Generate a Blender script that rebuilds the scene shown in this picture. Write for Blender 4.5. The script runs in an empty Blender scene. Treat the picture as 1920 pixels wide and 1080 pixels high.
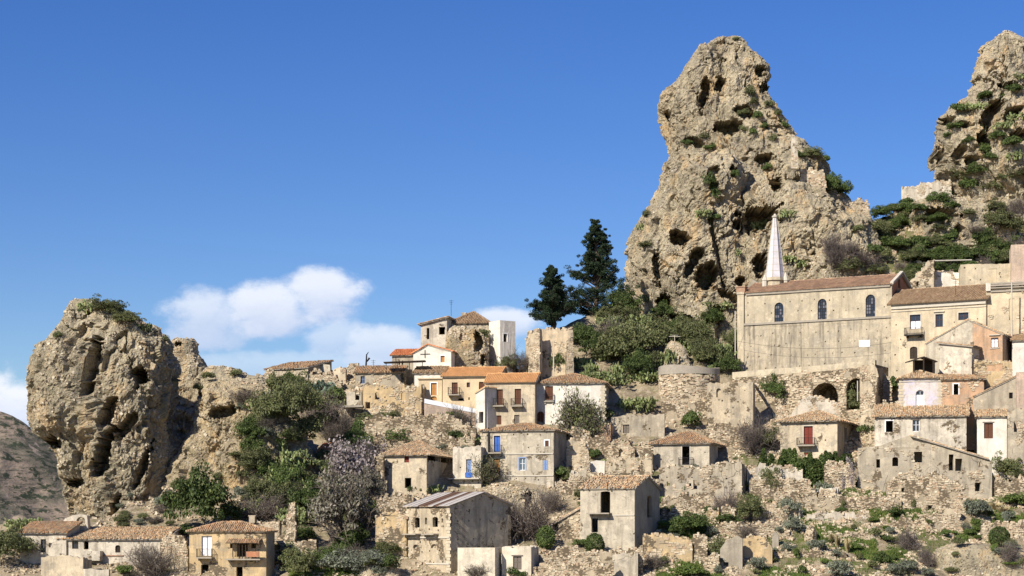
import bpy, math
import numpy as np
from mathutils import Vector, Matrix
from mathutils.geometry import delaunay_2d_cdt
from mathutils.bvhtree import BVHTree
R = math.radians
scene = bpy.context.scene
COL = scene.collection
rng = np.random.default_rng(7)

# ---------------------------------------------------------------- camera
F = 3583.0                      # focal length in pixels of a 1920 wide picture
HZ = 1000.0                     # picture row of the horizon
cam_d = bpy.data.cameras.new('camera'); cam = bpy.data.objects.new('camera', cam_d); COL.objects.link(cam)
cam.location = (0, 0, 0); cam.rotation_euler = (R(90), 0, 0)
cam_d.sensor_width = 36; cam_d.lens = F/1920*36; cam_d.shift_y = (HZ-540)/1920
cam_d.clip_start = 0.5; cam_d.clip_end = 20000
scene.camera = cam
# ---------------------------------------------------------------- sun and sky
SUN_AZ, SUN_EL = 40.0, 36.0     # azimuth to the left of straight behind the camera, elevation
sd = Vector((-math.sin(R(SUN_AZ))*math.cos(R(SUN_EL)), -math.cos(R(SUN_AZ))*math.cos(R(SUN_EL)), math.sin(R(SUN_EL))))
sl = bpy.data.lights.new('sun', 'SUN'); sl.energy = 5.0; sl.angle = R(0.53); sl.color = (1.0, 0.93, 0.82)
so = bpy.data.objects.new('sun', sl); COL.objects.link(so); so.rotation_euler = sd.to_track_quat('Z', 'Y').to_euler(); so.location = (-60, -60, 120)
vs = scene.view_settings
scene.display_settings.display_device = 'sRGB'
vs.view_transform = 'Standard'; vs.look = 'None'; vs.exposure = 0.45; vs.gamma = 1.0; vs.use_curve_mapping = False
try:
    scene.cycles.max_bounces = 4; scene.cycles.diffuse_bounces = 2; scene.cycles.glossy_bounces = 1; scene.cycles.transmission_bounces = 1
except Exception: pass

class NT:
    """tiny node tree writer"""
    def __init__(s, tree): s.t = tree; s.n = tree.nodes; s.l = tree.links; s.n.clear()
    def node(s, typ, props=None, **ins):
        n = s.n.new(typ)
        for k, v in (props or {}).items(): setattr(n, k, v)
        for k, v in ins.items():
            key = int(k[1:]) if (k[0] == 'i' and k[1:].isdigit()) else k.replace('_', ' ')
            s.put(n.inputs[key], v)
        return n
    def put(s, sock, v):
        if isinstance(v, bpy.types.NodeSocket): s.l.new(v, sock)
        elif isinstance(v, bpy.types.Node): s.l.new(v.outputs[0], sock)
        elif isinstance(v, (tuple, list)) and len(v) == 3 and sock.type == 'RGBA': sock.default_value = (*v, 1)
        else: sock.default_value = v
    def math(s, op, a, b=0.0, c=0.0, clamp=False):
        n = s.n.new('ShaderNodeMath'); n.operation = op; n.use_clamp = clamp
        for i, v in enumerate((a, b, c)): s.put(n.inputs[i], v)
        return n.outputs[0]
    def mix(s, f, a, b, mode='MIX'):
        n = s.n.new('ShaderNodeMix'); n.data_type = 'RGBA'; n.blend_type = mode
        s.put(n.inputs[0], f); s.put(n.inputs[6], a); s.put(n.inputs[7], b)
        return n.outputs[2]
    def ramp(s, v, lo, hi, a=0.0, b=1.0):
        n = s.n.new('ShaderNodeMapRange'); n.interpolation_type = 'SMOOTHSTEP'
        for i, x in enumerate((v, lo, hi, a, b)): s.put(n.inputs[i], x)
        return n.outputs[0]
    def noise(s, vec, scale, detail=4, rough=0.55, dist=0.0):
        n = s.n.new('ShaderNodeTexNoise'); s.put(n.inputs['Vector'], vec)
        n.inputs['Scale'].default_value = scale; n.inputs['Detail'].default_value = detail
        n.inputs['Roughness'].default_value = rough; n.inputs['Distortion'].default_value = dist
        return n.outputs[0]
    def voro(s, vec, scale, feature='F1'):
        n = s.n.new('ShaderNodeTexVoronoi'); n.feature = feature; s.put(n.inputs['Vector'], vec); n.inputs['Scale'].default_value = scale
        return n
    def mapping(s, vec, scale=(1, 1, 1), loc=(0, 0, 0)):
        n = s.n.new('ShaderNodeMapping'); s.put(n.inputs[0], vec); n.inputs['Scale'].default_value = scale; n.inputs['Location'].default_value = loc
        return n.outputs[0]

world = bpy.data.worlds.new('World'); scene.world = world; world.use_nodes = True
w = NT(world.node_tree)
sky = w.node('ShaderNodeTexSky', dict(sky_type='NISHITA', sun_disc=False, sun_elevation=R(SUN_EL), sun_rotation=math.atan2(sd.x, sd.y), altitude=300, air_density=1.0, dust_density=0.15, ozone_density=4.5))
hsv = w.node('ShaderNodeHueSaturation', Saturation=1.28, Value=0.93, Hue=0.519, Color=sky.outputs[0])
tc = w.node('ShaderNodeTexCoord').outputs['Generated']
sep = w.node('ShaderNodeSeparateXYZ', Vector=tc)
dy = w.math('MAXIMUM', sep.outputs[1], 0.05)
cu = w.math('DIVIDE', sep.outputs[0], dy); cv = w.math('DIVIDE', sep.outputs[2], dy)
warp = w.noise(w.mapping(tc, (26, 26, 44)), 1.0, 6, 0.6)
warp2 = w.noise(w.mapping(tc, (90, 90, 130), (3, 1, 7)), 1.0, 5, 0.6)
wob = w.math('ADD', w.math('MULTIPLY', w.math('SUBTRACT', warp, 0.5), 2.3), w.math('MULTIPLY', w.math('SUBTRACT', warp2, 0.5), 1.0))
# clouds low over the horizon in front of the camera: bank centre, half sizes, density, height of the grey base
CLOUDS = [(395, 596, 105, 62, .7), (500, 580, 120, 56, .88), (605, 556, 88, 60, .88), (705, 652, 90, 50, .7), (640, 640, 70, 46, .5), (5, 770, 90, 90, 1.0), (930, 606, 80, 34, .8), (560, 690, 260, 34, .35), (850, 660, 120, 40, .3)]
cover = None; shade = None
for (px, py, a, b, dens) in CLOUDS:
    du = w.math('MULTIPLY', w.math('SUBTRACT', cu, (px-960)/F), F/a); dv = w.math('MULTIPLY', w.math('SUBTRACT', cv, (HZ-py)/F), F/b)
    r2 = w.math('ADD', w.math('MULTIPLY', du, du), w.math('MULTIPLY', dv, dv))
    m = w.math('MULTIPLY', w.ramp(w.math('SUBTRACT', r2, wob), 1.2, 0.25), dens)
    g = w.math('MULTIPLY', w.ramp(w.math('ADD', dv, w.math('MULTIPLY', wob, 0.5)), -0.9, 0.55), m)
    cover = m if cover is None else w.math('MAXIMUM', cover, m)
    shade = g if shade is None else w.math('MAXIMUM', shade, g)
front = w.ramp(sep.outputs[1], 0.3, 0.6)
cover = w.math('MULTIPLY', cover, front)
# the same low cloud banks go on round the rest of the horizon
band = w.math('MULTIPLY', w.ramp(sep.outputs[2], 0.16, 0.05), w.ramp(sep.outputs[2], -0.02, 0.03))
rest = w.math('MULTIPLY', w.math('MULTIPLY', w.ramp(w.noise(w.mapping(tc, (7, 7, 16), (5, 2, 1)), 1.0, 6, 0.55), 0.55, 0.7), band), w.ramp(sep.outputs[1], 0.85, 0.6))
cover = w.math('MAXIMUM', cover, rest)
ccol = w.mix(w.math('DIVIDE', shade, w.math('MAXIMUM', cover, 0.02), clamp=True), (5.0, 5.7, 7.4), (7.6, 7.9, 8.6))
ccol = w.mix(rest, ccol, (7.4, 7.8, 8.5))
skyc = w.mix(cover, hsv.outputs[0], ccol)
bg = w.node('ShaderNodeBackground', Color=skyc, Strength=0.09)
wo = w.node('ShaderNodeOutputWorld', Surface=bg)

# ---------------------------------------------------------------- numpy noise
_pr = np.random.default_rng(11)
PERM = np.concatenate([_pr.permutation(256)]*3).astype(np.int32)
GRAD = _pr.normal(size=(256, 3)); GRAD /= np.linalg.norm(GRAD, axis=1)[:, None]
def pn(p, s=0):
    p = np.asarray(p, float) + s*17.31
    i = np.floor(p).astype(np.int64); f = p-i; i &= 255
    u = f*f*f*(f*(f*6-15)+10)
    def g(dx, dy, dz):
        h = PERM[PERM[PERM[i[:, 0]+dx]+i[:, 1]+dy]+i[:, 2]+dz]
        return ((f-np.array([dx, dy, dz]))*GRAD[h]).sum(1)
    x0 = [g(0, a, b)*(1-u[:, 0])+g(1, a, b)*u[:, 0] for a in (0, 1) for b in (0, 1)]
    y0 = x0[0]*(1-u[:, 1])+x0[2]*u[:, 1]; y1 = x0[1]*(1-u[:, 1])+x0[3]*u[:, 1]
    return (y0*(1-u[:, 2])+y1*u[:, 2])*1.5
def fbm(p, oct=4, s=0, gain=0.5):
    a = 1.0; out = 0.0; q = np.asarray(p, float)
    for k in range(oct): out = out+a*pn(q, s+k); q = q*2.03; a *= gain
    return out
def worley(p, s=0):
    p = np.asarray(p, float)+s*9.7; i = np.floor(p).astype(np.int64)
    best = np.full(len(p), 9.0)
    for dx in (-1, 0, 1):
        for dy in (-1, 0, 1):
            for dz in (-1, 0, 1):
                c = i+np.array([dx, dy, dz]); h = PERM[PERM[PERM[c[:, 0] & 255]+(c[:, 1] & 255)]+(c[:, 2] & 255)]
                o = c+0.5+GRAD[h]*0.42
                best = np.minimum(best, ((p-o)**2).sum(1))
    return np.sqrt(best)
def facets(p, s=0):
    """piecewise flat offsets: every cell of a Voronoi pattern is a tilted plane, so cells meet in sharp breaks"""
    p = np.asarray(p, float)+s*7.3; i = np.floor(p).astype(np.int64); best = np.full(len(p), 9.0); val = np.zeros(len(p))
    for dx in (-1, 0, 1):
        for dy in (-1, 0, 1):
            for dz in (-1, 0, 1):
                c = i+np.array([dx, dy, dz]); h = PERM[PERM[PERM[c[:, 0] & 255]+(c[:, 1] & 255)]+(c[:, 2] & 255)]
                q = p-(c+0.5+GRAD[h]*0.42); r2 = (q**2).sum(1); v = (q*GRAD[(h*7+3) & 255]).sum(1)+GRAD[(h*13+5) & 255][:, 0]*.35
                m = r2 < best; best = np.where(m, r2, best); val = np.where(m, v, val)
    return val
def sst(x, a, b):
    t = np.clip((x-a)/(b-a), 0, 1); return t*t*(3-2*t)

# ---------------------------------------------------------------- object helpers
def mesh_from(name, V, faces, smooth=False):
    """faces: list of integer arrays, each (n, 3) or (n, 4)"""
    V = np.asarray(V, np.float32); me = bpy.data.meshes.new(name)
    faces = [np.asarray(f, np.int32) for f in faces if len(f)]
    nl = sum(f.size for f in faces); nf = sum(len(f) for f in faces)
    me.vertices.add(len(V)); me.vertices.foreach_set('co', V.ravel())
    me.loops.add(nl); me.polygons.add(nf)
    me.loops.foreach_set('vertex_index', np.concatenate([f.ravel() for f in faces]))
    tot = np.concatenate([np.full(len(f), f.shape[1], np.int32) for f in faces])
    me.polygons.foreach_set('loop_start', np.concatenate([[0], np.cumsum(tot)[:-1]]).astype(np.int32))
    try: me.polygons.foreach_set('loop_total', tot)
    except Exception: pass
    me.polygons.foreach_set('use_smooth', np.full(nf, bool(smooth)))
    me.update(calc_edges=True); me.validate()
    return me
def link(name, me, mat=None, parent=None, loc=None):
    o = bpy.data.objects.new(name, me); COL.objects.link(o)
    if mat is not None and me is not None and not me.materials: me.materials.append(mat)
    if parent is not None: o.parent = parent
    if loc is not None: o.location = loc
    return o
def tag(o, label=None, cat=None, group=None, kind=None):
    if label: o['label'] = label
    if cat: o['category'] = cat
    if group: o['group'] = group
    if kind: o['kind'] = kind
    return o
def thing(name, loc, label, cat, group=None):
    return tag(link(name, None, loc=loc), label, cat, group)
class MB:
    """collects polygons; build() links them as one mesh object"""
    def __init__(s): s.v = []; s.q = []; s.t = []; s.n = 0
    def add(s, V, Q=None, T=None):
        V = np.asarray(V, float).reshape(-1, 3)
        if Q is not None and len(Q): s.q.append(np.asarray(Q, int).reshape(-1, 4)+s.n)
        if T is not None and len(T): s.t.append(np.asarray(T, int).reshape(-1, 3)+s.n)
        s.v.append(V); s.n += len(V)
    BQ = [(0, 1, 3, 2), (4, 6, 7, 5), (0, 4, 5, 1), (2, 3, 7, 6), (0, 2, 6, 4), (1, 5, 7, 3)]
    def box(s, o, ax, ay, az):
        o, ax, ay, az = (np.asarray(a, float) for a in (o, ax, ay, az))
        s.add([o+i*ax+j*ay+k*az for i in (0, 1) for j in (0, 1) for k in (0, 1)], s.BQ)
    def bar(s, a, b, r, n=6, r2=None):
        a = np.asarray(a, float); b = np.asarray(b, float); d = b-a; L = np.linalg.norm(d); d = d/max(L, 1e-6)
        x = np.cross(d, (0, 0, 1) if abs(d[2]) < .9 else (1, 0, 0)); x /= np.linalg.norm(x); y = np.cross(d, x)
        an = np.arange(n)*2*math.pi/n; c = np.cos(an)[:, None]*x+np.sin(an)[:, None]*y
        r2 = r if r2 is None else r2
        k = np.arange(n); k1 = (k+1) % n
        V = np.concatenate([a+c*r, b+c*r2, [a], [b]])
        s.add(V, np.stack([k, k1, k1+n, k+n], 1), np.concatenate([np.stack([k1, k, np.full(n, 2*n)], 1), np.stack([k+n, k1+n, np.full(n, 2*n+1)], 1)]))
    def build(s, name, mat, parent=None, loc=(0, 0, 0), smooth=False):
        V = np.concatenate(s.v) - np.asarray(loc, float)
        me = mesh_from(name, V, (([np.concatenate(s.q)] if s.q else [])+([np.concatenate(s.t)] if s.t else [])), smooth)
        if parent is None: return link(name, me, mat, None, loc)
        return link(name, me, mat, parent)

# ---------------------------------------------------------------- materials
MATS = {}
def newmat(name):
    m = bpy.data.materials.new(name); m.use_nodes = True; MATS[name] = m
    return m, NT(m.node_tree)
def finish(t, col, rough=0.9, bump=None, bstr=0.5, bdist=0.1, spec=0.15, **kw):
    p = t.node('ShaderNodeBsdfPrincipled', Base_Color=col, Roughness=rough)
    p.inputs['Specular IOR Level'].default_value = spec
    for k, v in kw.items(): t.put(p.inputs[k.replace('_', ' ')], v)
    if bump is not None:
        b = t.node('ShaderNodeBump', Strength=bstr, Distance=bdist, Height=bump); t.put(p.inputs['Normal'], b)
    t.node('ShaderNodeOutputMaterial', Surface=p)
    return p
def simple(name, col, rough=0.8, var=0.15, scale=3.0, island=0.0, **kw):
    m, t = newmat(name); g = t.node('ShaderNodeNewGeometry')
    n = t.noise(g.outputs['Position'], scale, 4)
    f = t.math('ADD', t.math('MULTIPLY', t.math('SUBTRACT', n, 0.5), 2*var), 1.0)
    if island: f = t.math('MULTIPLY', f, t.math('ADD', t.math('MULTIPLY', g.outputs['Random Per Island'], 2*island), 1-island))
    v = t.node('ShaderNodeCombineXYZ'); [t.put(v.inputs[i], f) for i in range(3)]
    c = t.mix(1.0, col, v.outputs[0], 'MULTIPLY'); finish(t, c, rough, **kw)
    return m
def rock_mat(name, base, dark, warm, pebble=1.0, green=0.25):
    m, t = newmat(name); P = t.node('ShaderNodeNewGeometry').outputs['Position']
    n1 = t.noise(P, 0.13, 6, 0.62); n2 = t.noise(t.mapping(P, (1, 1, .45), (7, 3, 1)), 0.33, 6, 0.68); n3 = t.noise(P, 1.9, 5, 0.7)
    c = t.mix(t.ramp(n1, 0.4, 0.62), base, tuple(x*0.72 for x in base))
    c = t.mix(t.math('MULTIPLY', t.ramp(n2, 0.5, 0.64), 0.8), c, warm)
    n4 = t.noise(t.mapping(P, (1, 1, .3), (1, 9, 4)), 0.5, 6, 0.7)
    c = t.mix(t.math('MULTIPLY', t.ramp(n4, 0.49, 0.64), 0.72), c, dark)
    n5 = t.noise(t.mapping(P, (1, 1, 1), (31, 9, 4)), 0.25, 7, 0.7)
    c = t.mix(t.math('MULTIPLY', t.ramp(n5, 0.55, 0.68), green), c, (0.16, 0.16, 0.07))
    v = t.voro(t.node('ShaderNodeMapping', i0=P).outputs[0], 1.5); v2 = t.voro(P, 3.4)
    pb = t.math('MULTIPLY', t.ramp(v.outputs['Distance'], 0.40, 0.30), t.ramp(t.node('ShaderNodeSeparateColor', Color=v.outputs['Color']).outputs[0], 0.62, 0.8))
    pb2 = t.math('MULTIPLY', t.ramp(v2.outputs['Distance'], 0.42, 0.3), t.ramp(t.node('ShaderNodeSeparateColor', Color=v2.outputs['Color']).outputs[1], 0.6, 0.85))
    cl = t.mix(t.node('ShaderNodeSeparateColor', Color=v.outputs['Color']).outputs[2], (0.50, 0.45, 0.37), (0.34, 0.22, 0.13))
    c = t.mix(t.math('MULTIPLY', pb, 0.75*pebble), c, cl)
    cl2 = t.mix(t.node('ShaderNodeSeparateColor', Color=v2.outputs['Color']).outputs[2], (0.46, 0.42, 0.34), (0.15, 0.13, 0.10))
    c = t.mix(t.math('MULTIPLY', pb2, 0.6*pebble), c, cl2)
    c = t.mix(1.0, c, t.node('ShaderNodeCombineXYZ', X=t.ramp(n3, .25, .75, .74, 1.24), Y=t.ramp(n3, .25, .75, .74, 1.24), Z=t.ramp(n3, .25, .75, .74, 1.24)).outputs[0], 'MULTIPLY')
    pit = t.math('MULTIPLY', t.ramp(t.voro(t.mapping(P, (1, 1, 1.3), (5, 5, 5)), 2.3).outputs['Distance'], .30, .16), t.ramp(t.noise(P, .8, 4, .6), .45, .6))
    c = t.mix(t.math('MULTIPLY', pit, .55), c, tuple(x*.5 for x in dark))  # pits darkened as well as sunk, so their shade is in the colour
    h = t.math('ADD', t.math('ADD', t.math('MULTIPLY', n3, 0.5), t.math('MULTIPLY', t.noise(P, 6.5, 3, .7), .3)), t.math('ADD', t.math('MULTIPLY', pb, 0.22), t.math('MULTIPLY', pb2, 0.14)))
    h = t.math('SUBTRACT', h, t.math('MULTIPLY', pit, .5))
    finish(t, c, 0.95, h, 1.0, 0.5, 0.1)
    return m
def plaster(name, col, stain=0.5, stone=0.35, stonecol=(0.30, 0.235, 0.155), dirt=(0.17, 0.145, 0.11), patch=None, crack=0.0):
    """lime plaster with streaks, blotches and fallen patches that show the stone"""
    m, t = newmat(name); P = t.node('ShaderNodeNewGeometry').outputs['Position']
    big = t.noise(P, 0.35, 6, 0.6); mid = t.noise(t.mapping(P, (1, 1, 1), (3, 8, 2)), 1.3, 6, 0.65); fine = t.noise(P, 7.0, 3, 0.6)
    c = t.mix(t.ramp(big, 0.35, 0.65), col, tuple(x*0.80 for x in col))
    if patch: c = t.mix(t.ramp(t.noise(t.mapping(P, (1, 1, 1.4), (5, 1, 9)), 0.4, 5, .6), 0.5, 0.6), c, patch)
    c = t.mix(t.math('MULTIPLY', t.ramp(t.noise(t.mapping(P, (1, 1, 1.2), (21, 7, 3)), 0.55, 7, .7), 0.53, 0.57), .38*min(1, stain*2)), c, tuple(x*.62 for x in (0.45, 0.41, 0.34)))
    c = t.mix(t.math('MULTIPLY', t.ramp(t.noise(t.mapping(P, (1, 1, 1.2), (2, 17, 13)), 0.8, 7, .7), 0.55, 0.6), .45*min(1, stain*2)), c, tuple(min(.8, x*1.25) for x in col))
    st = t.math('ADD', t.math('MULTIPLY', t.noise(t.mapping(P, (1.5, 1.5, 0.13), (1, 4, 0)), 1.0, 6, 0.66), .72), t.math('MULTIPLY', t.noise(t.mapping(P, (.5, .5, .3), (6, 2, 0)), 1.0, 4, 0.6), .28))
    c = t.mix(t.math('MULTIPLY', t.ramp(st, 0.46, 0.64), stain), c, dirt)
    c = t.mix(t.math('MULTIPLY', t.ramp(mid, 0.54, 0.68), stain*0.75), c, tuple(x*1.3 for x in dirt))
    v = t.voro(t.mapping(P, (1, 1, 1.7)), 2.6); sr = t.node('ShaderNodeSeparateColor', Color=v.outputs['Color']).outputs[0]
    sc = t.mix(sr, tuple(x*0.7 for x in stonecol), tuple(min(1, x*1.7) for x in stonecol))
    joint = t.ramp(v.outputs['Distance'], 0.28, 0.5)
    sc = t.mix(joint, sc, tuple(x*0.45 for x in stonecol))
    sm = t.ramp(t.noise(t.mapping(P, (1, 1, 1), (11, 2, 5)), 0.45, 7, 0.68), 0.68-0.3*stone, 0.71-0.3*stone)
    if stone >= 1: sm = t.math('MAXIMUM', sm, 0.9)
    c = t.mix(sm, c, sc)
    h = t.math('ADD', t.math('MULTIPLY', fine, 0.10), t.math('MULTIPLY', mid, 0.18))
    h = t.math('SUBTRACT', h, t.math('MULTIPLY', sm, t.math('ADD', 0.25, t.math('MULTIPLY', joint, 0.35))))
    if crack:
        ck = t.voro(t.node('ShaderNodeVectorMath', dict(operation='ADD'), i0=P, i1=t.node('ShaderNodeTexNoise', Vector=P, Scale=.8).outputs['Color']).outputs[0], 0.33, 'DISTANCE_TO_EDGE')
        cm = t.math('MULTIPLY', t.math('MULTIPLY', t.ramp(ck.outputs['Distance'], 0.018, 0.004), t.ramp(t.noise(t.mapping(P, (1, 1, 1), (9, 9, 1)), .3, 3, .5), .5, .58)), crack)
        c = t.mix(cm, c, (0.05, 0.043, 0.035)); h = t.math('SUBTRACT', h, t.math('MULTIPLY', cm, .6))
    f = t.ramp(fine, 0.2, 0.8, 0.9, 1.1)
    c = t.mix(1.0, c, t.node('ShaderNodeCombineXYZ', X=f, Y=f, Z=f).outputs[0], 'MULTIPLY')
    finish(t, c, 0.95, h, 0.6, 0.12, 0.1)
    return m
def island_mat(name, cols, rough=0.9, var=0.3, scale=1.2, bump=0.0, dirt=None, dirtamt=0.5):
    """each separate stone, tile or leaf gets a colour of its own out of cols"""
    m, t = newmat(name); g = t.node('ShaderNodeNewGeometry'); r = g.outputs['Random Per Island']
    cr = t.n.new('ShaderNodeValToRGB'); cr.color_ramp.interpolation = 'LINEAR'
    el = cr.color_ramp.elements
    while len(el) < len(cols): el.new(0.5)
    for i, c in enumerate(cols): el[i].position = i/(len(cols)-1); el[i].color = (*c, 1)
    t.put(cr.inputs[0], r)
    n = t.noise(g.outputs['Position'], scale, 5, 0.65); f = t.ramp(n, 0.25, 0.75, 1-var, 1+var)
    c = t.mix(1.0, cr.outputs[0], t.node('ShaderNodeCombineXYZ', X=f, Y=f, Z=f).outputs[0], 'MULTIPLY')
    if dirt: c = t.mix(t.math('MULTIPLY', t.ramp(t.noise(t.mapping(g.outputs['Position'], (1, 1, 1), (4, 4, 4)), 0.9, 5, .7), .47, .66), dirtamt), c, dirt)
    finish(t, c, rough, n if bump else None, bump, 0.1, 0.15)
    return m
def leaf_mat(name, cols, trans=0.25):
    m, t = newmat(name); g = t.node('ShaderNodeNewGeometry')
    cr = t.n.new('ShaderNodeValToRGB'); el = cr.color_ramp.elements
    while len(el) < len(cols): el.new(0.5)
    for i, c in enumerate(cols): el[i].position = i/(len(cols)-1); el[i].color = (*c, 1)
    t.put(cr.inputs[0], g.outputs['Random Per Island'])
    oi = t.node('ShaderNodeObjectInfo').outputs['Random']; f = t.math('ADD', 0.8, t.math('MULTIPLY', oi, 0.4))
    n = t.ramp(t.noise(g.outputs['Position'], 0.9, 4), .3, .7, .75, 1.25); f = t.math('MULTIPLY', f, n)
    c = t.mix(1.0, cr.outputs[0], t.node('ShaderNodeCombineXYZ', X=f, Y=f, Z=f).outputs[0], 'MULTIPLY')
    p = t.node('ShaderNodeBsdfPrincipled', Base_Color=c, Roughness=0.6); p.inputs['Specular IOR Level'].default_value = 0.25
    tr = t.node('ShaderNodeBsdfTranslucent', Color=c); mx = t.node('ShaderNodeMixShader', i0=trans, i1=p.outputs[0], i2=tr.outputs[0])
    t.node('ShaderNodeOutputMaterial', Surface=mx)
    return m

M_rock = rock_mat('rock_grey_tan', (0.395, 0.338, 0.228), (0.164, 0.145, 0.102), (0.475, 0.339, 0.186), 1.0, .35)
M_rock2 = rock_mat('rock_ochre', (0.435, 0.37, 0.25), (0.226, 0.198, 0.147), (0.508, 0.356, 0.186), 0.9, 0.3)
M_rock3 = rock_mat('rock_brown', (0.435, 0.356, 0.226), (0.226, 0.192, 0.130), (0.475, 0.328, 0.158), 0.7, 0.4)
def stones_mesh(mb, C, A, B, N, size, g, jit=.22):
    """many rough stone blocks: centres, three axes, half sizes"""
    n = len(C); sg = np.array([(i, j, k) for i in (-1, 1) for j in (-1, 1) for k in (-1, 1)], float)
    q = sg[None]*(1+g.uniform(-jit, jit, (n, 8, 3))-.06)
    q = q*size[:, None, :]
    V = C[:, None]+q[..., 0:1]*A[:, None]+q[..., 1:2]*B[:, None]+q[..., 2:3]*N[:, None]
    Q = (np.array(MB.BQ)[None]+(np.arange(n)*8)[:, None, None]).reshape(-1, 4)
    mb.add(V.reshape(-1, 3), Q)
CLAST = island_mat('clasts', [(0.30, 0.25, 0.175), (0.42, 0.355, 0.245), (0.38, 0.315, 0.21), (0.52, 0.46, 0.35), (0.40, 0.32, 0.21), (0.34, 0.29, 0.20), (0.44, 0.32, 0.20)], .95, .25, 2.0)
# ---------------------------------------------------------------- ground, hill, mountain
KY = 0.15
def Yg(py): return 225+KY*(1080-py)            # depth at which the hillside stands at a picture row
RX = [-900, -200, 0, 60, 130, 200, 300, 330, 400, 480, 560, 650, 735, 790, 900, 980, 1000, 1060, 1120, 1160, 1195, 1240, 1300, 1395, 1450, 1500, 1600, 1640, 1690, 1750, 1800, 1920, 2400]
RY = [1040, 1000, 985, 980, 975, 965, 930, 850, 730, 725, 722, 716, 700, 672, 680, 690, 650, 610, 580, 565, 600, 622, 640, 640, 560, 505, 460, 410, 385, 372, 380, 375, 420]
PADS = [(1376, 1690, 269.5, 292, 712, 274), (1640, 1700, 262, 280, 735, 270)]   # levelled ground: picture columns, depths, height
def hill_z(x, y):
    x = np.asarray(x, float); y = np.asarray(y, float)
    yy = np.maximum(y, 60); px = x/yy*F+960; rd = np.interp(px, RX, RY)
    yr = Yg(rd); pyp = 1080-(y-225)/KY
    z = (HZ-pyp)/F*yy; zr = (HZ-rd)/F*yr
    z = np.where(y > yr, zr-0.55*(y-yr), z)
    for (a, b, y0, y1, py, yq) in PADS:
        m_ = (px > a) & (px < b) & (y > y0) & (y < y1); z = np.where(m_, np.minimum(z, (HZ-py)/F*yq), z)
    p = np.stack([x, y, np.zeros_like(x)], -1).reshape(-1, 3)
    n = (0.55*fbm(p/6.0, 4, 3)+0.22*fbm(p/1.4, 3, 9)).reshape(x.shape)
    return z+n*sst(y, 190, 215)
def pt(px, py, Y): return np.array([(px-960)/F*Y, Y, (HZ-py)/F*Y])

def grid_mesh(xs, ys, zf):
    X, Y = np.meshgrid(xs, ys); Z = zf(X, Y); V = np.stack([X, Y, Z], -1).reshape(-1, 3)
    nx, ny = len(xs), len(ys); i = (np.arange(ny-1)[:, None]*nx+np.arange(nx-1)[None]).ravel()
    return V, np.stack([i, i+1, i+nx+1, i+nx], 1)
def inpoly(px, py, poly):
    poly = np.asarray(poly, float); c = np.zeros(len(px), bool); j = len(poly)-1
    for i in range(len(poly)):
        xi, yi = poly[i]; xj, yj = poly[j]
        if yi != yj: c ^= ((yi > py) != (yj > py)) & (px < (xj-xi)*(py-yi)/(yj-yi)+xi)
        j = i
    return c
# grassy places on the hillside (picture outlines, mapped onto the slope)
GRASS = [[(1500, 990), (1560, 985), (1640, 1005), (1660, 1060), (1600, 1040), (1530, 1015)], [(1430, 960), (1500, 940), (1620, 945), (1600, 970), (1500, 985)],
         [(1660, 970), (1700, 940), (1760, 960), (1690, 1000)], [(1230, 1065), (1300, 1050), (1370, 1080), (1230, 1090)], [(1240, 975), (1340, 965), (1400, 1000), (1290, 1010)],
         [(1880, 880), (1940, 880), (1940, 960), (1890, 940)], [(1600, 925), (1700, 930), (1730, 965), (1640, 975)], [(540, 1060), (640, 1040), (700, 1080), (540, 1090)],
         [(1430, 1065), (1520, 1075), (1510, 1095), (1420, 1090)], [(1650, 1030), (1700, 1030), (1690, 1060), (1650, 1065)], [(1850, 960), (1940, 970), (1930, 1010), (1870, 1000)], [(1500, 890), (1620, 900), (1600, 935), (1520, 925)]]
hx = np.arange(-118, 118.1, 0.55); hy = np.concatenate([np.arange(176, 214, 2.0), np.arange(214, 345, 0.55), np.arange(346, 420, 4.0)])
HV, HQ = grid_mesh(hx, hy, hill_z)
hm = mesh_from('hill', HV, [HQ], True)
hpx = HV[:, 0]/HV[:, 1]*F+960; hpy = HZ-HV[:, 2]/HV[:, 1]*F
gr = np.zeros(len(HV), np.float32)
for g in GRASS: gr = np.maximum(gr, inpoly(hpx, hpy, g).astype(np.float32))
gr = np.maximum(gr, (((hpx > 1600) & (hpy < 520)))*0.6)
gr = np.maximum(gr, sst(fbm(HV/7.0, 3, 77), .02, .22)*.6*(hpx > 1150)*(hpy > 850))
hm.attributes.new('grass', 'FLOAT', 'POINT').data.foreach_set('value', gr.astype(np.float32))
m, t = newmat('hillside_soil'); P = t.node('ShaderNodeNewGeometry').outputs['Position']
n1 = t.noise(P, 0.22, 6, .65); n2 = t.noise(P, 1.6, 6, .7); n3 = t.noise(P, 8, 3, .6)
c = t.mix(t.ramp(n1, .4, .6), (0.33, 0.265, 0.17), (0.21, 0.165, 0.105)); c = t.mix(t.ramp(n2, .45, .65), c, (0.40, 0.335, 0.235))
c = t.mix(t.math('MULTIPLY', t.ramp(t.noise(t.mapping(P, loc=(3, 3, 3)), .5, 6, .7), .52, .66), .6), c, (0.15, 0.15, 0.06))
gmask = t.math('ADD', t.math('MULTIPLY', t.node('ShaderNodeAttribute', dict(attribute_name='grass')).outputs['Fac'], 1.0), t.math('MULTIPLY', t.math('SUBTRACT', n2, .5), 1.1))
c = t.mix(t.ramp(gmask, .4, .75), c, t.mix(n2, (0.035, 0.07, 0.012), (0.15, 0.16, 0.04)))
finish(t, c, .95, t.math('ADD', n2, t.math('MULTIPLY', n3, .4)), .9, .3, .1)
hill = tag(link('hill', hm, m), kind='structure')

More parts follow.
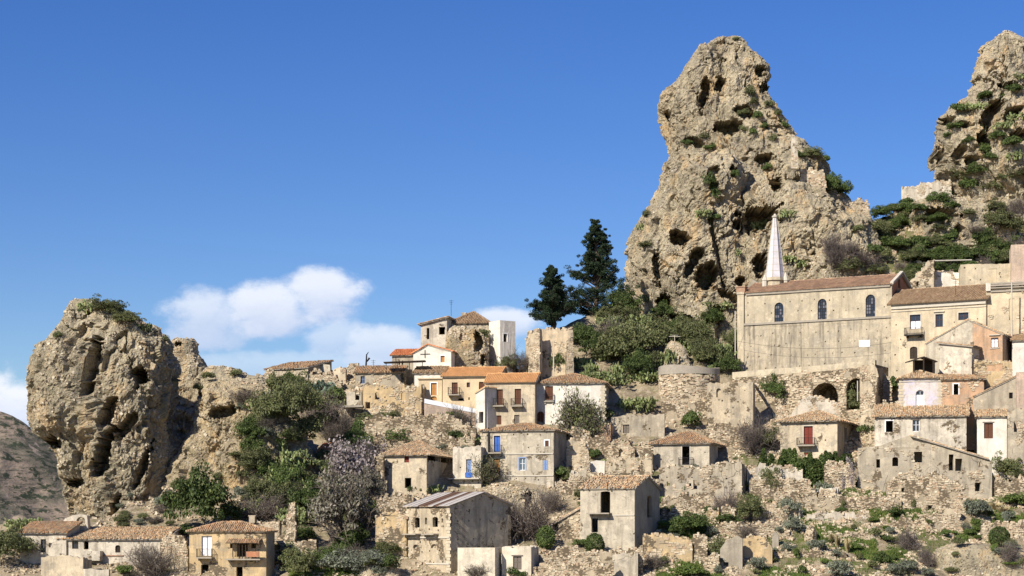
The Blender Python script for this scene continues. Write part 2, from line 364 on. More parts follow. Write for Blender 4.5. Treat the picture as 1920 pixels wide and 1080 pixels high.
# wide valley floor out to the horizon, rising to the road the photographer stands on
gx = np.concatenate([-np.geomspace(9000, 140, 26), np.linspace(-125, 125, 41), np.geomspace(140, 9000, 26)])
gy = np.concatenate([-np.geomspace(9000, 30, 20), np.linspace(-20, 420, 56), np.geomspace(440, 12000, 26)])
def val_z(x, y):
    r = np.hypot(x, np.minimum(y, 0)*0.4+np.maximum(y, 0))
    p = np.stack([x, y, 0*x], -1).reshape(-1, 3)
    return -21+19.2*np.exp(-(r/85)**2)+(0.8*fbm(p/30, 3, 5)).reshape(x.shape)*sst(r, 25, 60)+sst(np.hypot(x, y), 2500, 9000)*-60
GV, GQ = grid_mesh(gx, gy, val_z)
ground = tag(link('ground', mesh_from('ground', GV, [GQ], True), m), kind='structure')

def mtn_z(x, y):
    px = x/y*F+960
    sk = np.interp(px, [-2600, -1500, -700, -300, -120, 0, 40, 80, 130, 200, 420, 900, 1500, 2600], [900, 830, 800, 760, 765, 775, 792, 822, 858, 890, 930, 960, 940, 900])
    zr = (HZ-sk)/F*1500.0
    z = zr-0.5*np.abs(y-1500)*(1+0.15*np.sin(x/90))
    p = np.stack([x, y, 0*x], -1).reshape(-1, 3)
    rid = 1-np.abs(pn(p/120, 2))*2
    n = (13*fbm(p/70, 5, 4)+16*(rid-.6)+3.2*fbm(p/14, 4, 8, .6)+2.5*facets(p/22, 3)).reshape(x.shape)
    return np.maximum(z, -60)+n*sst(1500-y, 10, 160)+n*.25
mx = np.concatenate([np.arange(-1500, -560, 30.0), np.arange(-560, -240, 3.0), np.arange(-240, 800, 25.0)]); my = np.arange(1180, 1700, 4.0)
MV, MQ = grid_mesh(mx, my, mtn_z)
m, t = newmat('mountain_scrub'); P = t.node('ShaderNodeNewGeometry').outputs['Position']
n1 = t.noise(P, .012, 6, .65); n2 = t.noise(t.mapping(P, (1, 1, 2.2)), .09, 6, .7); n4 = t.noise(t.mapping(P, (.25, .25, 3.0)), .16, 4, .6)
c = t.mix(t.ramp(n1, .45, .55), (0.17, 0.15, 0.11), (0.30, 0.235, 0.175)); c = t.mix(t.ramp(n2, .5, .58), c, (0.05, 0.062, 0.04))
c = t.mix(t.math('MULTIPLY', t.ramp(n4, .52, .6), .6), c, (0.08, 0.082, 0.062)); c = t.mix(t.ramp(t.noise(P, .05, 5, .7), .6, .66), c, (0.33, 0.26, 0.205))
finish(t, c, 1, n2, .8, 4, .05)
tag(link('mountain', mesh_from('mountain', MV, [MQ], True), m), kind='structure')

# ---------------------------------------------------------------- crags
CRAG_SURF = []
def crag(name, label, lobes, mat, caves=(), seed=0, amp=1.0, res=0.24, hole=1.0, steep=1.0, clasts=2500, low=1.0, pw=0.75, facet=1.0, strata=1.0, fz=.62):
    """each lobe: (Yc, depth ratio, [(py, xl, xr)...]) becomes a closed stack of displaced rings"""
    mb = MB(); base = None
    for li, (Yc, dr, prof) in enumerate(lobes):
        prof = np.array(sorted(prof), float); zt = (HZ-prof[0, 0])/F*Yc; zb = (HZ-prof[-1, 0])/F*Yc
        nz = int((zt-zb)/res)+2
        pys = np.linspace(prof[0, 0], prof[-1, 0], nz)
        xl = (np.interp(pys, prof[:, 0], prof[:, 1])-960)/F*Yc; xr = (np.interp(pys, prof[:, 0], prof[:, 2])-960)/F*Yc
        zz = (HZ-pys)/F*Yc; wv = (xr-xl)/2; xc = (xr+xl)/2
        wmax = np.interp(pys, prof[:, 0], (prof[:, 2]-prof[:, 1])/2)/F*Yc
        nf = int(np.clip(np.percentile(wv, 70)*3.4/res, 40, 420)); nb = nf//4
        th = np.concatenate([np.linspace(-.15, math.pi+.15, nf, endpoint=False), np.linspace(math.pi+.15, 2*math.pi-.15, nb, endpoint=False)])
        n = len(th); ct = np.cos(th); st = np.sin(th)
        cx = np.sign(ct)*np.abs(ct)**pw; sy = np.sign(st)*np.abs(st)**pw
        X = xc[:, None]+wv[:, None]*cx[None]; Yy = Yc-dr*wv[:, None]*sy[None]; Z = np.repeat(zz[:, None], n, 1)
        p = np.stack([X, Yy, Z], -1).reshape(-1, 3)
        nrm = np.stack([np.repeat(ct[None], nz, 0), -np.repeat(st[None], nz, 0), np.zeros((nz, n))+0.12], -1).reshape(-1, 3)
        k = np.repeat(np.clip(wv/5.0, 0.06, 1.0)[:, None], n, 1).ravel()
        s = seed*13+li*5
        ps = p*np.array([1, 1, 0.45])
        d = -.25+1.9*low*fbm(p/10.0, 3, s)+.34*strata*pn(np.stack([p[:, 0]*.10, p[:, 1]*.10, (p[:, 2]+.35*p[:, 0]+fbm(p/4., 2, s+80)*.8)/1.15], 1), s+81)+0.62*fbm(ps/3.8, 4, s+20, .5)
        q = p*np.array([1, 1, .33])/6.0+0.3*np.stack([fbm(p/2.5, 3, s+2)]*3, 1)
        crack = 1-np.abs(pn(q, s+31))*3.2
        d -= 1.15*steep*sst(crack, 0.72, 1.0)*sst(pn(p/8.0, s+33), -.25, .2)
        # broken faces: tilted flat cells, two sizes, leaning with the bedding
        wq = np.stack([fbm(p/2.2, 3, s+41), fbm(p/2.2, 3, s+42), fbm(p/2.2, 3, s+43)], 1)
        d += 1.25*facets((p*np.array([1, 1, fz])+wq*.9)/4.6, s % 23)*facet+0.40*facets((p*np.array([1, 1, .75])+wq*.7)/1.9, s % 17)*facet+.12*facets((p+wq*.3)/.8, s % 19)
        wl = worley(p/1.7+.45*np.stack([fbm(p/0.9, 2, s+5)]*3, 1), s+3)
        d -= 0.8*hole*sst(0.34-wl, 0, .14)*sst(pn(p/6.0, s+6), .1, .3)
        d += 0.17*fbm(p/0.95, 4, s+40, .7)
        p = p+nrm*(d*k*amp)[:, None]
        p[:, 2] += (0.5*fbm(p/2.2, 2, s+60)*k*amp)
        fr = p[:, 1] < Yc
        ppx = p[:, 0]/p[:, 1]*F+960; ppy = HZ-p[:, 2]/p[:, 1]*F
        wobx = fbm(p/2.0, 4, s+70, .65)*0.5+facets(p/1.5, 5)*.25; carve = np.zeros(len(p))
        for (cx0, cy0, rx, ry, dep, *rot) in caves:
            a = R(rot[0]) if rot else 0.0
            dx = (ppx-cx0); dyv = (ppy-cy0); ex = (dx*math.cos(a)+dyv*math.sin(a))/rx; ey = (-dx*math.sin(a)+dyv*math.cos(a))/ry
            e = np.sqrt(ex*ex+np.where(ey > 0, ey*0.85, ey)**2)+wobx
            cv = 1.45*dep*np.where(ey > 0, sst(1.25-e, 0, .7), sst(1.12-e, 0, .16))
            carve = np.maximum(carve, cv)
        p[:, 1] += carve*fr
        P3 = p.reshape(nz, n, 3)
        i = np.arange(nz-1)[:, None]*n; j = np.arange(n)[None]; j1 = (j+1) % n
        Q = np.stack([i+j, i+n+j, i+n+j1, i+j1], -1).reshape(-1, 4)
        top = P3[0].mean(0)+np.array([0, 0, .1]); jj = np.arange(n)
        T = np.stack([jj, (jj+1) % n, np.full(n, nz*n)], 1)
        mb.add(np.concatenate([p, [top]]), Q, T)
        b = np.array([xc[-1], Yc, zb]); base = b if base is None else base
    V = np.concatenate(mb.v); CRAG_SURF.append((V, np.concatenate(mb.q)))
    o = mb.build(name, mat, None, base, False)
    # clasts of the conglomerate standing out of its face
    g = np.random.default_rng(seed+900); V0, Q0 = CRAG_SURF[-1]; k_ = Q0[g.integers(0, len(Q0), clasts*2)]
    A0 = V0[k_[:, 0]]; e1_ = V0[k_[:, 1]]-A0; e2_ = V0[k_[:, 3]]-A0; nn = np.cross(e1_, e2_); ar = np.linalg.norm(nn, axis=1); ok = (ar > 1e-4) & (fbm(A0/3.0, 3, seed+4) > -.12); A0, nn, e1_, ar = A0[ok][:clasts], nn[ok][:clasts], e1_[ok][:clasts], ar[ok][:clasts]
    nn = nn/ar[:, None]; e1_ = e1_/(np.linalg.norm(e1_, axis=1)[:, None]+1e-9); u_ = np.cross(nn, e1_); n_ = len(A0); a_ = g.uniform(0, 6.28, n_)[:, None]
    t1 = np.cos(a_)*e1_+np.sin(a_)*u_; t2 = -np.sin(a_)*e1_+np.cos(a_)*u_; s_ = .045+.13*g.random(n_)**2.5; cm = MB()
    stones_mesh(cm, A0, t1, t2, nn, np.stack([s_*g.uniform(.9, 1.5, n_), s_, s_*.7], 1), g, .3)
    tag(cm.build('clasts', CLAST, o, base), kind='stuff')
    return tag(o, label, 'rock')

crag('rock_crag', 'tall boulder crag at the far left with a square dark hole and scrubby top',
     [(256, 0.95, [(562, 138, 172), (570, 130, 196), (585, 122, 236), (605, 112, 276), (625, 102, 304), (645, 92, 320), (680, 74, 322), (720, 61, 322), (760, 53, 320), (785, 54, 318), (806, 64, 317), (830, 96, 316), (860, 112, 314), (900, 122, 310), (940, 136, 304), (985, 152, 300), (1040, 160, 310), (1100, 155, 315)])],
     M_rock, [(260, 702, 13, 17, 5), (162, 728, 7, 12, 2.5, 20), (203, 775, 11, 26, 2.6, 25), (194, 845, 11, 42, 3.4, 18), (140, 905, 14, 8, 2.2, -20), (235, 800, 9, 28, 2.4, 35), (268, 870, 8, 40, 2.6, 20), (215, 960, 6, 34, 2.2, 15), (182, 650, 5, 40, 2.0, -5), (100, 830, 12, 8, 2.4), (172, 690, 5, 44, 2.2, 4)], seed=1, res=0.19, amp=.95, hole=.4, clasts=3500, low=.5, pw=.6, strata=.25, fz=.4, facet=.8)
crag('rock_outcrop', 'small rough rock tower peeping out right behind the tall boulder crag',
     [(275, 0.8, [(636, 330, 366), (645, 322, 374), (665, 316, 374), (690, 312, 388), (720, 306, 392), (760, 300, 402), (830, 290, 420), (920, 290, 430)])], M_rock2, [(335, 645, 6, 4, 1.5)], seed=2, res=.24, amp=.7)
crag('rock_outcrop', 'broad rounded brown rock slope just right of the tall boulder crag',
     [(257.5, 0.6, [(712, 388, 425), (722, 374, 462), (735, 366, 500), (760, 360, 530), (800, 358, 560), (850, 346, 590), (880, 328, 600), (910, 308, 610), (950, 286, 620), (1000, 270, 630), (1060, 266, 640)]),
      (254.5, .5, [(762, 448, 500), (772, 430, 530), (800, 410, 560), (850, 392, 585), (920, 350, 610), (1000, 320, 620), (1060, 310, 625)])], M_rock3, [(418, 772, 22, 8, 2.4, -10), (372, 740, 9, 5, 1)], clasts=2500, seed=3, res=.22, amp=.85, hole=.5, steep=.6)
crag('rock_outcrop', 'low stony ridge knoll on the skyline between the boulder crag and the ruined village edge',
     [(272, 0.6, [(688, 392, 424), (694, 384, 446), (704, 378, 470), (716, 372, 500), (735, 366, 520), (790, 360, 530)])], M_rock2, [], seed=4, res=.3, amp=.55)
crag('rock_crag', 'huge pointed rock crag with caves towering above the church and pines',
     [(322, 0.62, [(70, 1344, 1391), (80, 1332, 1404), (95, 1322, 1415), (120, 1298, 1435), (150, 1274, 1441), (180, 1248, 1445), (200, 1240, 1455), (230, 1242, 1471), (260, 1247, 1493), (290, 1248, 1515), (300, 1247, 1527), (320, 1236, 1547), (350, 1232, 1560), (380, 1222, 1588), (400, 1212, 1606), (430, 1192, 1632), (460, 1176, 1650), (500, 1166, 1668), (540, 1166, 1684), (580, 1176, 1700), (620, 1190, 1710), (660, 1200, 1716), (720, 1205, 1716)]),
      (319, 0.7, [(83, 1312, 1324), (92, 1306, 1330), (110, 1294, 1334), (130, 1278, 1340), (160, 1262, 1342), (190, 1250, 1340), (220, 1250, 1336), (260, 1256, 1330), (320, 1262, 1325)]),
      (312, 0.8, [(300, 1262, 1400), (330, 1240, 1410), (380, 1226, 1400), (430, 1204, 1392), (480, 1194, 1400), (540, 1200, 1420), (600, 1215, 1440), (680, 1220, 1450)]),
      (311, 0.7, [(345, 1420, 1520), (370, 1398, 1560), (420, 1380, 1596), (470, 1372, 1620), (530, 1370, 1640), (600, 1370, 1650), (680, 1370, 1660)])],
     M_rock2, [(1322, 172, 10, 27, 3.5, 12), (1349, 157, 9, 14, 3, 10), (1366, 238, 22, 13, 3.5, -12), (1397, 207, 17, 9, 2.5, 10), (1436, 297, 17, 8, 2.6, -5), (1375, 318, 6, 14, 2.2), (1455, 344, 15, 9, 3.5, -20), (1418, 408, 38, 22, 6, -22), (1277, 443, 18, 11, 4, 25), (1300, 492, 12, 27, 3.6, 28), (1325, 512, 19, 24, 5, 5), (1246, 570, 11, 17, 4), (1296, 606, 33, 12, 3.8, 20), (1428, 492, 16, 17, 4), (1340, 335, 10, 22, 1.4), (1253, 215, 5, 13, 2.5, -15), (1425, 130, 9, 8, 2.4), (1432, 162, 9, 10, 2.4), (1345, 585, 10, 14, 2), (1232, 500, 6, 28, 2.2, -10), (1368, 555, 20, 6, 2.5, 30), (1388, 528, 7, 9, 2.5), (1345, 470, 5, 70, 1.6, -12), (1296, 262, 11, 6, 1.6), (1310, 270, 9, 6, 2)], seed=5, res=0.2, amp=.9, facet=.75, hole=.35, clasts=5000, low=.65)
crag('rock_crag', 'right hand overgrown rock pinnacle cut off by the edge of the picture',
     [(334, 0.6, [(60, 1880, 1898), (70, 1866, 1910), (80, 1850, 1926), (100, 1842, 1950), (130, 1832, 1975), (160, 1818, 1995), (190, 1803, 2015), (215, 1780, 2040), (228, 1758, 2060), (260, 1754, 2075), (300, 1756, 2090), (330, 1752, 2100), (345, 1776, 2110), (380, 1790, 2120), (430, 1780, 2130), (480, 1776, 2140), (540, 1776, 2140)])],
     M_rock2, [(1762, 294, 10, 13, 5), (1862, 212, 14, 26, 4.5, 25), (1846, 262, 12, 16, 4), (1800, 285, 14, 9, 2.5, -20), (1900, 210, 18, 9, 3, -20), (1910, 255, 22, 9, 3, -15), (1782, 228, 10, 7, 2), (1808, 232, 14, 6, 2.2), (1822, 300, 10, 8, 3), (1890, 160, 20, 5, 2)], seed=6, res=0.22, amp=.95, hole=.5, clasts=2500, low=.7)
crag('rock_outcrop', 'overgrown rock step with a shadowed overhang below the white ruin on the right hill',
     [(322, 0.55, [(372, 1740, 1800), (382, 1722, 1840), (400, 1715, 1880), (440, 1706, 1900), (480, 1700, 1910), (540, 1700, 1920)])], M_rock2, [(1762, 402, 32, 12, 4.5, 5), (1793, 438, 9, 13, 3, 30)], seed=7, res=.25, amp=.7)
crag('rock_outcrop', 'slim rock stump with a little antenna on its tip below the great crag',
     [(284, 0.9, [(641, 1258, 1270), (648, 1251, 1279), (660, 1247, 1286), (680, 1242, 1292), (700, 1236, 1302), (730, 1228, 1312), (770, 1222, 1318), (830, 1222, 1320)])], M_rock3, [], seed=8, res=.2, amp=.4, hole=.5, facet=.6)
crag('rock_outcrop', 'dark lumpy rock holding up the hilltop house beside the white cube',
     [(281, 0.7, [(613, 848, 872), (618, 840, 895), (630, 836, 908), (650, 834, 916), (670, 838, 920), (690, 838, 924), (730, 830, 930)])], M_rock3, [(868, 632, 6, 7, 2), (898, 640, 9, 20, 2), (905, 675, 7, 12, 2)], seed=9, res=.17, amp=.5)
crag('rock_outcrop', 'grey boulder hump at the foot of the great crag among dark shrubs behind the church',
     [(304, .8, [(455, 1560, 1600), (465, 1535, 1640), (490, 1520, 1665), (530, 1515, 1680), (580, 1515, 1680)])], M_rock2, [], seed=10, res=.25, amp=.6)
crag('rock_outcrop', 'pale overhanging rock lump under the road below the blue balcony house',
     [(247, .6, [(915, 930, 990), (925, 912, 1030), (945, 900, 1050), (980, 890, 1060), (1020, 890, 1060)])], M_rock2, [(990, 935, 8, 14, 1.5)], seed=11, res=.2, amp=.5)
crag('rock_outcrop', 'rounded yellowish boulder at the bottom edge left of the tall metal roofed house',
     [(226.5, .8, [(1054, 690, 720), (1060, 680, 738), (1072, 672, 748), (1090, 668, 752), (1120, 665, 755)])], M_rock2, [], seed=12, res=.15, amp=.3)
# smooth bare bank at the lower right corner
crag('rock_outcrop', 'smooth pale yellow earth bank in the lower right corner',
     [(229, .5, [(1020, 1780, 1860), (1030, 1755, 1960), (1050, 1748, 2010), (1080, 1745, 2020), (1130, 1745, 2020)])], M_rock2, [], seed=13, res=.2, amp=.25, hole=.1, steep=.1, clasts=300, facet=.25)

# surface that plants and stones are set down on
def make_bvh():
    vs, fs, o = [], [], 0
    for V, Q in [(HV, HQ)]+CRAG_SURF:
        vs.append(V); fs.append(Q+o); o += len(V)
    return BVHTree.FromPolygons(np.concatenate(vs).tolist(), np.concatenate(fs).tolist())
BVH = make_bvh()
def hit(px, py):
    d = Vector(((px-960)/F, 1.0, (HZ-py)/F)).normalized()
    loc, nrm, i, dist = BVH.ray_cast(Vector((0, 0, 0)), d, 2000)
    return (np.array(loc), np.array(nrm)) if loc is not None else (None, None)
# ---------------------------------------------------------------- building materials
P_cream = plaster('plaster_cream', (0.57, 0.475, 0.33), 0.5, 0.2)
P_yellow = plaster('plaster_pale_yellow', (0.66, 0.52, 0.33), 0.12, -0.3)
P_white = plaster('plaster_white', (0.76, 0.70, 0.59), 0.22, -0.05)
P_whitew = plaster('plaster_weathered_white', (0.60, 0.53, 0.415), 0.5, 0.3)
P_grey = plaster('plaster_grey', (0.42, 0.36, 0.265), 0.5, 0.25)
P_greylt = plaster('plaster_light_grey', (0.51, 0.445, 0.335), 0.6, 0.25, crack=.35)
P_cement = plaster('plaster_cement_grey', (0.36, 0.315, 0.24), 0.45, 0.15, crack=.5)
P_church = plaster('plaster_church', (0.53, 0.45, 0.315), 0.42, 0.0)
P_church2 = plaster('plaster_church_streaked', (0.47, 0.40, 0.285), 0.9, 0.1)
P_palace = plaster('plaster_palace', (0.60, 0.50, 0.34), 0.3, 0.12)
P_orange = plaster('plaster_orange', (0.52, 0.33, 0.20), 0.45, 0.22)
P_pink = plaster('plaster_pink', (0.57, 0.43, 0.32), 0.4, 0.1)
P_lilac = plaster('plaster_lilac', (0.62, 0.56, 0.52), 0.25, 0.1, patch=(0.55, 0.51, 0.58))
P_ruin = plaster('plaster_ruined', (0.52, 0.43, 0.295), 0.5, 0.55)
P_ruing = plaster('plaster_ruined_grey', (0.45, 0.385, 0.28), 0.6, 0.4, crack=.6)
P_stone = plaster('mortar_between_stones', (0.44, 0.36, 0.245), 0.4, 0.8)
P_ochre = plaster('plaster_ochre', (0.54, 0.40, 0.22), 0.45, 0.45)
P_brick = plaster('brick_red_wall', (0.42, 0.19, 0.10), 0.35, 0.1)
STONES = island_mat('field_stones', [(0.33, 0.26, 0.17), (0.45, 0.37, 0.25), (0.53, 0.445, 0.315), (0.40, 0.32, 0.21), (0.60, 0.52, 0.385), (0.47, 0.385, 0.265), (0.42, 0.29, 0.185), (0.55, 0.465, 0.335)], .95, .3, 1.0)
T_old = island_mat('tiles_old_clay', [(0.360, 0.198, 0.102), (0.480, 0.318, 0.180), (0.264, 0.174, 0.108), (0.552, 0.402, 0.246), (0.432, 0.228, 0.108), (0.396, 0.318, 0.216)], .9, .3, 2.0, dirt=(0.228, 0.198, 0.144), dirtamt=.75)
T_oldlt = island_mat('tiles_old_yellowed', [(0.552, 0.348, 0.180), (0.648, 0.480, 0.294), (0.384, 0.252, 0.144), (0.696, 0.552, 0.360), (0.504, 0.276, 0.132), (0.432, 0.348, 0.228), (0.264, 0.192, 0.120)], .9, .25, 2.0, dirt=(0.288, 0.240, 0.168), dirtamt=.65)
T_new = island_mat('tiles_new_orange', [(0.60, 0.33, 0.145), (0.66, 0.39, 0.18), (0.56, 0.30, 0.13)], .85, .12, 1.0)
T_red = island_mat('tiles_red', [(0.52, 0.195, 0.085), (0.60, 0.25, 0.11), (0.44, 0.155, 0.07)], .85, .2, 1.0)
T_brown = island_mat('tiles_brown', [(0.312, 0.204, 0.120), (0.384, 0.264, 0.156), (0.264, 0.174, 0.102), (0.432, 0.312, 0.192)], .9, .2, 1.5)
T_ch = island_mat('tiles_church', [(0.372, 0.228, 0.144), (0.432, 0.282, 0.180), (0.300, 0.186, 0.120)], .9, .25, .8, dirt=(0.204, 0.156, 0.120))
W_brown = simple('wood_brown', (0.115, 0.05, 0.028), .7, .25, 4)
W_red = simple('wood_dark_red', (0.17, 0.035, 0.022), .6, .2, 4)
W_orange = simple('wood_orange', (0.45, 0.22, 0.07), .6, .15, 4)
W_blue = simple('paint_blue', (0.05, 0.13, 0.42), .5, .15, 4)
W_blue2 = simple('paint_faded_blue', (0.19, 0.27, 0.45), .6, .2, 4)
W_white = simple('paint_white', (0.78, 0.78, 0.78), .5, .05, 4)
W_grey = simple('wood_weathered_grey', (0.16, 0.135, 0.11), .8, .3, 5)
W_dark = simple('wood_dark', (0.045, 0.033, 0.025), .8, .3, 5)
IRON = simple('iron_dark', (0.022, 0.02, 0.02), .6, .2, 5)
CONC = simple('concrete_pale', (0.50, 0.455, 0.37), .9, .2, 2)
CONCD = simple('concrete_worn', (0.33, 0.29, 0.23), .95, .3, 2)
GLASS = simple('window_glass_dark', (0.025, 0.03, 0.04), .12, .2, 3, spec=.6)
GLASSB = simple('window_glass_blueish', (0.09, 0.14, 0.17), .12, .3, 3, spec=.6)
CURT = simple('curtain_white', (0.8, 0.8, 0.82), .8, .05, 3)
QUOIN = simple('quoin_stone', (0.50, 0.43, 0.31), .95, .35, 2.5)
METAL_W = simple('sheet_metal_pale', (0.43, 0.39, 0.345), .75, .25, 1.2)
METAL_R = simple('sheet_metal_rusty', (0.13, 0.075, 0.05), .85, .4, 2)
SPIRE = simple('spire_cladding', (0.55, 0.52, 0.53), .9, .28, 1.4)
BRICK = island_mat('brick_trim', [(0.30, 0.18, 0.115), (0.36, 0.23, 0.15), (0.25, 0.15, 0.095)], .9, .2, 3)
Z = np.array([0, 0, 1.0])

# ---------------------------------------------------------------- builders
class Fac:
    """a vertical wall face: origin, direction along it, outward normal; uv() maps picture points onto it"""
    def __init__(s, O, e, n): s.O = np.asarray(O, float); s.e = np.asarray(e, float); s.n = np.asarray(n, float)
    def uv(s, px, py):
        k = (px-960)/F; Y = s.O[:2]@s.n[:2]/(k*s.n[0]+s.n[1])
        return (np.array([k*Y, Y])-s.O[:2])@s.e[:2], (HZ-py)/F*Y
    def at(s, a, z, d=0.0): return np.array([*(s.O[:2]+s.e[:2]*a), z])+s.n*d
    def box(s, mb, a0, a1, z0, z1, d0, d1):
        mb.box(s.at(a0, z0, d0), s.e*(a1-a0), Z*(z1-z0), s.n*(d1-d0))
def facing(px, Y, yaw):
    c, sn = math.cos(R(yaw)), math.sin(R(yaw)); e = np.array([c, sn, 0.0]); n = np.array([sn, -c, 0.0])
    return Fac([(px-960)/F*Y, Y, 0], e, n)

def tri(outline, holes, pts=()):
    vs = [Vector(p) for p in outline]; faces = [list(range(len(outline)))]
    for h in holes: faces.append(list(range(len(vs), len(vs)+len(h)))); vs += [Vector(p) for p in h]
    vs += [Vector(p) for p in pts]
    ov, oe, of, _, _, orig = delaunay_2d_cdt(vs, [], faces, 1, 1e-4)
    T = [f for f, o in zip(of, orig) if not any(k > 0 for k in o) and 0 in o]
    return np.array([[v.x, v.y] for v in ov]), [tuple(f) for f in T if len(f) == 3]
def rag(pts, amt, step=0.35, seed=0):
    """break a straight edge list into small uneven steps"""
    g = np.random.default_rng(seed); out = []
    for (a, b) in zip(pts[:-1], pts[1:]):
        a = np.asarray(a, float); b = np.asarray(b, float); n = max(1, int(np.linalg.norm(b-a)/step))
        for i in range(n):
            q = a+(b-a)*i/n
            out.append((q[0]+(g.normal()*amt*.25 if i else 0), q[1]+(g.normal()*amt if i or amt > .1 else 0)))
    out.append(tuple(pts[-1])); return out
def panel(mb, fc, outline, holes=(), thick=0.45, rough=0.06, seed=0, grid=0.7):
    """thick wall; holes = [(polygon, depth or None)], None goes right through"""
    ol = np.array(outline, float); th = [list(h) for h, d in holes if d is None]; al = [list(h) for h, d in holes]
    x0, x1, y0, y1 = ol[:, 0].min(), ol[:, 0].max(), ol[:, 1].min(), ol[:, 1].max()
    gx_ = np.arange(x0+grid*.5, x1, grid); gy_ = np.arange(y0+grid*.5, y1, grid); pts = []
    if len(gx_) and len(gy_):
        G = np.stack(np.meshgrid(gx_, gy_), -1).reshape(-1, 2)+np.random.default_rng(seed).uniform(-.3, .3, (len(gx_)*len(gy_), 2))*grid
        ok = inpoly(G[:, 0], G[:, 1], ol)
        for h in al: ok &= ~inpoly(G[:, 0], G[:, 1], h)
        pts = G[ok]
    def disp(q): return np.array([fc.at(a, z) for a, z in q]), fc.n
    def rel(P3): return (fbm(P3/1.7, 3, seed+5)*rough)[:, None]
    def face(hs, off):
        q, T = tri(outline, hs, pts); P3 = np.array([fc.at(a, z) for a, z in q])
        mb.add(P3+fc.n*(rel(P3)+off), None, T)
    face(al, 0.0); face(th, -thick)
    def strip(poly, d0, d1, cap=False):
        P3 = np.array([fc.at(a, z) for a, z in poly]); r = rel(P3); n = len(P3)
        A = P3+fc.n*(r+d0); B = P3+fc.n*(r+d1); k = np.arange(n); k1 = (k+1) % n
        mb.add(np.concatenate([A, B]), np.stack([k, k1, k1+n, k+n], 1))
        if cap:
            q, T = tri(poly, []); mb.add(np.array([fc.at(a, z) for a, z in q])+fc.n*d1, None, T)
    strip(outline, 0, -thick)
    for h, d in holes: strip(h, 0, -thick if d is None else -d, d is not None)
def stone_face(mb, fc, outline, holes=(), seed=0, cover=0.9, sz=0.25, proud=0.08, where=None):
    """coursed rubble stones standing proud of a wall face"""
    g = np.random.default_rng(seed+100); ol = np.array(outline, float)
    x0, x1, y0, y1 = ol[:, 0].min(), ol[:, 0].max(), ol[:, 1].min(), ol[:, 1].max(); L = []
    y = y0
    while y < y1:
        h = sz*g.uniform(.5, .95); x = x0+g.uniform(0, .3)
        while x < x1:
            wd = sz*g.uniform(.7, 1.9)
            L.append((x+wd/2, y+h/2+g.normal()*.03, wd*.5, h*.5)); x += wd+.02
        y += h+.015
    L = np.array(L); ok = inpoly(L[:, 0], L[:, 1], ol) & (g.random(len(L)) < cover)
    for h in holes:
        h = np.array(h); ok &= ~((L[:, 0]+L[:, 2]*.7 > h[:, 0].min()) & (L[:, 0]-L[:, 2]*.7 < h[:, 0].max()) & (L[:, 1]+L[:, 3]*.5 > h[:, 1].min()) & (L[:, 1]-L[:, 3]*.5 < h[:, 1].max()))
    if where is not None:
        P3 = np.array([fc.at(a, z) for a, z in L[:, :2]]); ok &= fbm(P3/1.6, 3, seed+3) > where
    L = L[ok]; n = len(L)
    if not n: return
    C = np.array([fc.at(a, z) for a, z in L[:, :2]])+fc.n*(g.uniform(-.5, .6, n)*proud)[:, None]
    an = g.normal(size=n)*.08; A = np.cos(an)[:, None]*fc.e+np.sin(an)[:, None]*Z; Bv = -np.sin(an)[:, None]*fc.e+np.cos(an)[:, None]*Z
    stones_mesh(mb, C, A, Bv, np.repeat(fc.n[None], n, 0), np.stack([L[:, 2], L[:, 3], np.full(n, proud)], 1), g)

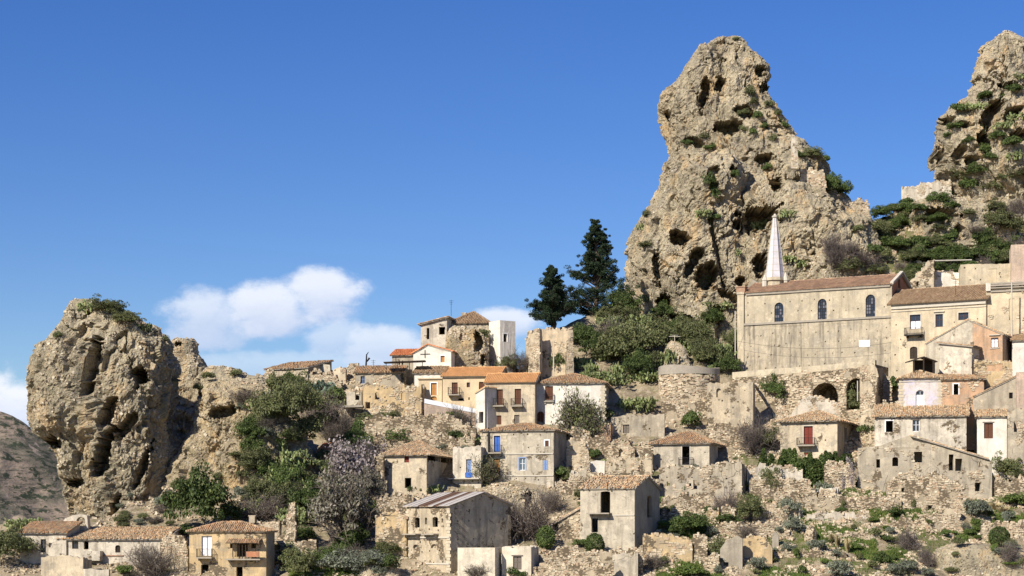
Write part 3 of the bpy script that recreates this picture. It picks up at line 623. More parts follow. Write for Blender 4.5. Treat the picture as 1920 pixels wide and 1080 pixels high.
def roof_plane(slab, tiles, pts, seed=0, thick=0.12, pitch=0.24, seg=0.42, mess=0.03, gap=0.0):
    """pts: eave left, eave right, ridge right, ridge left; a slab with rows of barrel tiles"""
    p = np.array(pts, float); e = p[1]-p[0]; e /= np.linalg.norm(e)
    up = (p[2]+p[3])/2-(p[0]+p[1])/2; up -= e*(up@e); H = np.linalg.norm(up); up /= H; n = np.cross(e, up); n /= np.linalg.norm(n)
    if n[2] < 0: n = -n
    k = len(p); V = np.concatenate([p, p-n*thick]); slab.add(V, [(i, (i+1) % k, (i+1) % k+k, i+k) for i in range(k)]+([(0, 1, 2, 3), (4, 5, 6, 7)] if k == 4 else []), None if k == 4 else [(0, 1, 2), (3, 4, 5)])
    uv = np.stack([(p-p[0])@e, (p-p[0])@up], 1); g = np.random.default_rng(seed+50)
    a = np.arange(uv[:, 0].min()+pitch/2, uv[:, 0].max(), pitch); rows = []
    for s in a:
        ts = []
        for i in range(k):
            (s0, t0), (s1, t1) = uv[i], uv[(i+1) % k]
            if (s0-s)*(s1-s) < 0: ts.append(t0+(t1-t0)*(s-s0)/(s1-s0))
        if len(ts) >= 2:
            t = min(ts)-.08
            while t < max(ts)-.1:
                if g.random() > gap: rows.append((s+g.normal()*mess*.5, t+g.normal()*mess, min(seg*1.12, max(ts)-t+.03), g.normal()*mess*1.2, g.normal()*mess*.5))
                t += seg
    if not rows: return
    r = np.array(rows); N = len(r); prof = np.array([(-.46, .0), (-.28, .62), (.28, .62), (.46, 0)])*pitch
    ang = r[:, 3]; ed = np.cos(ang)[:, None]*e+np.sin(ang)[:, None]*up; ud = -np.sin(ang)[:, None]*e+np.cos(ang)[:, None]*up
    C = p[0]+r[:, 0:1]*e+r[:, 1:2]*up
    lo = C[:, None]+ed[:, None]*(prof[:, 0]*1.0)[None, :, None]+n*(prof[:, 1]+.045+r[:, 4:5]).reshape(N, 4, 1)
    hi = C[:, None]+ud[:, None]*r[:, 2].reshape(N, 1, 1)+ed[:, None]*(prof[:, 0]*.86)[None, :, None]+n*(prof[:, 1]*.86+.01).reshape(1, 4, 1)
    V = np.concatenate([lo, hi], 1).reshape(-1, 3); o = (np.arange(N)*8)[:, None, None]
    Q = np.array([(0, 1, 5, 4), (1, 2, 6, 5), (2, 3, 7, 6), (0, 3, 2, 1)])[None]+o
    tiles.add(V, Q.reshape(-1, 4))
def ridge_tiles(tiles, a, b, seed=0, r=0.13):
    a = np.asarray(a, float); b = np.asarray(b, float); L = np.linalg.norm(b-a); n = max(1, int(L/.45)); g = np.random.default_rng(seed)
    for i in range(n):
        j = g.normal(size=3)*.02; tiles.bar(a+(b-a)*i/n+Z*.05+j, a+(b-a)*(i+1.1)/n+Z*.03+j, r, 6, r*.85)

def arch(a0, a1, z0, z1, rise=None, n=7):
    rise = (a1-a0)/2 if rise is None else rise; c = (a0+a1)/2; rx = (a1-a0)/2
    return [(a0, z0), (a1, z0)]+[(c+rx*math.cos(t), z1-rise+rise*math.sin(t)) for t in np.linspace(0, math.pi, n)]
OPEN_MAT = dict(brown=W_brown, red=W_red, orange=W_orange, blue=W_blue, fblue=W_blue2, white=W_white, grey=W_grey, dark=W_dark)
def opening(fc, root, spec, parts, pend):
    """spec: kind x0 x1 y0 y1 [options]; returns (polygon, depth) for the wall and queues the joinery"""
    kind, x0, x1, y0, y1 = spec[:5]; opt = spec[5] if len(spec) > 5 else {}
    a0, zb = fc.uv(x0, y1); a1, zt = fc.uv(x1, y0); zb = (zb+fc.uv(x1, y1)[1])/2; zt = (zt+fc.uv(x0, y0)[1])/2
    if a1 < a0: a0, a1 = a1, a0
    poly = arch(a0, a1, zb, zt, opt.get('rise')) if opt.get('arch') else [(a0, zb), (a1, zb), (a1, zt), (a0, zt)]
    col = OPEN_MAT.get(opt.get('col', 'brown')); D = opt.get('d', .2); zl = zt if not opt.get('arch') else zt
    if kind == 'niche': return poly, opt.get('d', .3)
    def leaf(nm, b0, b1, c0, c1, d, mat, parent, th=.05):
        mb = MB(); fc.box(mb, b0, b1, c0, c1, d-th, d)
        # sunk panels and rails on the leaf
        for f0, f1 in ((.08, .46), (.54, .92)): fc.box(mb, b0+(b1-b0)*.14, b1-(b1-b0)*.14, c0+(c1-c0)*f0, c0+(c1-c0)*f1, d+.004, d+.024)
        pend.append((nm, mb, mat, parent)); return mb
    if kind in ('door', 'shut'):
        nm = 'door' if kind == 'door' else 'shutter'; mid = (a0+a1)/2; gp = opt.get('ajar', 0)
        leaf(nm, a0, mid-.015, zb, zt, -D, col, None)
        leaf(nm, mid+.015+gp*(a1-mid), a1, zb, zt, -D, col, None)
    if kind == 'win':
        mb = MB(); f = .07
        for b in ((a0, a0+f, zb, zt), (a1-f, a1, zb, zt), ((a0+a1)/2-f*.5, (a0+a1)/2+f*.5, zb, zt)): fc.box(mb, *b, -D-.06, -D)
        for b in ((zb, zb+f), (zt-f, zt), (zb+(zt-zb)*.55, zb+(zt-zb)*.55+f*.7)): fc.box(mb, a0+f, a1-f, *b, -D-.055, -D-.005)
        pm = MB(); fc.box(pm, a0+.02, a1-.02, zb+.02, zt-.02, -D-.045, -D-.03)
        pend.append(('window', mb, col, None)); pend.append(('pane', pm, opt.get('glass', GLASS), 'prev'))
        if opt.get('curtain'):
            cm = MB(); fc.box(cm, a0+.1, a1-.1, zb+.08, zb+(zt-zb)*opt['curtain'], -D-.02, -D-.012); pend.append(('curtain', cm, CURT, 'prev'))
    if opt.get('grille'):
        mb = MB()
        for i in range(1, 6): fc.box(mb, a0+(a1-a0)*i/6-.015, a0+(a1-a0)*i/6+.015, zb, zt, -.1, -.07)
        pend.append(('grille', mb, IRON, None))
    if opt.get('sill'):
        mb = MB(); fc.box(mb, a0-.12, a1+.12, zb-.12, zb-.003, -.04, .12); pend.append(('sill', mb, CONC, None))
    if opt.get('trim'):
        mb = MB(); tw = .14; m2 = opt.get('trimmat', W_white)
        fc.box(mb, a0-tw, a0-.003, zb, zt, -.02, .035); fc.box(mb, a1+.003, a1+tw, zb, zt, -.02, .035); fc.box(mb, a0-tw, a1+tw, zt+.003, zt+tw, -.02, .04)
        pend.append(('surround', mb, m2, None))
    if opt.get('lintel'):
        mb = MB(); fc.box(mb, a0-.25, a1+.25, zt+.3, zt+.42, -.04, .22); pend.append(('lintel', mb, CONC, None))
    if opt.get('wood'):
        mb = MB(); fc.box(mb, a0-.18, a1+.18, zt+.004, zt+.16, -.3, .03); pend.append(('lintel', mb, W_grey, None))
    return poly, (None if kind in ('void', 'hole') else opt.get('deep', .55))
def balcony(fc, pend, x0, x1, yt, yb, depth=.85, rail=True, mat=CONCD, rh=1.0):
    a0, z0 = fc.uv(x0, yb); a1, z1 = fc.uv(x1, yb); zt = fc.uv((x0+x1)/2, yt)[1]; z0 = (z0+z1)/2
    mb = MB(); fc.box(mb, a0, a1, z0, z0+.16, .05, depth)
    for q in (.12, .88): fc.box(mb, a0+(a1-a0)*q-.09, a0+(a1-a0)*q+.09, z0-.28, z0-.003, .05, depth*.6)
    pend.append(('balcony', mb, mat, None))
    if rail:
        r = MB(); zb = z0+.16; zt = zb+rh
        for zz in (zt-.05, zb+.06):
            fc.box(r, a0+.02, a1-.02, zz, zz+.04, depth-.07, depth-.03)
            for aa in (a0+.02, a1-.06): fc.box(r, aa, aa+.04, zz+.002, zz+.036, .05, depth-.07)
        n = max(4, int((a1-a0)/.16))
        for i in range(n+1):
            aa = a0+.02+(a1-a0-.07)*i/n; w_ = .04 if i in (0, n) else .022; fc.box(r, aa, aa+w_, zb, zt-.04, depth-.065, depth-.038)
        for i in range(1, 5):
            for aa in (a0+.02, a1-.05): fc.box(r, aa, aa+.022, zb, zt-.04, .05+(depth-.1)*i/5, .07+(depth-.1)*i/5)
        pend.append(('railing', r, IRON, 'prev'))
def putlogs(fc, outline, taken, n_, seed, y0=None):
    """small scaffold holes left in the wall, in loose rows"""
    g = np.random.default_rng(seed); ol = np.array(outline); out = []
    x0, x1, z1 = ol[:, 0].min(), ol[:, 0].max(), ol[:, 1].max(); z0 = y0
    sp = n_; zz = z0+.7
    while zz < z1-.3:
        xx = x0+g.uniform(.4, 1.2)
        while xx < x1-.4:
            a, z, r = xx+g.normal()*.15, zz+g.normal()*.12, g.uniform(.07, .12)
            q = [(a-r, z-r), (a+r*g.uniform(.8, 1.2), z-r), (a+r, z+r), (a-r*.9, z+r*1.1)]
            bad = any(a+.3 > min(p[0] for p in h) and a-.3 < max(p[0] for p in h) and z+.3 > min(p[1] for p in h) and z-.3 < max(p[1] for p in h) for h in taken)
            if not bad and g.random() < .85 and inpoly(np.array([a-.25, a+.25, a, a]), np.array([z, z, z+.25, z-.2]), ol).all(): out.append((q, .22))
            xx += sp*g.uniform(.75, 1.3)
        zz += sp*.85
    return out
def flush(root, pend):
    last = None; rl = np.array(root.location)
    for nm, mb, mat, par in pend:
        if not mb.v: continue
        if par == 'prev': mb.build(nm, mat, last, rl)
        else: last = mb.build(nm, mat, root, rl)
SEED = [100]
def house(name, label, cat, xl, xr, base, eave, yaw=-20, Y=None, xs=None, xsl=None, D=7.0, roof='gable', ridge=None, wall=P_grey, smat=None, tile=T_old, front=(), side=(), left=(), put=0, sput=0, balc=(), over=.3, drop=5, ragged=0, stone=None, group=None, thick=.45, mess=.03, gap=0, inset=.5, eaveB=None, extra=None, quoin=(), slabmat=None, ex=()):
    SEED[0] += 7; sdn = SEED[0]
    Y = Y or Yg(base); xm = (xl+xr)/2; fm = facing(xm, Y, yaw)
    aL = fm.uv(xl, base)[0]; aR = fm.uv(xr, base)[0]; L = aR-aL; A = fm.at(aL, 0); B = fm.at(aR, 0)
    fc = Fac(A, fm.e, fm.n); e2 = -fm.n
    def depth_of(c, px):
        k = (px-960)/F; return (k*c[1]-c[0])/(e2[0]-k*e2[1])
    if xs: D = depth_of(B, xs)
    if xsl: D = depth_of(A, xsl)
    if not 2.0 < D < 13: print('DEPTH', label, D); D = min(max(D, 3.0), 11.0) if D > 0 else 6.0
    zb = fc.uv(xm, base)[1]; ze = fc.uv(xm, eave)[1]; z0 = zb-drop
    fr = Fac(B, e2, fc.e); fl = Fac(A, e2, -fc.e); fb = Fac(A+e2*D, fc.e, e2)
    root = thing(name, (*((A+B)/2+e2*D/2)[:2], zb), label, cat, group); rl = np.array(root.location)
    def zat(a, d, py): Yq = (fc.at(a, 0)+e2*d)[1]; return (HZ-py)/F*Yq
    tF = tB = [(L, ze), (0, ze)]; tR = tL = [(D-thick-.004, ze), (thick+.004, ze)]
    s0, s1 = thick+.004, D-thick-.004
    planes = []; ridges = []; o = over
    P = lambda a, d, z: fc.at(a, z)+e2*d
    if roof == 'gable':
        zr = zat(L/2, D/2, ridge); sl = (zr-ze)/(D/2); tR = tL = [(s1, ze+sl*thick), (D/2, zr), (s0, ze+sl*thick)]
        lf = .13
        planes = [[P(-o, -o, ze-sl*o+lf), P(L+o, -o, ze-sl*o+lf), P(L+o, D/2, zr+lf), P(-o, D/2, zr+lf)], [P(L+o, D+o, ze-sl*o+lf), P(-o, D+o, ze-sl*o+lf), P(-o, D/2+.01, zr+lf), P(L+o, D/2+.01, zr+lf)]]
        ridges = [(P(-o, D/2, zr+lf+.03), P(L+o, D/2, zr+lf+.03))]
    elif roof == 'gablef':
        am, zr = fc.uv(ridge[0], ridge[1]); tF = tB = [(L, ze if eaveB is None else fc.uv(xr, eaveB)[1]), (am, zr), (0, ze)]
        zR = tF[0][1]; tR = [(s1, zR), (s0, zR)]; slL = (zr-ze)/am; slR = (zr-zR)/(L-am); lf = .13
        planes = [[P(-o, D+o, ze-slL*o+lf), P(-o, -o*.5, ze-slL*o+lf), P(am, -o*.5, zr+lf), P(am, D+o, zr+lf)], [P(L+o, -o*.5, zR-slR*o+lf), P(L+o, D+o, zR-slR*o+lf), P(am+.01, D+o, zr+lf), P(am+.01, -o*.5, zr+lf)]]
        ridges = [(P(am, -o*.5, zr+lf+.03), P(am, D+o, zr+lf+.03))]
    elif roof == 'shed':
        zr = zat(L/2, D, ridge); sl = (zr-ze)/D; tR = tL = [(s1, zr-sl*thick), (s0, ze+sl*thick)]; tB = [(L, zr), (0, zr)]; lf = .13
        planes = [[P(-o, -o, ze-sl*o+lf), P(L+o, -o, ze-sl*o+lf), P(L+o, D+o*.3, zr+lf), P(-o, D+o*.3, zr+lf)]]
    elif roof in ('shedr', 'shedl'):
        # one slope falling along the front; ridge = picture row of the higher front corner
        hi = fc.uv(xr if roof == 'shedl' else xl, ridge)[1]; zl_, zr_ = (ze, hi) if roof == 'shedl' else (hi, fc.uv(xr, eave)[1])
        tF = tB = [(L, zr_), (0, zl_)]; tR = [(s1, zr_), (s0, zr_)]; tL = [(s1, zl_), (s0, zl_)]; lf = .13; sl = (zr_-zl_)/L
        q = [P(-o, -o, zl_-sl*o+lf), P(L+o, -o, zr_+sl*o+lf), P(L+o, D+o, zr_+sl*o+lf), P(-o, D+o, zl_-sl*o+lf)]
        planes = [[q[3], q[0], q[1], q[2]]] if roof == 'shedl' else [[q[1], q[2], q[3], q[0]]]
    elif roof == 'hip':
        zr = zat(L/2, D/2, ridge); i_ = min(inset*D, L*.48); sl = (zr-ze)/(D/2); lf = .13; zo = ze-sl*o+lf
        a, b, c_, d_ = P(-o, -o, zo), P(L+o, -o, zo), P(L+o, D+o, zo), P(-o, D+o, zo); r0, r1 = P(i_, D/2, zr+lf), P(L-i_, D/2, zr+lf)
        planes = [[a, b, r1, r0], [c_, d_, r0, r1], [b, c_, r1+(r1-r0)*.0, r1+.001*e2], [d_, a, r0, r0+.001*e2]]
        ridges = [(r0, r1), (a, r0), (b, r1)]
    elif roof == 'flat':
        mb = MB(); mb.box(P(thick, thick, ze-.5), fc.e*(L-2*thick), e2*(D-2*thick), Z*.2); mb.build('flat_roof', CONCD, root, rl)
    if ragged:
        tF = rag(tF, ragged, .4, sdn); tR = rag(tR, ragged, .4, sdn+1); tL = rag(tL, ragged, .4, sdn+2); tB = rag(tB, ragged, .4, sdn+3)
    pend = []; mb = MB()
    oF = [(0, z0), (L, z0)]+list(tF); oR = [(s0, z0), (s1, z0)]+list(tR); oL = [(s0, z0), (s1, z0)]+list(tL); oB = [(0, z0), (L, z0)]+list(tB)
    hF = [opening(fc, root, sp, None, pend) for sp in front]; hR = [opening(fr, root, sp, None, pend) for sp in side]; hL = [opening(fl, root, sp, None, pend) for sp in left]
    pF = putlogs(fc, oF, [h for h, d in hF], put, sdn, zb) if put else []
    pR = putlogs(fr, oR, [h for h, d in hR], sput, sdn+1, zb) if sput else []
    panel(mb, fc, oF, hF+pF, thick, seed=sdn)
    if smat is None: panel(mb, fr, oR, hR+pR, thick, seed=sdn+1)
    panel(mb, fl, oL, hL, thick, seed=sdn+2); panel(mb, fb, oB, [], thick, seed=sdn+3, grid=2)
    mb.build('wall', wall, root, rl)
    if smat is not None:
        m2 = MB(); panel(m2, fr, oR, hR+pR, thick, seed=sdn+1); tag(m2.build('wall', smat, root, rl), 'darker grey side wall' if smat in (P_cement, P_grey, P_ruing) else 'side wall of a different colour')  # greyer plaster on some of these sides puts their shade into the colour
    if stone is not None:
        sm = MB(); stone_face(sm, fc, oF, [h for h, d in hF], sdn, where=stone); stone_face(sm, fr, oR, [h for h, d in hR], sdn+1, where=stone)
        if sm.v: tag(sm.build('wall_stones', STONES, root, rl), kind='stuff')
    for px in quoin:
        qm = MB(); a = fc.uv(px, eave)[0]; zz = z0+3; k = 0
        while zz < ze-.5:
            wq = .42 if k % 2 else .26; fc.box(qm, a-wq, a+wq, zz, zz+.33, -.01, .03); zz += .4; k += 1
        pend.append(('quoins', qm, QUOIN, None))
    for b in balc: balcony(fc, pend, *b[:4], **(b[4] if len(b) > 4 else {}))
    flush(root, pend)
    if planes:
        sb, tb = MB(), MB()
        for i, pl in enumerate(planes): roof_plane(sb, tb, pl, sdn+i, mess=mess, gap=gap)
        for i, (a, b) in enumerate(ridges): ridge_tiles(tb, a, b, sdn+i)
        ro = sb.build('roof', slabmat or CONCD, root, rl)
        tag(tb.build('roof_tiles', tile, ro, rl), kind='stuff')
    h = dict(root=root, fc=fc, fr=fr, fl=fl, e2=e2, L=L, D=D, ze=ze, zb=zb, P=P, rl=rl)
    return h
def part(h, nm, mb, mat, parent=None, **kw): return tag(mb.build(nm, mat, parent or h['root'], h['rl']), **kw)
def ruin(label, outline, Y=None, yaw=-15, thick=.6, holes=(), mat=P_stone, stones=True, ragged=.14, drop=2.5, cat='ruin wall', name='ruin', where=None, cover=.92, sz=.22, put=0, group=None, proud=.055, rt=0.0, pxb=None):
    """a standing piece of wall; outline = picture points of its top edge from left to right, and base row"""
    SEED[0] += 7; sdn = SEED[0]; tops, base = outline
    xl, xr = tops[0][0], tops[-1][0]; Y = Y or Yg(base); fc0 = facing((xl+xr)/2, Y, yaw)
    a0 = fc0.uv(xl, base)[0]; fc = Fac(fc0.at(a0, 0), fc0.e, fc0.n); zb = fc.uv((xl+xr)/2, base)[1]
    top = [fc.uv(*p) for p in tops]; top = [(max(0, a), z) for a, z in top]
    Lr = top[-1][0]; oT = rag(top[::-1], ragged, .4, sdn) if ragged else top[::-1]
    out = [(0, zb-drop), (Lr, zb-drop)]+list(oT)
    root = thing(name, (*fc.at(Lr/2, 0)[:2], zb), label, cat, group); rl = np.array(root.location); pend = []
    hs = [opening(fc, root, sp, None, pend) for sp in holes]; pl = putlogs(fc, out, [h for h, d in hs], put, sdn, zb) if put else []
    mb = MB(); panel(mb, fc, out, hs+pl, thick, seed=sdn, rough=.07)
    if rt:   # return wall running back from the right end
        fr = Fac(fc.at(Lr, 0)-fc.n*(thick+.004), -fc.n, fc.e); zt = top[-1][1]
        panel(mb, fr, [(0, zb-drop), (rt, zb-drop)]+rag([(rt, zt-.4*rt*.3), (0, zt)], ragged, .4, sdn+4), (), thick, seed=sdn+2, rough=.07)
    mb.build('wall', mat, root, rl)
    if stones:
        sm = MB(); stone_face(sm, fc, out, [h for h, d in hs]+[h for h, d in pl], sdn, cover, sz, proud, where)
        if rt: stone_face(sm, fr, [(0, zb-drop), (rt, zb-drop), (rt, zt), (0, zt)], (), sdn+3, cover, sz, proud, where)
        # loose stones along the broken top
        g = np.random.default_rng(sdn); n = max(3, int(Lr/.3)); s = g.uniform(0, Lr, n); tz = np.interp(s, [t[0] for t in oT][::-1], [t[1] for t in oT][::-1])
        C = np.array([fc.at(a, z, -thick*g.random()) for a, z in zip(s, tz)]); an = g.uniform(0, 6.28, n)
        stones_mesh(sm, C, np.stack([np.cos(an), np.sin(an), 0*an], 1), np.stack([-np.sin(an), np.cos(an), 0*an], 1), np.repeat(Z[None], n, 0), g.uniform(.08, .22, (n, 3)), g)
        tag(sm.build('wall_stones', STONES, root, rl), kind='stuff')
    flush(root, pend)
    return dict(root=root, fc=fc, rl=rl, L=Lr, zb=zb)
# ---------------------------------------------------------------- the village, from the left
P_whiteb = plaster('plaster_cream_white', (0.68, 0.60, 0.46), 0.3, 0.05)
P_ochre2 = plaster('plaster_ruin_cream', (0.60, 0.48, 0.32), 0.4, 0.3)
# low whitewashed pair at the lower left corner
h = house('stone_house', 'small weathered white house at the far lower left with a tiled lean roof', 'house', 37, 124, 1046, 1000, -8, Y=229, D=6, roof='shed', ridge=981, wall=P_whitew, tile=T_old,
      front=[('win', 76, 86, 1011, 1036, dict(col='grey')), ('niche', 91, 97, 1018, 1026)], put=0, drop=4, xs=150)
h = house('stone_house', 'long low whitewashed house with a mottled tile roof below the boulder crag', 'house', 112, 306, 1060, 1012, -6, Y=228.3, D=7, roof='shed', ridge=991, wall=P_whitew, tile=T_oldlt, mess=.05, gap=.04,
      front=[('void', 116, 122, 1016, 1025), ('win', 135, 147, 1013, 1029, dict(col='dark')), ('void', 157, 166, 1015, 1030, dict(col='dark')), ('door', 216, 226, 1022, 1036, dict(arch=True, col='dark', rise=.25))], drop=4)
mb = MB(); f = h['fc']; a0, z0 = f.uv(160, 1051); a1, z1 = f.uv(193, 1033); f.box(mb, a0, a1, z0, z1, -.02, 1.1); part(h, 'parapet_box', mb, P_whitew)
mb = MB(); a0, z0 = f.uv(193, 1043); a1, z1 = f.uv(232, 1040.5); f.box(mb, a0, a1, z0, z1, -.02, .12); part(h, 'string_course', mb, BRICK)
r = ruin('arched white bell gable rising behind the low whitewashed houses at the left', ([(115, 983), (122, 972), (136, 966), (150, 964), (163, 967), (165, 986)], 1000), Y=233.5, yaw=-5, thick=1.0, holes=[('void', 143, 160, 969, 986, dict(arch=True))], mat=P_whitew, stones=False, ragged=.05, cat='bell gable', name='bell_gable')
ruin('stained cream retaining wall with pilasters under the low whitewashed house', ([(77, 1045), (110, 1042), (156, 1045)], 1092), Y=222.5, yaw=-4, mat=P_cream, stones=False, ragged=.1, rt=3)
mb = MB(); r = ruin('lower stained wall at the bottom edge beside the pilastered retaining wall', ([(156, 1067), (204, 1068)], 1100), Y=221.5, yaw=-4, mat=P_whitew, stones=False, ragged=.06)
ruin('broken stone wall end between the long low house and the balcony house', ([(300, 1018), (318, 1003), (345, 1005), (352, 1030)], 1085), Y=226.5, yaw=-8, mat=P_ruin, where=-.1)
# house with two balconies, bottom left
h = house('balcony_house', 'cream two storey house with two sagging balconies and a dark shaded side', 'house', 355, 499, 1090, 996, -9, Y=224.5, xs=515, roof='hip', ridge=981, inset=.95, wall=P_ochre, smat=P_cement, tile=T_old, mess=.04,
      front=[('shut', 378, 397, 1005, 1042, dict(col='white', ajar=.1, deep=.4)), ('void', 444, 465, 1017, 1044), ('void', 471, 480, 1017, 1028), ('void', 431, 435, 1020, 1028), ('void', 377, 391, 1059, 1090), ('void', 443, 455, 1063, 1090)],
      balc=[(372, 401, 1030, 1047, dict(depth=.9)), (426, 492, 1030, 1050, dict(depth=1.0, rail=False))], drop=3)
f = h['fc']; mb = MB(); sb = MB()
a0, zt = f.uv(428, 1014); a1, _ = f.uv(490, 1014); roof_plane(sb, mb, [f.at(a0, zt-.25, 1.1), f.at(a1, zt-.25, 1.1), f.at(a1, zt+.15, .03), f.at(a0, zt+.15, .03)], 5, thick=.06)
tag(part(h, 'balcony_canopy', sb, W_grey)); c_ = tag(mb.build('canopy_tiles', T_old, h['root'].children[-1], h['rl']), kind='stuff')
mb = MB()
for q in range(6): mb = MB(); a = f.uv(440+q*6, 1030)[0]; f.box(mb, a, a+.07, f.uv(450, 1044)[1], zt-.3, .85, .92); part(h, 'balcony_post', mb, W_dark)
mb = MB(); f.box(mb, f.uv(466, 1040)[0], f.uv(490, 1040)[0], f.uv(480, 1044)[1], f.uv(480, 1034)[1], .82, .98); part(h, 'parapet', mb, P_brick)
mb = MB(); p = h['P'](h['L']*.72, h['D']*.5, h['ze']+1.0); mb.box(p, f.e*.7, h['e2']*.6, Z*.75); mb.box(p+Z*.76-f.e*.1, f.e*.9, h['e2']*.8, Z*.12); part(h, 'chimney', mb, P_cream)
ruin('tall ruined wall end with a dark doorway behind the cream balcony house', ([(480, 990), (500, 978), (520, 980), (536, 974), (541, 946), (553, 944), (554, 1000), (552, 1015)], 1075), Y=230, yaw=-10, holes=[('void', 525, 536, 976, 1003), ('void', 528, 536, 1026, 1052, dict(arch=True))], mat=P_ruin, where=-.05, thick=.7, drop=4)
ruin('pale crumbling garden wall between the balcony house and the grey olive tree', ([(540, 1020), (560, 1017), (592, 1019), (594, 1026)], 1075), Y=229, yaw=-12, mat=P_ruin, where=.1, rt=3, put=1.6)
house('hut', 'tiny hut with a terracotta roof almost buried in trees left of centre', 'hut', 597, 626, 874, 849, -8, Y=257, D=4, roof='shed', ridge=833, wall=P_ruin, tile=T_red, drop=4)
# cream hip roofed house, centre left
h = house('hip_roofed_house', 'cream house with a pyramid tile roof and a shadowed corner loggia', 'house', 719, 800, 932, 853, -14, xs=846, Y=247, roof='hip', ridge=828, inset=.62, wall=P_cream, smat=P_greylt, tile=T_oldlt, over=.45, eaveB=None,
      front=[('shut', 758, 767, 855.5, 867, dict(col='red', deep=.4)), ('void', 759, 771, 896, 915)], side=[('void', 801, 822, 851, 864), ('void', 826, 842, 853, 868)], drop=4)
f = h['fr']; mb = MB()
for q in (803, 814, 823, 832, 841):
    mb = MB(); a = f.uv(q, 860)[0]; f.box(mb, a-.05, a+.05, f.uv(q, 866)[1], f.uv(q, 849)[1], .01, .1); part(h, 'loggia_post', mb, W_dark)
ruin('broken annex wall with a dark doorway left of the cream hip roofed house', ([(703, 858), (712, 853), (719, 856)], 935), Y=246.3, yaw=-14, holes=[('void', 704, 713, 883, 910)], mat=P_ruin, where=.1)
ruin('fallen tile topped wall under the cream hip roofed house', ([(757, 929), (775, 926), (800, 928), (812, 932)], 965), Y=241, yaw=-14, mat=P_ruin, thick=1.0)
# house with the blue balcony door, centre
h = house('balcony_house', 'stone coloured house with a blue balcony door and blue windows', 'house', 904, 1038, 908, 808, -13, xs=1066, Y=251, roof='hip', ridge=796, inset=1.1, wall=P_greylt, smat=P_grey, tile=T_old, mess=.06, gap=.06, put=1.7,
      front=[('shut', 926, 938, 817, 847, dict(col='blue', trim=True, trimmat=CONC, ajar=.0)), ('shut', 925, 938, 860, 890, dict(col='orange', trim=True, trimmat=CONC)), ('win', 974, 985, 859, 882, dict(col='white', glass=GLASSB, trim=True, trimmat=W_blue2, d=.12)), ('shut', 1018, 1027, 863, 881, dict(col='fblue', d=.05)), ('shut', 1022, 1029, 826, 837, dict(col='brown', trim=True, d=.05))],
      balc=[(918, 942, 830, 851), (917, 938, 880, 893, dict(depth=.7))], quoin=(906, 946), drop=5)
f = h['fc']; mb = MB()
for py in (852, 893): mb = MB(); z = f.uv(970, py)[1]; f.box(mb, -.03, h['L']-.05, z, z+.16, .001, .09); part(h, 'string_course', mb, CONC)
mb = MB(); a = f.uv(916.5, 880)[0]; f.box(mb, a-.07, a+.07, f.uv(917, 893)[1], h['ze']+.5, .12, .26); part(h, 'drainpipe', mb, IRON)
h = house('annex', 'low plastered annex with a faded blue door left of the blue balcony house', 'house', 849, 902, 915, 838, -13, Y=250.5, D=5, roof='none', wall=P_whitew, ragged=.12, front=[('door', 874, 884, 861, 896, dict(col='fblue')), ], put=2.2, drop=4)
f = h['fc']; mb = MB(); a = f.uv(879, 890)[0]; f.box(mb, a-.5, a+.5, f.uv(879, 895)[1], f.uv(879, 886)[1], -.08, .06); part(h, 'blue_panel', mb, W_blue)
mb = MB(); f.box(mb, -.4, h['L']-.1, f.uv(879, 898.5)[1], f.uv(879, 896.5)[1], .001, .8); part(h, 'ledge', mb, CONC)
# tall house with the sheet metal roof, bottom centre
h = house('metal_roofed_house', 'tall ruined house with pale and rusty sheet metal roof strips', 'house', 762, 843, 1085, 950, -44, Y=228, xs=958, roof='none', wall=P_ruin, smat=P_ruing, sput=2.4, drop=4, put=1.5, quoin=(763.5, 841),
      front=[('void', 778, 787, 970, 989, dict(arch=True, rise=.2)), ('void', 811, 821, 969, 988, dict(arch=True, rise=.2)), ('niche', 797, 801, 970, 983, dict(arch=True)), ('niche', 775, 784, 1021, 1028, dict(arch=True, rise=.3)), ('niche', 808, 819, 1020, 1028, dict(arch=True, rise=.3)), ('niche', 828, 831, 972, 980)],
      balc=[(764, 789, 990, 1003, dict(rail=False, depth=.9)), (800, 823, 990, 1003, dict(rail=False, depth=.9))])
fr = h['fr']; D = h['D']; zr = fr.uv(906, 925)[1]; ar = fr.uv(906, 925)[0]; ze = h['ze']; zk = fr.uv(955, 945)[1]
mb = MB(); panel(mb, fr, [(.02, ze-.6), (D, ze-.6), (D, zk), (ar, zr), (.02, ze+.02)], (), .42, seed=3); tag(part(h, 'gable', mb, P_ruing), 'cracked grey gable end')
L = h['L']; n_ = 9
up = (ar*h['e2']+Z*(zr-ze)); 
for i in range(n_):
    mb = MB(); w_ = (L+.6)/n_; o_ = h['P'](-.3+i*w_, -.35, ze-.35*(zr-ze)/ar+.14+.012*(i % 2)); ln = up*(1+.35/ar)
    mb.box(o_, f.e*0+h['fc'].e*(w_-.02), ln, Z*.05); mb.box(o_+Z*.051, h['fc'].e*.06, ln, Z*.05)
    tag(part(h, 'metal_sheet', mb, METAL_R if i in (3, 4, 6) else METAL_W), 'rusty metal sheet' if i in (3, 4, 6) else 'pale metal sheet')
sb, tb = MB(), MB(); roof_plane(sb, tb, [h['P'](L+.2, D+.3, zk-.1), h['P'](-.3, D+.3, zk-.1), h['P'](-.3, ar, zr+.1), h['P'](L+.2, ar, zr+.1)], 9); ro = part(h, 'rear_roof', sb, CONCD); tag(tb.build('roof_tiles', T_old, ro, h['rl']), kind='stuff')
f = h['fc']; mb = MB()
for py in (1009, 1058): mb = MB(); z = f.uv(800, py)[1]; f.box(mb, -.04, L-.03, z, z+.18, .001, .1); part(h, 'string_course', mb, CONC)
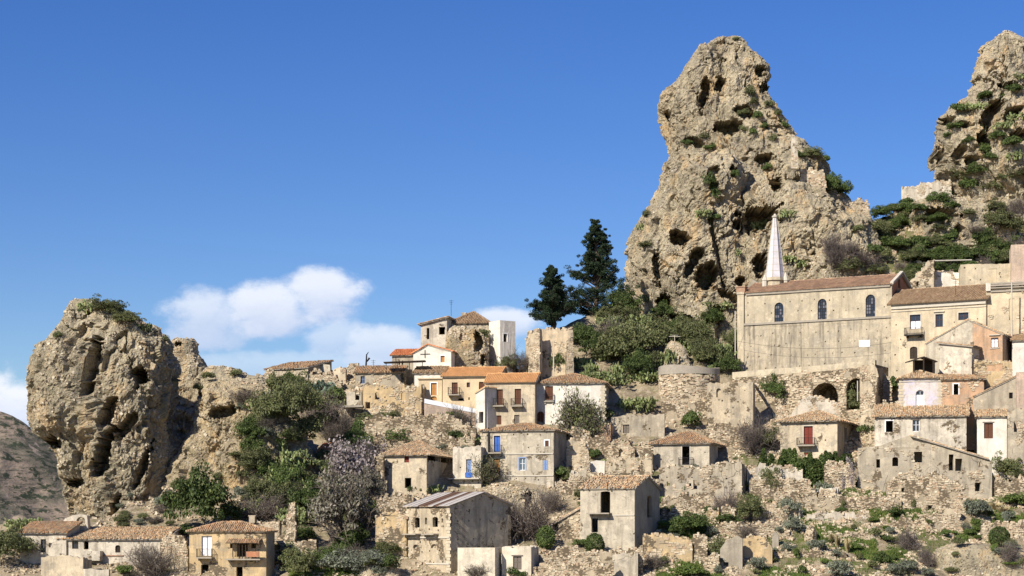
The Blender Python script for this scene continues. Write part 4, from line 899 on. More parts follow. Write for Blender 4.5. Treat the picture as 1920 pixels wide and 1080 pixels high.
ruin('patched ochre wall left of the tall metal roofed house', ([(704, 968), (722, 962), (745, 962), (762, 968)], 1075), Y=230.5, yaw=-10, mat=P_ochre, where=.15, drop=3)
house('small_house', 'bare white block at the foot of the tall metal roofed house', 'house', 858, 928, 1078, 1027, -14, Y=224.2, D=4, roof='flat', wall=P_whiteb, drop=4, xs=934)
house('small_house', 'low white house with one brown window at the bottom edge', 'house', 941, 996, 1075, 1026, -12, Y=225, D=4, roof='flat', wall=P_whiteb, drop=4, xs=1010, ragged=.1, front=[('shut', 962, 978, 1043, 1068, dict(col='grey', wood=True, deep=.3))])
# grey two storey house with the black doorways
h = house('tall_grey_house', 'grey two storey house with a tall black doorway and a broken balcony slab', 'house', 1088, 1190, 1032, 917, -24, Y=232.5, xs=1237, roof='gable', ridge=896, wall=P_greylt, smat=P_cement, tile=T_oldlt, mess=.09, gap=.12, drop=4, over=.2,
      front=[('void', 1126, 1144, 921, 963, dict(arch=True, rise=.15)), ('void', 1109, 1121, 972, 998)], side=[('void', 1214, 1223, 929, 970, dict(arch=True, rise=.3))], balc=[(1105, 1147, 950, 964, dict(rail=False, depth=1.0))])
f = h['fc']; mb = MB(); z = f.uv(1170, 967)[1]; f.box(mb, h['L']*.55, h['L']-.05, z, z+.13, .001, .08); part(h, 'string_course', mb, CONC)
h = house('lean_to', 'stone lean-to with a small sloping tile roof left of the tall grey house', 'house', 1036, 1088, 1020, 985, -24, Y=235.2, D=4, roof='shedl', ridge=955, wall=P_ruin, tile=T_old, stone=.0, drop=4, front=[('void', 1039, 1046, 978, 994)])
# hip roofed white house and the cross hole wall
house('hip_roofed_house', 'light grey hip roofed house with one tall black balcony door', 'house', 1222, 1330, 882, 832, -17, xs=1367, Y=255, roof='hip', ridge=811, inset=.75, wall=P_greylt, tile=T_old, put=2.0, sput=2.0, drop=5, over=.4,
      front=[('void', 1279, 1293, 837, 873, dict(trim=True, trimmat=CONC))], side=[('void', 1345, 1353, 839, 860, dict(trim=True, trimmat=W_white))], balc=[(1272, 1300, 860, 874, dict(depth=.35))])
ruin('bare plaster ruin wall with cross shaped holes below the light grey hip roofed house', ([(1236, 880), (1250, 876), (1330, 874), (1345, 868), (1385, 862), (1391, 868)], 955), Y=246, yaw=-14, holes=[('void', 1250, 1256, 903, 911), ('void', 1300, 1307, 900, 917), ('void', 1292, 1296, 906, 912), ('void', 1308, 1312, 905, 910)], mat=P_ruing, stones=True, where=.32, put=2.0, thick=.7, rt=5, drop=4)
# flat topped house by the round bastion
house('flat_topped_house', 'square roofless house with rows of putlog holes beside the round bastion', 'house', 1326, 1412, 805, 718, -12, xs=1433, Y=266, roof='none', ragged=.1, wall=P_ruin, smat=P_cement, put=1.8, drop=5,
      front=[('niche', 1343, 1352, 728, 745, dict(arch=True, deep=.3))], side=[('void', 1416, 1422, 725, 764), ('void', 1426, 1430, 770, 785)])
# round bastion
def bastion():
    Yc = 276.0; rt = thing('bastion', pt(1292, 790, Yc), 'round stone bastion with a pale coping beneath the rock stump', 'bastion'); rl = np.array(rt.location)
    R_ = 56/F*Yc; cx = (1292-960)/F*Yc; zt = (HZ-704)/F*Yc; zb = zt-9; n = 40; th = np.linspace(math.pi*.95, 2.05*math.pi, n)
    for nm, r0, z0, z1, mat in (('wall', R_, zb, zt-.01, P_stone), ('coping', R_+.12, zt, zt+1.1, CONCD)):
        mb = MB(); P0 = np.stack([cx+r0*np.cos(th), Yc+r0*np.sin(th)*.8, np.full(n, z0)], 1); P1 = P0.copy(); P1[:, 2] = z1+.25*np.sin(th*2); q = np.arange(n-1)
        mb.add(np.concatenate([P0, P1, [[cx, Yc+2, z0]], [[cx, Yc+2, z1]]]), np.stack([q, q+1, q+1+n, q+n], 1), np.concatenate([np.stack([q+n, q+1+n, np.full(n-1, 2*n+1)], 1)])); mb.build(nm, mat, rt, rl)
    g = np.random.default_rng(5); N = 900; t_ = g.uniform(math.pi, 2*math.pi, N); zz = g.uniform(zb+3, zt-.1, N)
    nr = np.stack([np.cos(t_), np.sin(t_)*.8, 0*t_], 1); tg = np.stack([-np.sin(t_), np.cos(t_)*.8, 0*t_], 1); tg /= np.linalg.norm(tg, axis=1)[:, None]
    C = np.stack([cx+R_*nr[:, 0], Yc+R_*nr[:, 1], zz], 1); mb = MB(); stones_mesh(mb, C, tg, np.repeat(Z[None], N, 0), nr, np.stack([g.uniform(.12, .34, N), g.uniform(.07, .15, N), np.full(N, .1)], 1), g); tag(mb.build('wall_stones', STONES, rt, rl), kind='stuff')
bastion()
mb = MB(); b = pt(1265, 642, 284); mb.bar(b-Z*1.0, b+Z*1.0, .05, 5); mb.box(b+np.array([-.85, -.03, .85]), (1.7, 0, 0), (0, .06, 0), (0, 0, .07)); mb.box(b+np.array([-.5, -.03, 1.05]), (1.0, 0, 0), (0, .05, 0), (0, 0, .05))
tag(mb.build('antenna', CONC, None, b), 'small T shaped antenna on the tip of the rock stump', 'antenna')
# mid house with two brown balcony doors
h = house('balcony_house', 'stone coloured house with two brown balcony doors and an orange roof', 'house', 910, 1003, 805, 718, -9, Y=266.5, D=7, roof='gable', ridge=703, wall=P_cream, tile=T_new, mess=.012, drop=5, over=.25,
      front=[('shut', 932, 943, 730, 759, dict(col='brown')), ('shut', 965, 977, 729, 758, dict(col='brown')), ('shut', 930, 940, 779, 796, dict(col='brown')), ('shut', 964, 974, 778, 795, dict(col='grey'))], balc=[(926, 946, 750, 763), (959, 981, 750, 763)])
house('side_wing', 'narrow white wing with a shadowed underside left of the two balcony house', 'house', 892, 909, 812, 738, -40, Y=265.5, D=3.2, roof='shedl', ridge=728, wall=P_white, tile=T_new, drop=5, front=[('void', 898, 906, 772, 793)], over=.12)
h = house('white_house', 'white house with a brown window and hipped tile roof behind the bare tree', 'house', 1004, 1133, 808, 719, -7, xs=1158, Y=267.3, roof='hip', ridge=703, inset=.9, wall=P_white, smat=P_greylt, tile=T_old, mess=.04, drop=5, quoin=(1131,),
      front=[('shut', 1022, 1037, 724, 750, dict(col='brown', sill=True)), ('door', 1007, 1020, 771, 800, dict(arch=True, col='brown', rise=.5))], balc=[(1020, 1039, 745, 754, dict(depth=.3))])
# yellow house
h = house('yellow_house', 'pale yellow house with a bright orange roof and an iron balcony', 'house', 830, 936, 790, 706.5, -7, Y=270.5, D=7.5, roof='gable', ridge=691.5, wall=P_yellow, tile=T_new, mess=.01, drop=4, over=.3, xs=958,
      front=[('shut', 847, 858, 717, 741, dict(col='brown')), ('win', 875, 881, 717, 726, dict(col='brown')), ('shut', 898, 909, 716, 734, dict(col='brown')), ('void', 859, 869, 747, 751, dict(deep=.2)), ('niche', 878, 881, 745, 750)], balc=[(841, 863, 730, 742)])
h = house('yellow_wing', 'flat topped yellow wing with an orange door left of the orange roof', 'house', 785, 829, 778, 711, -7, Y=272, D=5, roof='flat', wall=P_yellow, drop=4, front=[('door', 808, 819, 718, 741, dict(col='orange', trim=True)), ('door', 807, 819, 743, 750, dict(col='orange', arch=True, rise=.25))])
mb = MB(); f = h['fc']; f.box(mb, -.15, h['L']+.1, h['ze']+.003, h['ze']+.16, -1, .2); part(h, 'roof_ledge', mb, P_yellow)
r = ruin('peach retaining wall with a white parapet stepping down in front of the yellow houses', ([(796, 756), (840, 764), (893, 775)], 805), Y=266.6, yaw=6, mat=P_pink, stones=False, ragged=0)
mb = MB(); f = r['fc']
a0, z0 = f.uv(796, 756); a1, z1 = f.uv(893, 775); n_ = 1
mb.box(f.at(a0, z0+.003, .06), f.at(a1, z1, 0)-f.at(a0, z0, 0), Z*.62, -f.n*.5); mb.build('parapet', W_white, r['root'], r['rl'])
# hilltop house, white cube, chapel with cross
h = house('hilltop_house', 'weathered hilltop house with a grey lean roof and a dark covered gap', 'house', 789, 838, 690, 609, -12, Y=283, D=6, roof='shedl', ridge=597, wall=P_whitew, tile=T_brown, drop=4, over=.35, xs=862, front=[('void', 800, 805, 615, 636), ('void', 823, 835, 613, 627, dict(deep=1.2))])
h = house('hilltop_house', 'grey rendered hilltop house with a low hipped roof and chimney', 'house', 838, 917, 690, 607, -10, Y=285, D=8, roof='hip', ridge=587, inset=.6, wall=P_ruin, tile=T_brown, over=.25, drop=4, front=[('void', 844, 848, 608, 618, dict(trim=True))])
mb = MB(); p = h['P'](1.6, 3, h['ze']+.4); mb.box(p, f.e*.6, h['e2']*.6, Z*1.5); mb.box(p+Z*1.51-f.e*.1, f.e*.8, h['e2']*.8, Z*.15); part(h, 'chimney', mb, P_whitew)
house('cube_house', 'plain white cube house on the hilltop with one small dark window', 'house', 917, 938, 690, 602, -56, Y=282, D=7, roof='flat', wall=P_white, drop=4, xs=966, side=[('void', 944, 951, 626, 641, dict(trim=True))])
ruin('low stone and brick parapet beside the dark rock under the hilltop house', ([(838, 645), (838, 624), (866, 612), (876, 614)], 662), Y=280, yaw=-8, mat=P_stone, ragged=.15, drop=2)
h = house('chapel', 'small white gabled chapel with a dark cross and red tile roof', 'chapel', 775, 846, 696, 663, -12, Y=277.5, D=5, roof='gablef', ridge=(802, 648), eaveB=660, wall=P_white, tile=T_red, over=.2, drop=4, xs=855, front=[('shut', 826, 834, 667, 679, dict(col='orange', trim=True))])
f = h['fc']; mb = MB(); a, z = f.uv(797, 664); f.box(mb, a-.05, a+.05, z-.55, z+.6, .01, .07); f.box(mb, a-.75, a+.75, z-.02, z+.05, .072, .1); part(h, 'cross', mb, IRON)
house('stone_house', 'grey stone cottage with a thin red tile roof left of the white chapel', 'house', 735, 777, 700, 667, -8, Y=279.5, D=4, roof='shed', ridge=657, wall=P_grey, tile=T_red, stone=.2, drop=3, over=.3, front=[('void', 747, 750, 676, 684), ('void', 753, 756, 676, 684)])
# pergola
pr = thing('pergola', pt(760, 700, 274.5), 'dark thin roofed pergola in front of the white chapel', 'pergola'); rl = np.array(pr.location)
mb = MB(); p0, p1 = pt(719, 680, 274.0), pt(797, 677, 273.5); mb.box(p0, p1-p0, (0, 3, .1), (0, 0, .13)); mb.build('pergola_roof', W_dark, pr, rl)
for px in (724, 745, 768, 792):
    mb = MB(); mb.bar(pt(px, 706, 274.2), pt(px, 679, 274.2), .05, 5); mb.build('post', IRON, pr, rl)
house('tile_shed', 'low dark tiled shed with a white front below the pergola', 'shed', 777, 833, 712, 700, -6, Y=273.3, D=4, roof='shed', ridge=689, wall=P_white, tile=T_brown, mess=.07, drop=3)
# stone ruins left of the yellow house
house('stone_house', 'grey stone house with a small blue paned window and old tile roof', 'house', 666, 757, 732, 699, -7, Y=277, D=6, roof='shed', ridge=688, wall=P_ruing, tile=T_old, drop=4, front=[('win', 676, 684, 705, 719, dict(col='fblue')), ('void', 752, 757, 694, 718, dict(arch=True))], stone=.25, xs=762)
house('ruined_house', 'roofless rubble house with two arched windows below the grey stone house', 'ruin', 680, 790, 782, 724, -9, Y=269.8, xs=800, D=6, roof='none', ragged=.2, wall=P_ochre, stone=.0, smat=P_stone, drop=4, put=2.2,
      front=[('void', 703, 711, 735, 749, dict(arch=True, rise=.25)), ('void', 752, 760, 735, 750, dict(arch=True, rise=.3)), ('void', 685, 694, 754, 766), ('void', 733, 739, 774, 780)])
r = ruin('rough rubble terrace wall under the roofless rubble house', ([(672, 790), (700, 778), (740, 784), (800, 776), (850, 780), (892, 806)], 835), Y=262.5, yaw=-6, mat=P_stone, ragged=.25, thick=1.2, sz=.26, where=-.02)
h = house('outhouse', 'small plastered outhouse with a concrete terrace on a post', 'shed', 650, 678, 770, 735, -9, Y=270.6, D=3, roof='flat', wall=P_greylt, drop=3, front=[('void', 666, 675, 733.5, 750)])
tr = thing('terrace', pt(660, 800, 268.5), 'thin concrete terrace slab on one pale post left of the rubble house', 'terrace'); rl = np.array(tr.location)
mb = MB(); p0 = pt(641, 764, 267.6); mb.box(p0, pt(680, 763, 266.9)-p0, (0, 3, 0), (0, 0, .28)); mb.build('slab', CONCD, tr, rl)
mb = MB(); mb.bar(pt(648, 806, 267.9), pt(648, 764, 267.9), .14, 6); mb.build('post', CONC, tr, rl)
# ruins on the skyline
house('ruined_house', 'long low ruin with a sagging tile roof on the left skyline', 'ruin', 500, 577, 722, 692, -30, Y=279, D=6, roof='shed', ridge=680, wall=P_ruing, tile=T_old, mess=.06, stone=.15, drop=3, front=[('void', 538, 546, 697, 715, dict(arch=True))])
ruin('pale flat topped wall right of the sagging tile roof on the skyline', ([(576, 682), (600, 682), (618, 684), (619, 692)], 718), Y=280, yaw=-12, mat=P_greylt, stones=False, ragged=.03, rt=3)
ruin('collapsed stone wall with beam holes below the flat topped skyline wall', ([(578, 694), (600, 697), (622, 700), (640, 712)], 735), Y=277, yaw=-10, holes=[('void', 586, 594, 697, 702), ('void', 602, 611, 698, 703)], mat=P_stone, ragged=.2)
ruin('stub of a cream wall among rubble on the skyline left of the grey stone house', ([(624, 693), (640, 690), (648, 692)], 715), Y=279, yaw=-15, mat=P_cream, stones=True, where=.3, ragged=.1)
ruin('jagged heap of stone wall on the skyline next to the grey stone house', ([(642, 694), (655, 684), (672, 684), (676, 700)], 740), Y=280.5, yaw=-8, mat=P_stone, ragged=.3, rt=2)
ruin('rubble wall running down behind the prickly pears on the left skyline', ([(470, 708), (490, 702), (505, 694), (512, 700)], 735), Y=278, yaw=-20, mat=P_stone, ragged=.25)
pl = thing('lamp_post', pt(688, 690, 281), 'thin dark pole with a crooked lamp bracket on the skyline', 'lamp post'); rl = np.array(pl.location); mb = MB()
mb.bar(pt(686, 692, 281), pt(687.5, 664, 281), .16, 6, .1); mb.build('pole', IRON, pl, rl); mb = MB(); mb.bar(pt(688, 678, 281), pt(693, 671, 281), .1, 5, .16); mb.bar(pt(687, 666, 281), pt(691, 660, 281), .09, 5, .05); mb.build('bracket', IRON, pl, rl)
# ruin right of the white cube
ruin('tall two bay ruin with pale plaster inside at the foot of the pines', ([(986, 640), (990, 620), (1012, 617), (1040, 618), (1074, 616), (1075, 640)], 700), Y=281.5, yaw=-8, mat=P_ochre2, where=.42, thick=.6, ragged=.12, drop=3)
ruin('short buttress wall standing in front of the two bay ruin', ([(990, 660), (996, 622), (1011, 618), (1012, 650)], 700), Y=279.8, yaw=-30, mat=P_ruin, where=.2, ragged=.12, thick=.8)
ruin('right hand corner of the two bay ruin with ragged quoins', ([(1062, 660), (1064, 640), (1074, 622), (1076, 690)], 702), Y=279.6, yaw=10, mat=P_ruin, where=.05, ragged=.12, thick=.8)
po = MB(); po.bar(pt(1038, 706, 272), pt(1038, 637, 272), .1, 6, .07); b = pt(1038, 706, 272); tag(po.build('utility_pole', CONC, None, b), 'bare grey pole in front of the two bay ruin', 'utility pole')

# ---------------------------------------------------------------- church
h = house('church', 'large cream church with three arched leaded windows and a tiled roof', 'church', 1396, 1672, 693, 542, -28, Y=283.5, D=9.5, roof='gable', ridge=525.5, wall=P_church, smat=P_brick, tile=T_ch, mess=.01, put=1.9, drop=10, over=.28,
      front=[('win', 1452, 1469, 567, 607, dict(arch=True, col='dark')), ('win', 1533, 1550, 560, 602, dict(arch=True, col='dark')), ('win', 1623, 1641, 552, 594, dict(arch=True, col='dark'))], side=[('void', 1684, 1688, 522, 540)])
f = h['fc']; L = h['L']; zs = f.uv(1532, 603.5)[1]; zb = h['zb']
for (x0, x1, y0, y1) in ((1452, 1469, 567, 607), (1533, 1550, 560, 602), (1623, 1641, 552, 594)):
    a0, a1 = f.uv(x0, y1)[0], f.uv(x1, y1)[0]; z0, z1 = f.uv((x0+x1)/2, y1)[1], f.uv((x0+x1)/2, y0)[1]; mb = MB()
    for i in range(1, 4): f.box(mb, a0+(a1-a0)*i/4-.02, a0+(a1-a0)*i/4+.02, z0, z1-.15, -.2, -.17)
    for i in range(1, 7): f.box(mb, a0, a1, z0+(z1-z0)*i/7-.02, z0+(z1-z0)*i/7+.02, -.205, -.175)
    part(h, 'leaded_bars', mb, IRON)
    g = np.random.default_rng(int(x0)); mb = MB()
    for i in range(4):
        for j in range(6):
            if g.random() < .3: f.box(mb, a0+(a1-a0)*i/4+.05, a0+(a1-a0)*(i+1)/4-.05, z0+(z1-z0)*j/7+.05, z0+(z1-z0)*(j+1)/7-.05, -.235, -.228)
    tag(part(h, 'pale_panes', mb, simple('leaded_glass_pale_%d' % x0, (.14, .14, .16), .3, .2)), kind='stuff')
    mb = MB(); f.box(mb, a0-.15, a1+.15, z0-.14, z0-.004, -.1, .1); part(h, 'sill', mb, CONC)
mb = MB(); f2 = Fac(f.at(0, 0, .16), f.e, f.n); oL = [(.0, zb-10), (L+.0, zb-10), (L, zs), (.0, zs)]
panel(mb, f2, oL, putlogs(f2, oL, [], 1.9, 77, zb), .15, seed=77); tag(part(h, 'lower_wall', mb, P_church2), 'streaked lower half of the church wall')
mb = MB(); f.box(mb, -.1, L+.05, zs+.004, zs+.3, .002, .34); part(h, 'string_course', mb, CONCD)
mb = MB(); f.box(mb, -1.05, .0, zb-10, h['ze']-.1, -.5, .3); f.box(mb, -1.15, .06, h['ze']-.099, h['ze']+.25, -.6, .4); tag(part(h, 'pilaster', mb, P_church), 'corner pilaster')
mb = MB(); f.box(mb, -1.2, .2, h['ze']+.252, h['ze']+.95, -.7, .35); f.box(mb, -1.3, .3, h['ze']+.951, h['ze']+1.1, -.8, .45); part(h, 'brick_pier', mb, BRICK)
mb = MB(); f.box(mb, .3, L-.2, h['ze']-.32, h['ze']-.03, .003, .22); part(h, 'cornice', mb, CONCD)
# stone coping up the right hand gable
mb = MB(); zr = h['ze']+0; D = h['D']; zr = (HZ-525.5)/F*(h['P'](L/2, D/2, 0)[1])
for s_ in (0, 1):
    q0 = h['P'](L-.15, -.35 if s_ == 0 else D+.35, h['ze']-.05); q1 = h['P'](L-.15, D/2, zr+.28); mb.box(q0+Z*.1, f.e*.5, q1-q0, Z*.28)
part(h, 'gable_coping', mb, CONC)
mb = MB(); a, z = f.uv(1611.5, 651); a1, z1 = f.uv(1632, 637.5); f.box(mb, a, a1, z, z1, .15, .22); part(h, 'wall_plaque', mb, W_white)
mb = MB(); mb.bar(f.at(-1.3, zb-3, .5), f.at(-1.3, h['ze']-2.6, .5), .09, 6); tag(part(h, 'drainpipe', mb, CONC))
# spire
st = thing('spire', pt(1453, 525, 291), 'slender silvery octagonal spire rising behind the church roof', 'spire'); rl = np.array(st.location)
def ngon_cone(mb, c, r0, z0, r1, z1, n=8, rot=.39):
    a = np.arange(n)*2*math.pi/n+rot; k = np.arange(n); k1 = (k+1) % n; d = np.stack([np.cos(a), np.sin(a), 0*a], 1)
    V = np.concatenate([c+d*r0+Z*z0, c+d*r1+Z*z1, [c+Z*z0], [c+Z*z1]]); mb.add(V, np.stack([k, k1, k1+n, k+n], 1), np.concatenate([np.stack([k1, k, np.full(n, 2*n)], 1), np.stack([k+n, k1+n, np.full(n, 2*n+1)], 1)]))
    return a
Ys = 291.0; c0 = np.array([(1453-960)/F*Ys, Ys, 0]); zz = lambda py: (HZ-py)/F*Ys
mb = MB(); ngon_cone(mb, c0, 1.5, zz(521), .3, zz(408)); mb.build('cone', SPIRE, st, rl)
for q in range(1, 9):
    mb = MB(); r_ = 1.5-1.2*q/9.5; z_ = zz(521)+(zz(408)-zz(521))*q/9.5; ngon_cone(mb, c0, r_+.028, z_-.03, r_+.022, z_+.03); mb.build('seam_band', CONC, st, rl)
for k in range(8):
    a = k*math.pi/4+.39; d = np.array([math.cos(a), math.sin(a), 0]); mb = MB(); mb.bar(c0+d*1.5+Z*zz(521), c0+d*.31+Z*zz(408), .055, 5, .035); mb.build('rib', CONC, st, rl)
mb = MB(); ngon_cone(mb, c0, 1.65, zz(527), 1.5, zz(521)-.004); ngon_cone(mb, c0, 1.4, zz(560), 1.4, zz(527)-.004); mb.build('drum', P_church, st, rl)
mb = MB(); ngon_cone(mb, c0, .45, zz(408)+.003, .5, zz(405)); ngon_cone(mb, c0, .3, zz(405)+.003, .12, zz(401)); mb.build('finial', CONC, st, rl)
for dx in (-20, 19):
    mb = MB(); c1 = c0+np.array([dx/F*Ys, -.6, 0]); ngon_cone(mb, c1, .45, zz(560), .42, zz(527)); ngon_cone(mb, c1, .5, zz(527)+.003, .08, zz(512 if dx > 0 else 516)); mb.build('pinnacle', CONC, st, rl)
# bell gable stub left of the spire
ruin('small curved parapet with urns behind the church roof left of the spire', ([(1392, 545), (1404, 534), (1412, 524), (1420, 530), (1440, 534)], 560), Y=294, yaw=-28, mat=P_cement, stones=False, ragged=.0, name='parapet', cat='parapet')
# terrace under the church
h2 = ruin('rubble terrace wall with two dark arches below the church', ([(1373, 706), (1430, 701), (1540, 693), (1641, 683)], 790), Y=270.5, yaw=-28, mat=P_stone, ragged=.05, thick=6.2, sz=.3, cover=.7, where=-.15, holes=[('niche', 1522, 1571, 717, 772, dict(arch=True, d=5.6)), ('niche', 1587, 1624, 709, 768, dict(arch=True, d=5.6))], name='church_terrace', cat='terrace', drop=3)
f = h2['fc']; mb = MB(); q = [f.uv(px, py) for px, py in ((1373, 706), (1430, 701), (1540, 693), (1641, 683))]
for (a0, z0), (a1, z1) in zip(q[:-1], q[1:]):
    mb.box(f.at(a0, z0-.25, .05), f.at(a1, z1, 0)-f.at(a0, z0, 0), Z*.85, -f.n*.7)
mb.build('parapet', P_church, h2['root'], h2['rl'])
ruin('leaning masonry pier at the right end of the church terrace', ([(1612, 690), (1622, 684), (1640, 684), (1646, 700), (1642, 740)], 800), Y=262.5, yaw=-20, mat=P_ruin, where=0, thick=1.6, drop=3, rt=2)
ruin('slanting rubble buttress running down right of the church terrace', ([(1638, 684), (1650, 690), (1664, 706), (1672, 722)], 770), Y=269, yaw=-10, mat=P_stone, ragged=.2, thick=1)
# ---------------------------------------------------------------- right hand group
h = house('palazzo', 'cream palazzo with a brown tiled roof and a black iron balcony beside the church', 'palazzo', 1671, 1849, 700, 565, -30, Y=272.8, D=9, roof='gable', ridge=541, wall=P_palace, tile=T_brown, mess=.008, drop=9, over=.5, put=2.6,
      front=[('win', 1706, 1726, 590, 617, dict(col='brown', trim=True, trimmat=CONC, curtain=.55)), ('win', 1754, 1768, 589, 613, dict(col='brown', trim=True, trimmat=CONC, lintel=True)), ('win', 1797, 1816, 586, 600, dict(col='brown', trim=True, trimmat=CONC)), ('door', 1706, 1720, 650, 673, dict(arch=True, col='dark', rise=.3))],
      balc=[(1699, 1732, 610, 630, dict(depth=1.0, mat=IRON))])
f = h['fc']; mb = MB(); f.box(mb, .02, h['L']-.02, h['ze']-.75, h['ze']-.12, .002, .2); part(h, 'cornice', mb, CONC)
mb = MB(); f.box(mb, .02, h['L']-.02, h['ze']-1.15, h['ze']-1.05, .002, .1); part(h, 'string_course', mb, CONC)
h = house('ruined_palazzo', 'ruined palazzo bay with an ornate broken cornice at the right edge', 'ruin', 1849, 1940, 690, 536, -22, Y=268.5, D=7, roof='none', wall=P_palace, stone=.3, ragged=.1, drop=9, put=2.5, front=[('void', 1892, 1902, 560, 600)])
f = h['fc']; mb = MB(); a = f.uv(1858, 540)[0]
for k, (z0, d) in enumerate(((-.5, .2), (.0, .35), (.3, .55), (.6, .4))): f.box(mb, a, h['L'], h['ze']+z0-.3, h['ze']+z0-.08, .003, d)
part(h, 'cornice', mb, CONCD); mb = MB(); f.box(mb, .0, a-.02, h['ze']-.6, h['ze']+.5, -.2, .3); part(h, 'cornice_end', mb, P_white)
# upper ruin behind
ruin('tall broken gable of a roofless ruin up behind the palazzo', ([(1703, 530), (1722, 513), (1740, 490), (1751, 487), (1751, 540)], 545), Y=290, yaw=-25, mat=P_ruin, where=.1, drop=2, holes=[('void', 1718, 1722, 528, 536)])
ruin('low white garden wall inside the roofless ruin above the palazzo', ([(1751, 510), (1780, 509), (1800, 512)], 524), Y=291, yaw=-6, mat=P_white, stones=True, where=.35, ragged=.1, drop=1.5)
mb = MB(); b = pt(1752, 489, 289.5); mb.bar(b, pt(1822, 487.5, 289.5), .1, 5); tag(mb.build('beam', CONC, None, b), 'long thin beam still spanning the top of the roofless ruin', 'beam')
house('ruined_house', 'cream roofless upper house with one overgrown window under the pink tower', 'ruin', 1801, 1895, 560, 495, -10, Y=286, D=6, roof='none', wall=P_palace, ragged=.04, drop=4, put=2.4, front=[('void', 1853, 1869, 504, 530)])
house('pink_house', 'tall pink plastered house cut by the right edge above the palazzo', 'house', 1896, 1960, 560, 458, -12, Y=284, D=6, roof='flat', wall=P_pink, drop=4)
ruin('pale ruin walls perched high on the right hand hill', ([(1690, 352), (1712, 350), (1722, 348), (1726, 342), (1782, 338), (1784, 350)], 392), Y=331, yaw=-12, mat=P_whitew, where=.25, thick=.8, drop=3, rt=4)
ruin('overgrown masonry stump on the shoulder of the great crag', ([(1572, 372), (1600, 378), (1626, 372), (1630, 395), (1636, 420)], 450), Y=315, yaw=-8, mat=P_stone, sz=.3, ragged=.2, thick=1.5, drop=3)
ruin('narrow white wall fragment high on the right shoulder of the great crag', ([(1483, 268), (1485, 253), (1489, 252), (1494, 264), (1496, 292)], 304), Y=309, yaw=-8, mat=P_whitew, stones=True, where=.0, ragged=.1, thick=1.2, drop=1)
ruin('pinkish rubble wall low on the right shoulder of the great crag', ([(1500, 322), (1520, 316), (1545, 318), (1548, 345)], 372), Y=311, yaw=-8, mat=P_ruin, sz=.3, ragged=.2, thick=1.5, drop=2)
# orange and grey gable house
h = house('gable_house', 'wide gabled house, left half grey and right half orange plaster', 'house', 1737, 1880, 720, 642, -27, Y=263.5, D=8, roof='gablef', ridge=(1815, 601), eaveB=628, wall=P_greylt, smat=P_orange, tile=T_oldlt, xs=1896, drop=9, over=.15, mess=.05)
f = h['fc']; a = f.uv(1824, 640)[0]; aw = (f.uv(1859, 640)[0], f.uv(1872, 640)[0]); zw = (f.uv(1865, 651.5)[1], f.uv(1865, 632.5)[1]); am, zr = f.uv(1815, 601); zR = f.uv(1880, 628)[1]; L = h['L']
ztop = zr+(zR-zr)*(a-am)/(L-am); mb = MB(); f3 = Fac(f.at(0, 0, .07), f.e, f.n); pend = []
hw = opening(f3, h['root'], ('win', 1858, 1872, 633, 652, dict(col='brown', curtain=.8, lintel=True, sill=True, deep=.3, d=-.01)), None, pend)
panel(mb, f3, [(a, h['zb']-2), (L, h['zb']-2), (L, zR-.05), (a, ztop-.05)], [(hw[0], .0295)], .06, seed=31, rough=.0); tag(part(h, 'plaster_front', mb, P_orange), 'orange plastered right half'); flush(h['root'], pend)
mb = MB(); 
h = house('white_ruin', 'low white and stone house front under the orange and grey gable', 'house', 1761, 1822, 712, 651, -32, Y=261, D=5, roof='shedr', ridge=645, wall=P_whitew, tile=T_brown, stone=.25, xs=1846, drop=7, over=.3, side=[('void', 1829, 1836, 672, 690)])
ruin('stone footing wall with a dark cellar opening under the orange plaster', ([(1826, 678), (1890, 676), (1898, 680)], 720), Y=258.5, yaw=-12, mat=P_ochre, where=.2, holes=[('void', 1868, 1880, 682, 696), ('void', 1850, 1866, 684, 696)], drop=5, thick=.8)
house('white_house', 'bare white walled house at the right edge beside the orange gable', 'house', 1898, 1960, 720, 639, -10, Y=262.5, D=5, roof='shed', ridge=630, wall=P_white, tile=T_brown, drop=6)
# dark open canopy
cn = thing('open_shed', pt(1733, 702, 260.5), 'black timber shed with a peaked roof on posts above the lilac chapel', 'shed'); rl = np.array(cn.location); Yn = 259.6
for (xa, ya, xb, yb) in ((1706, 679, 1733, 670), (1733, 670, 1758, 679)):
    mb = MB(); p0, p1 = pt(xa, ya, Yn), pt(xb, yb, Yn); mb.box(p0, p1-p0, (0, 3.2, .15), Z*.14); mb.build('roof_slope', W_dark, cn, rl)
for px in (1714, 1732, 1750):
    mb = MB(); mb.bar(pt(px, 712, Yn+.15), pt(px, 675 if px != 1732 else 671, Yn+.15), .1, 5); mb.build('post', W_dark, cn, rl)
mb = MB(); p0 = pt(1712, 716, Yn+3.0); mb.box(p0, pt(1753, 716, Yn+3.0)-p0, (0, .1, 0), Z*3.0); mb.build('back_boards', W_dark, cn, rl)
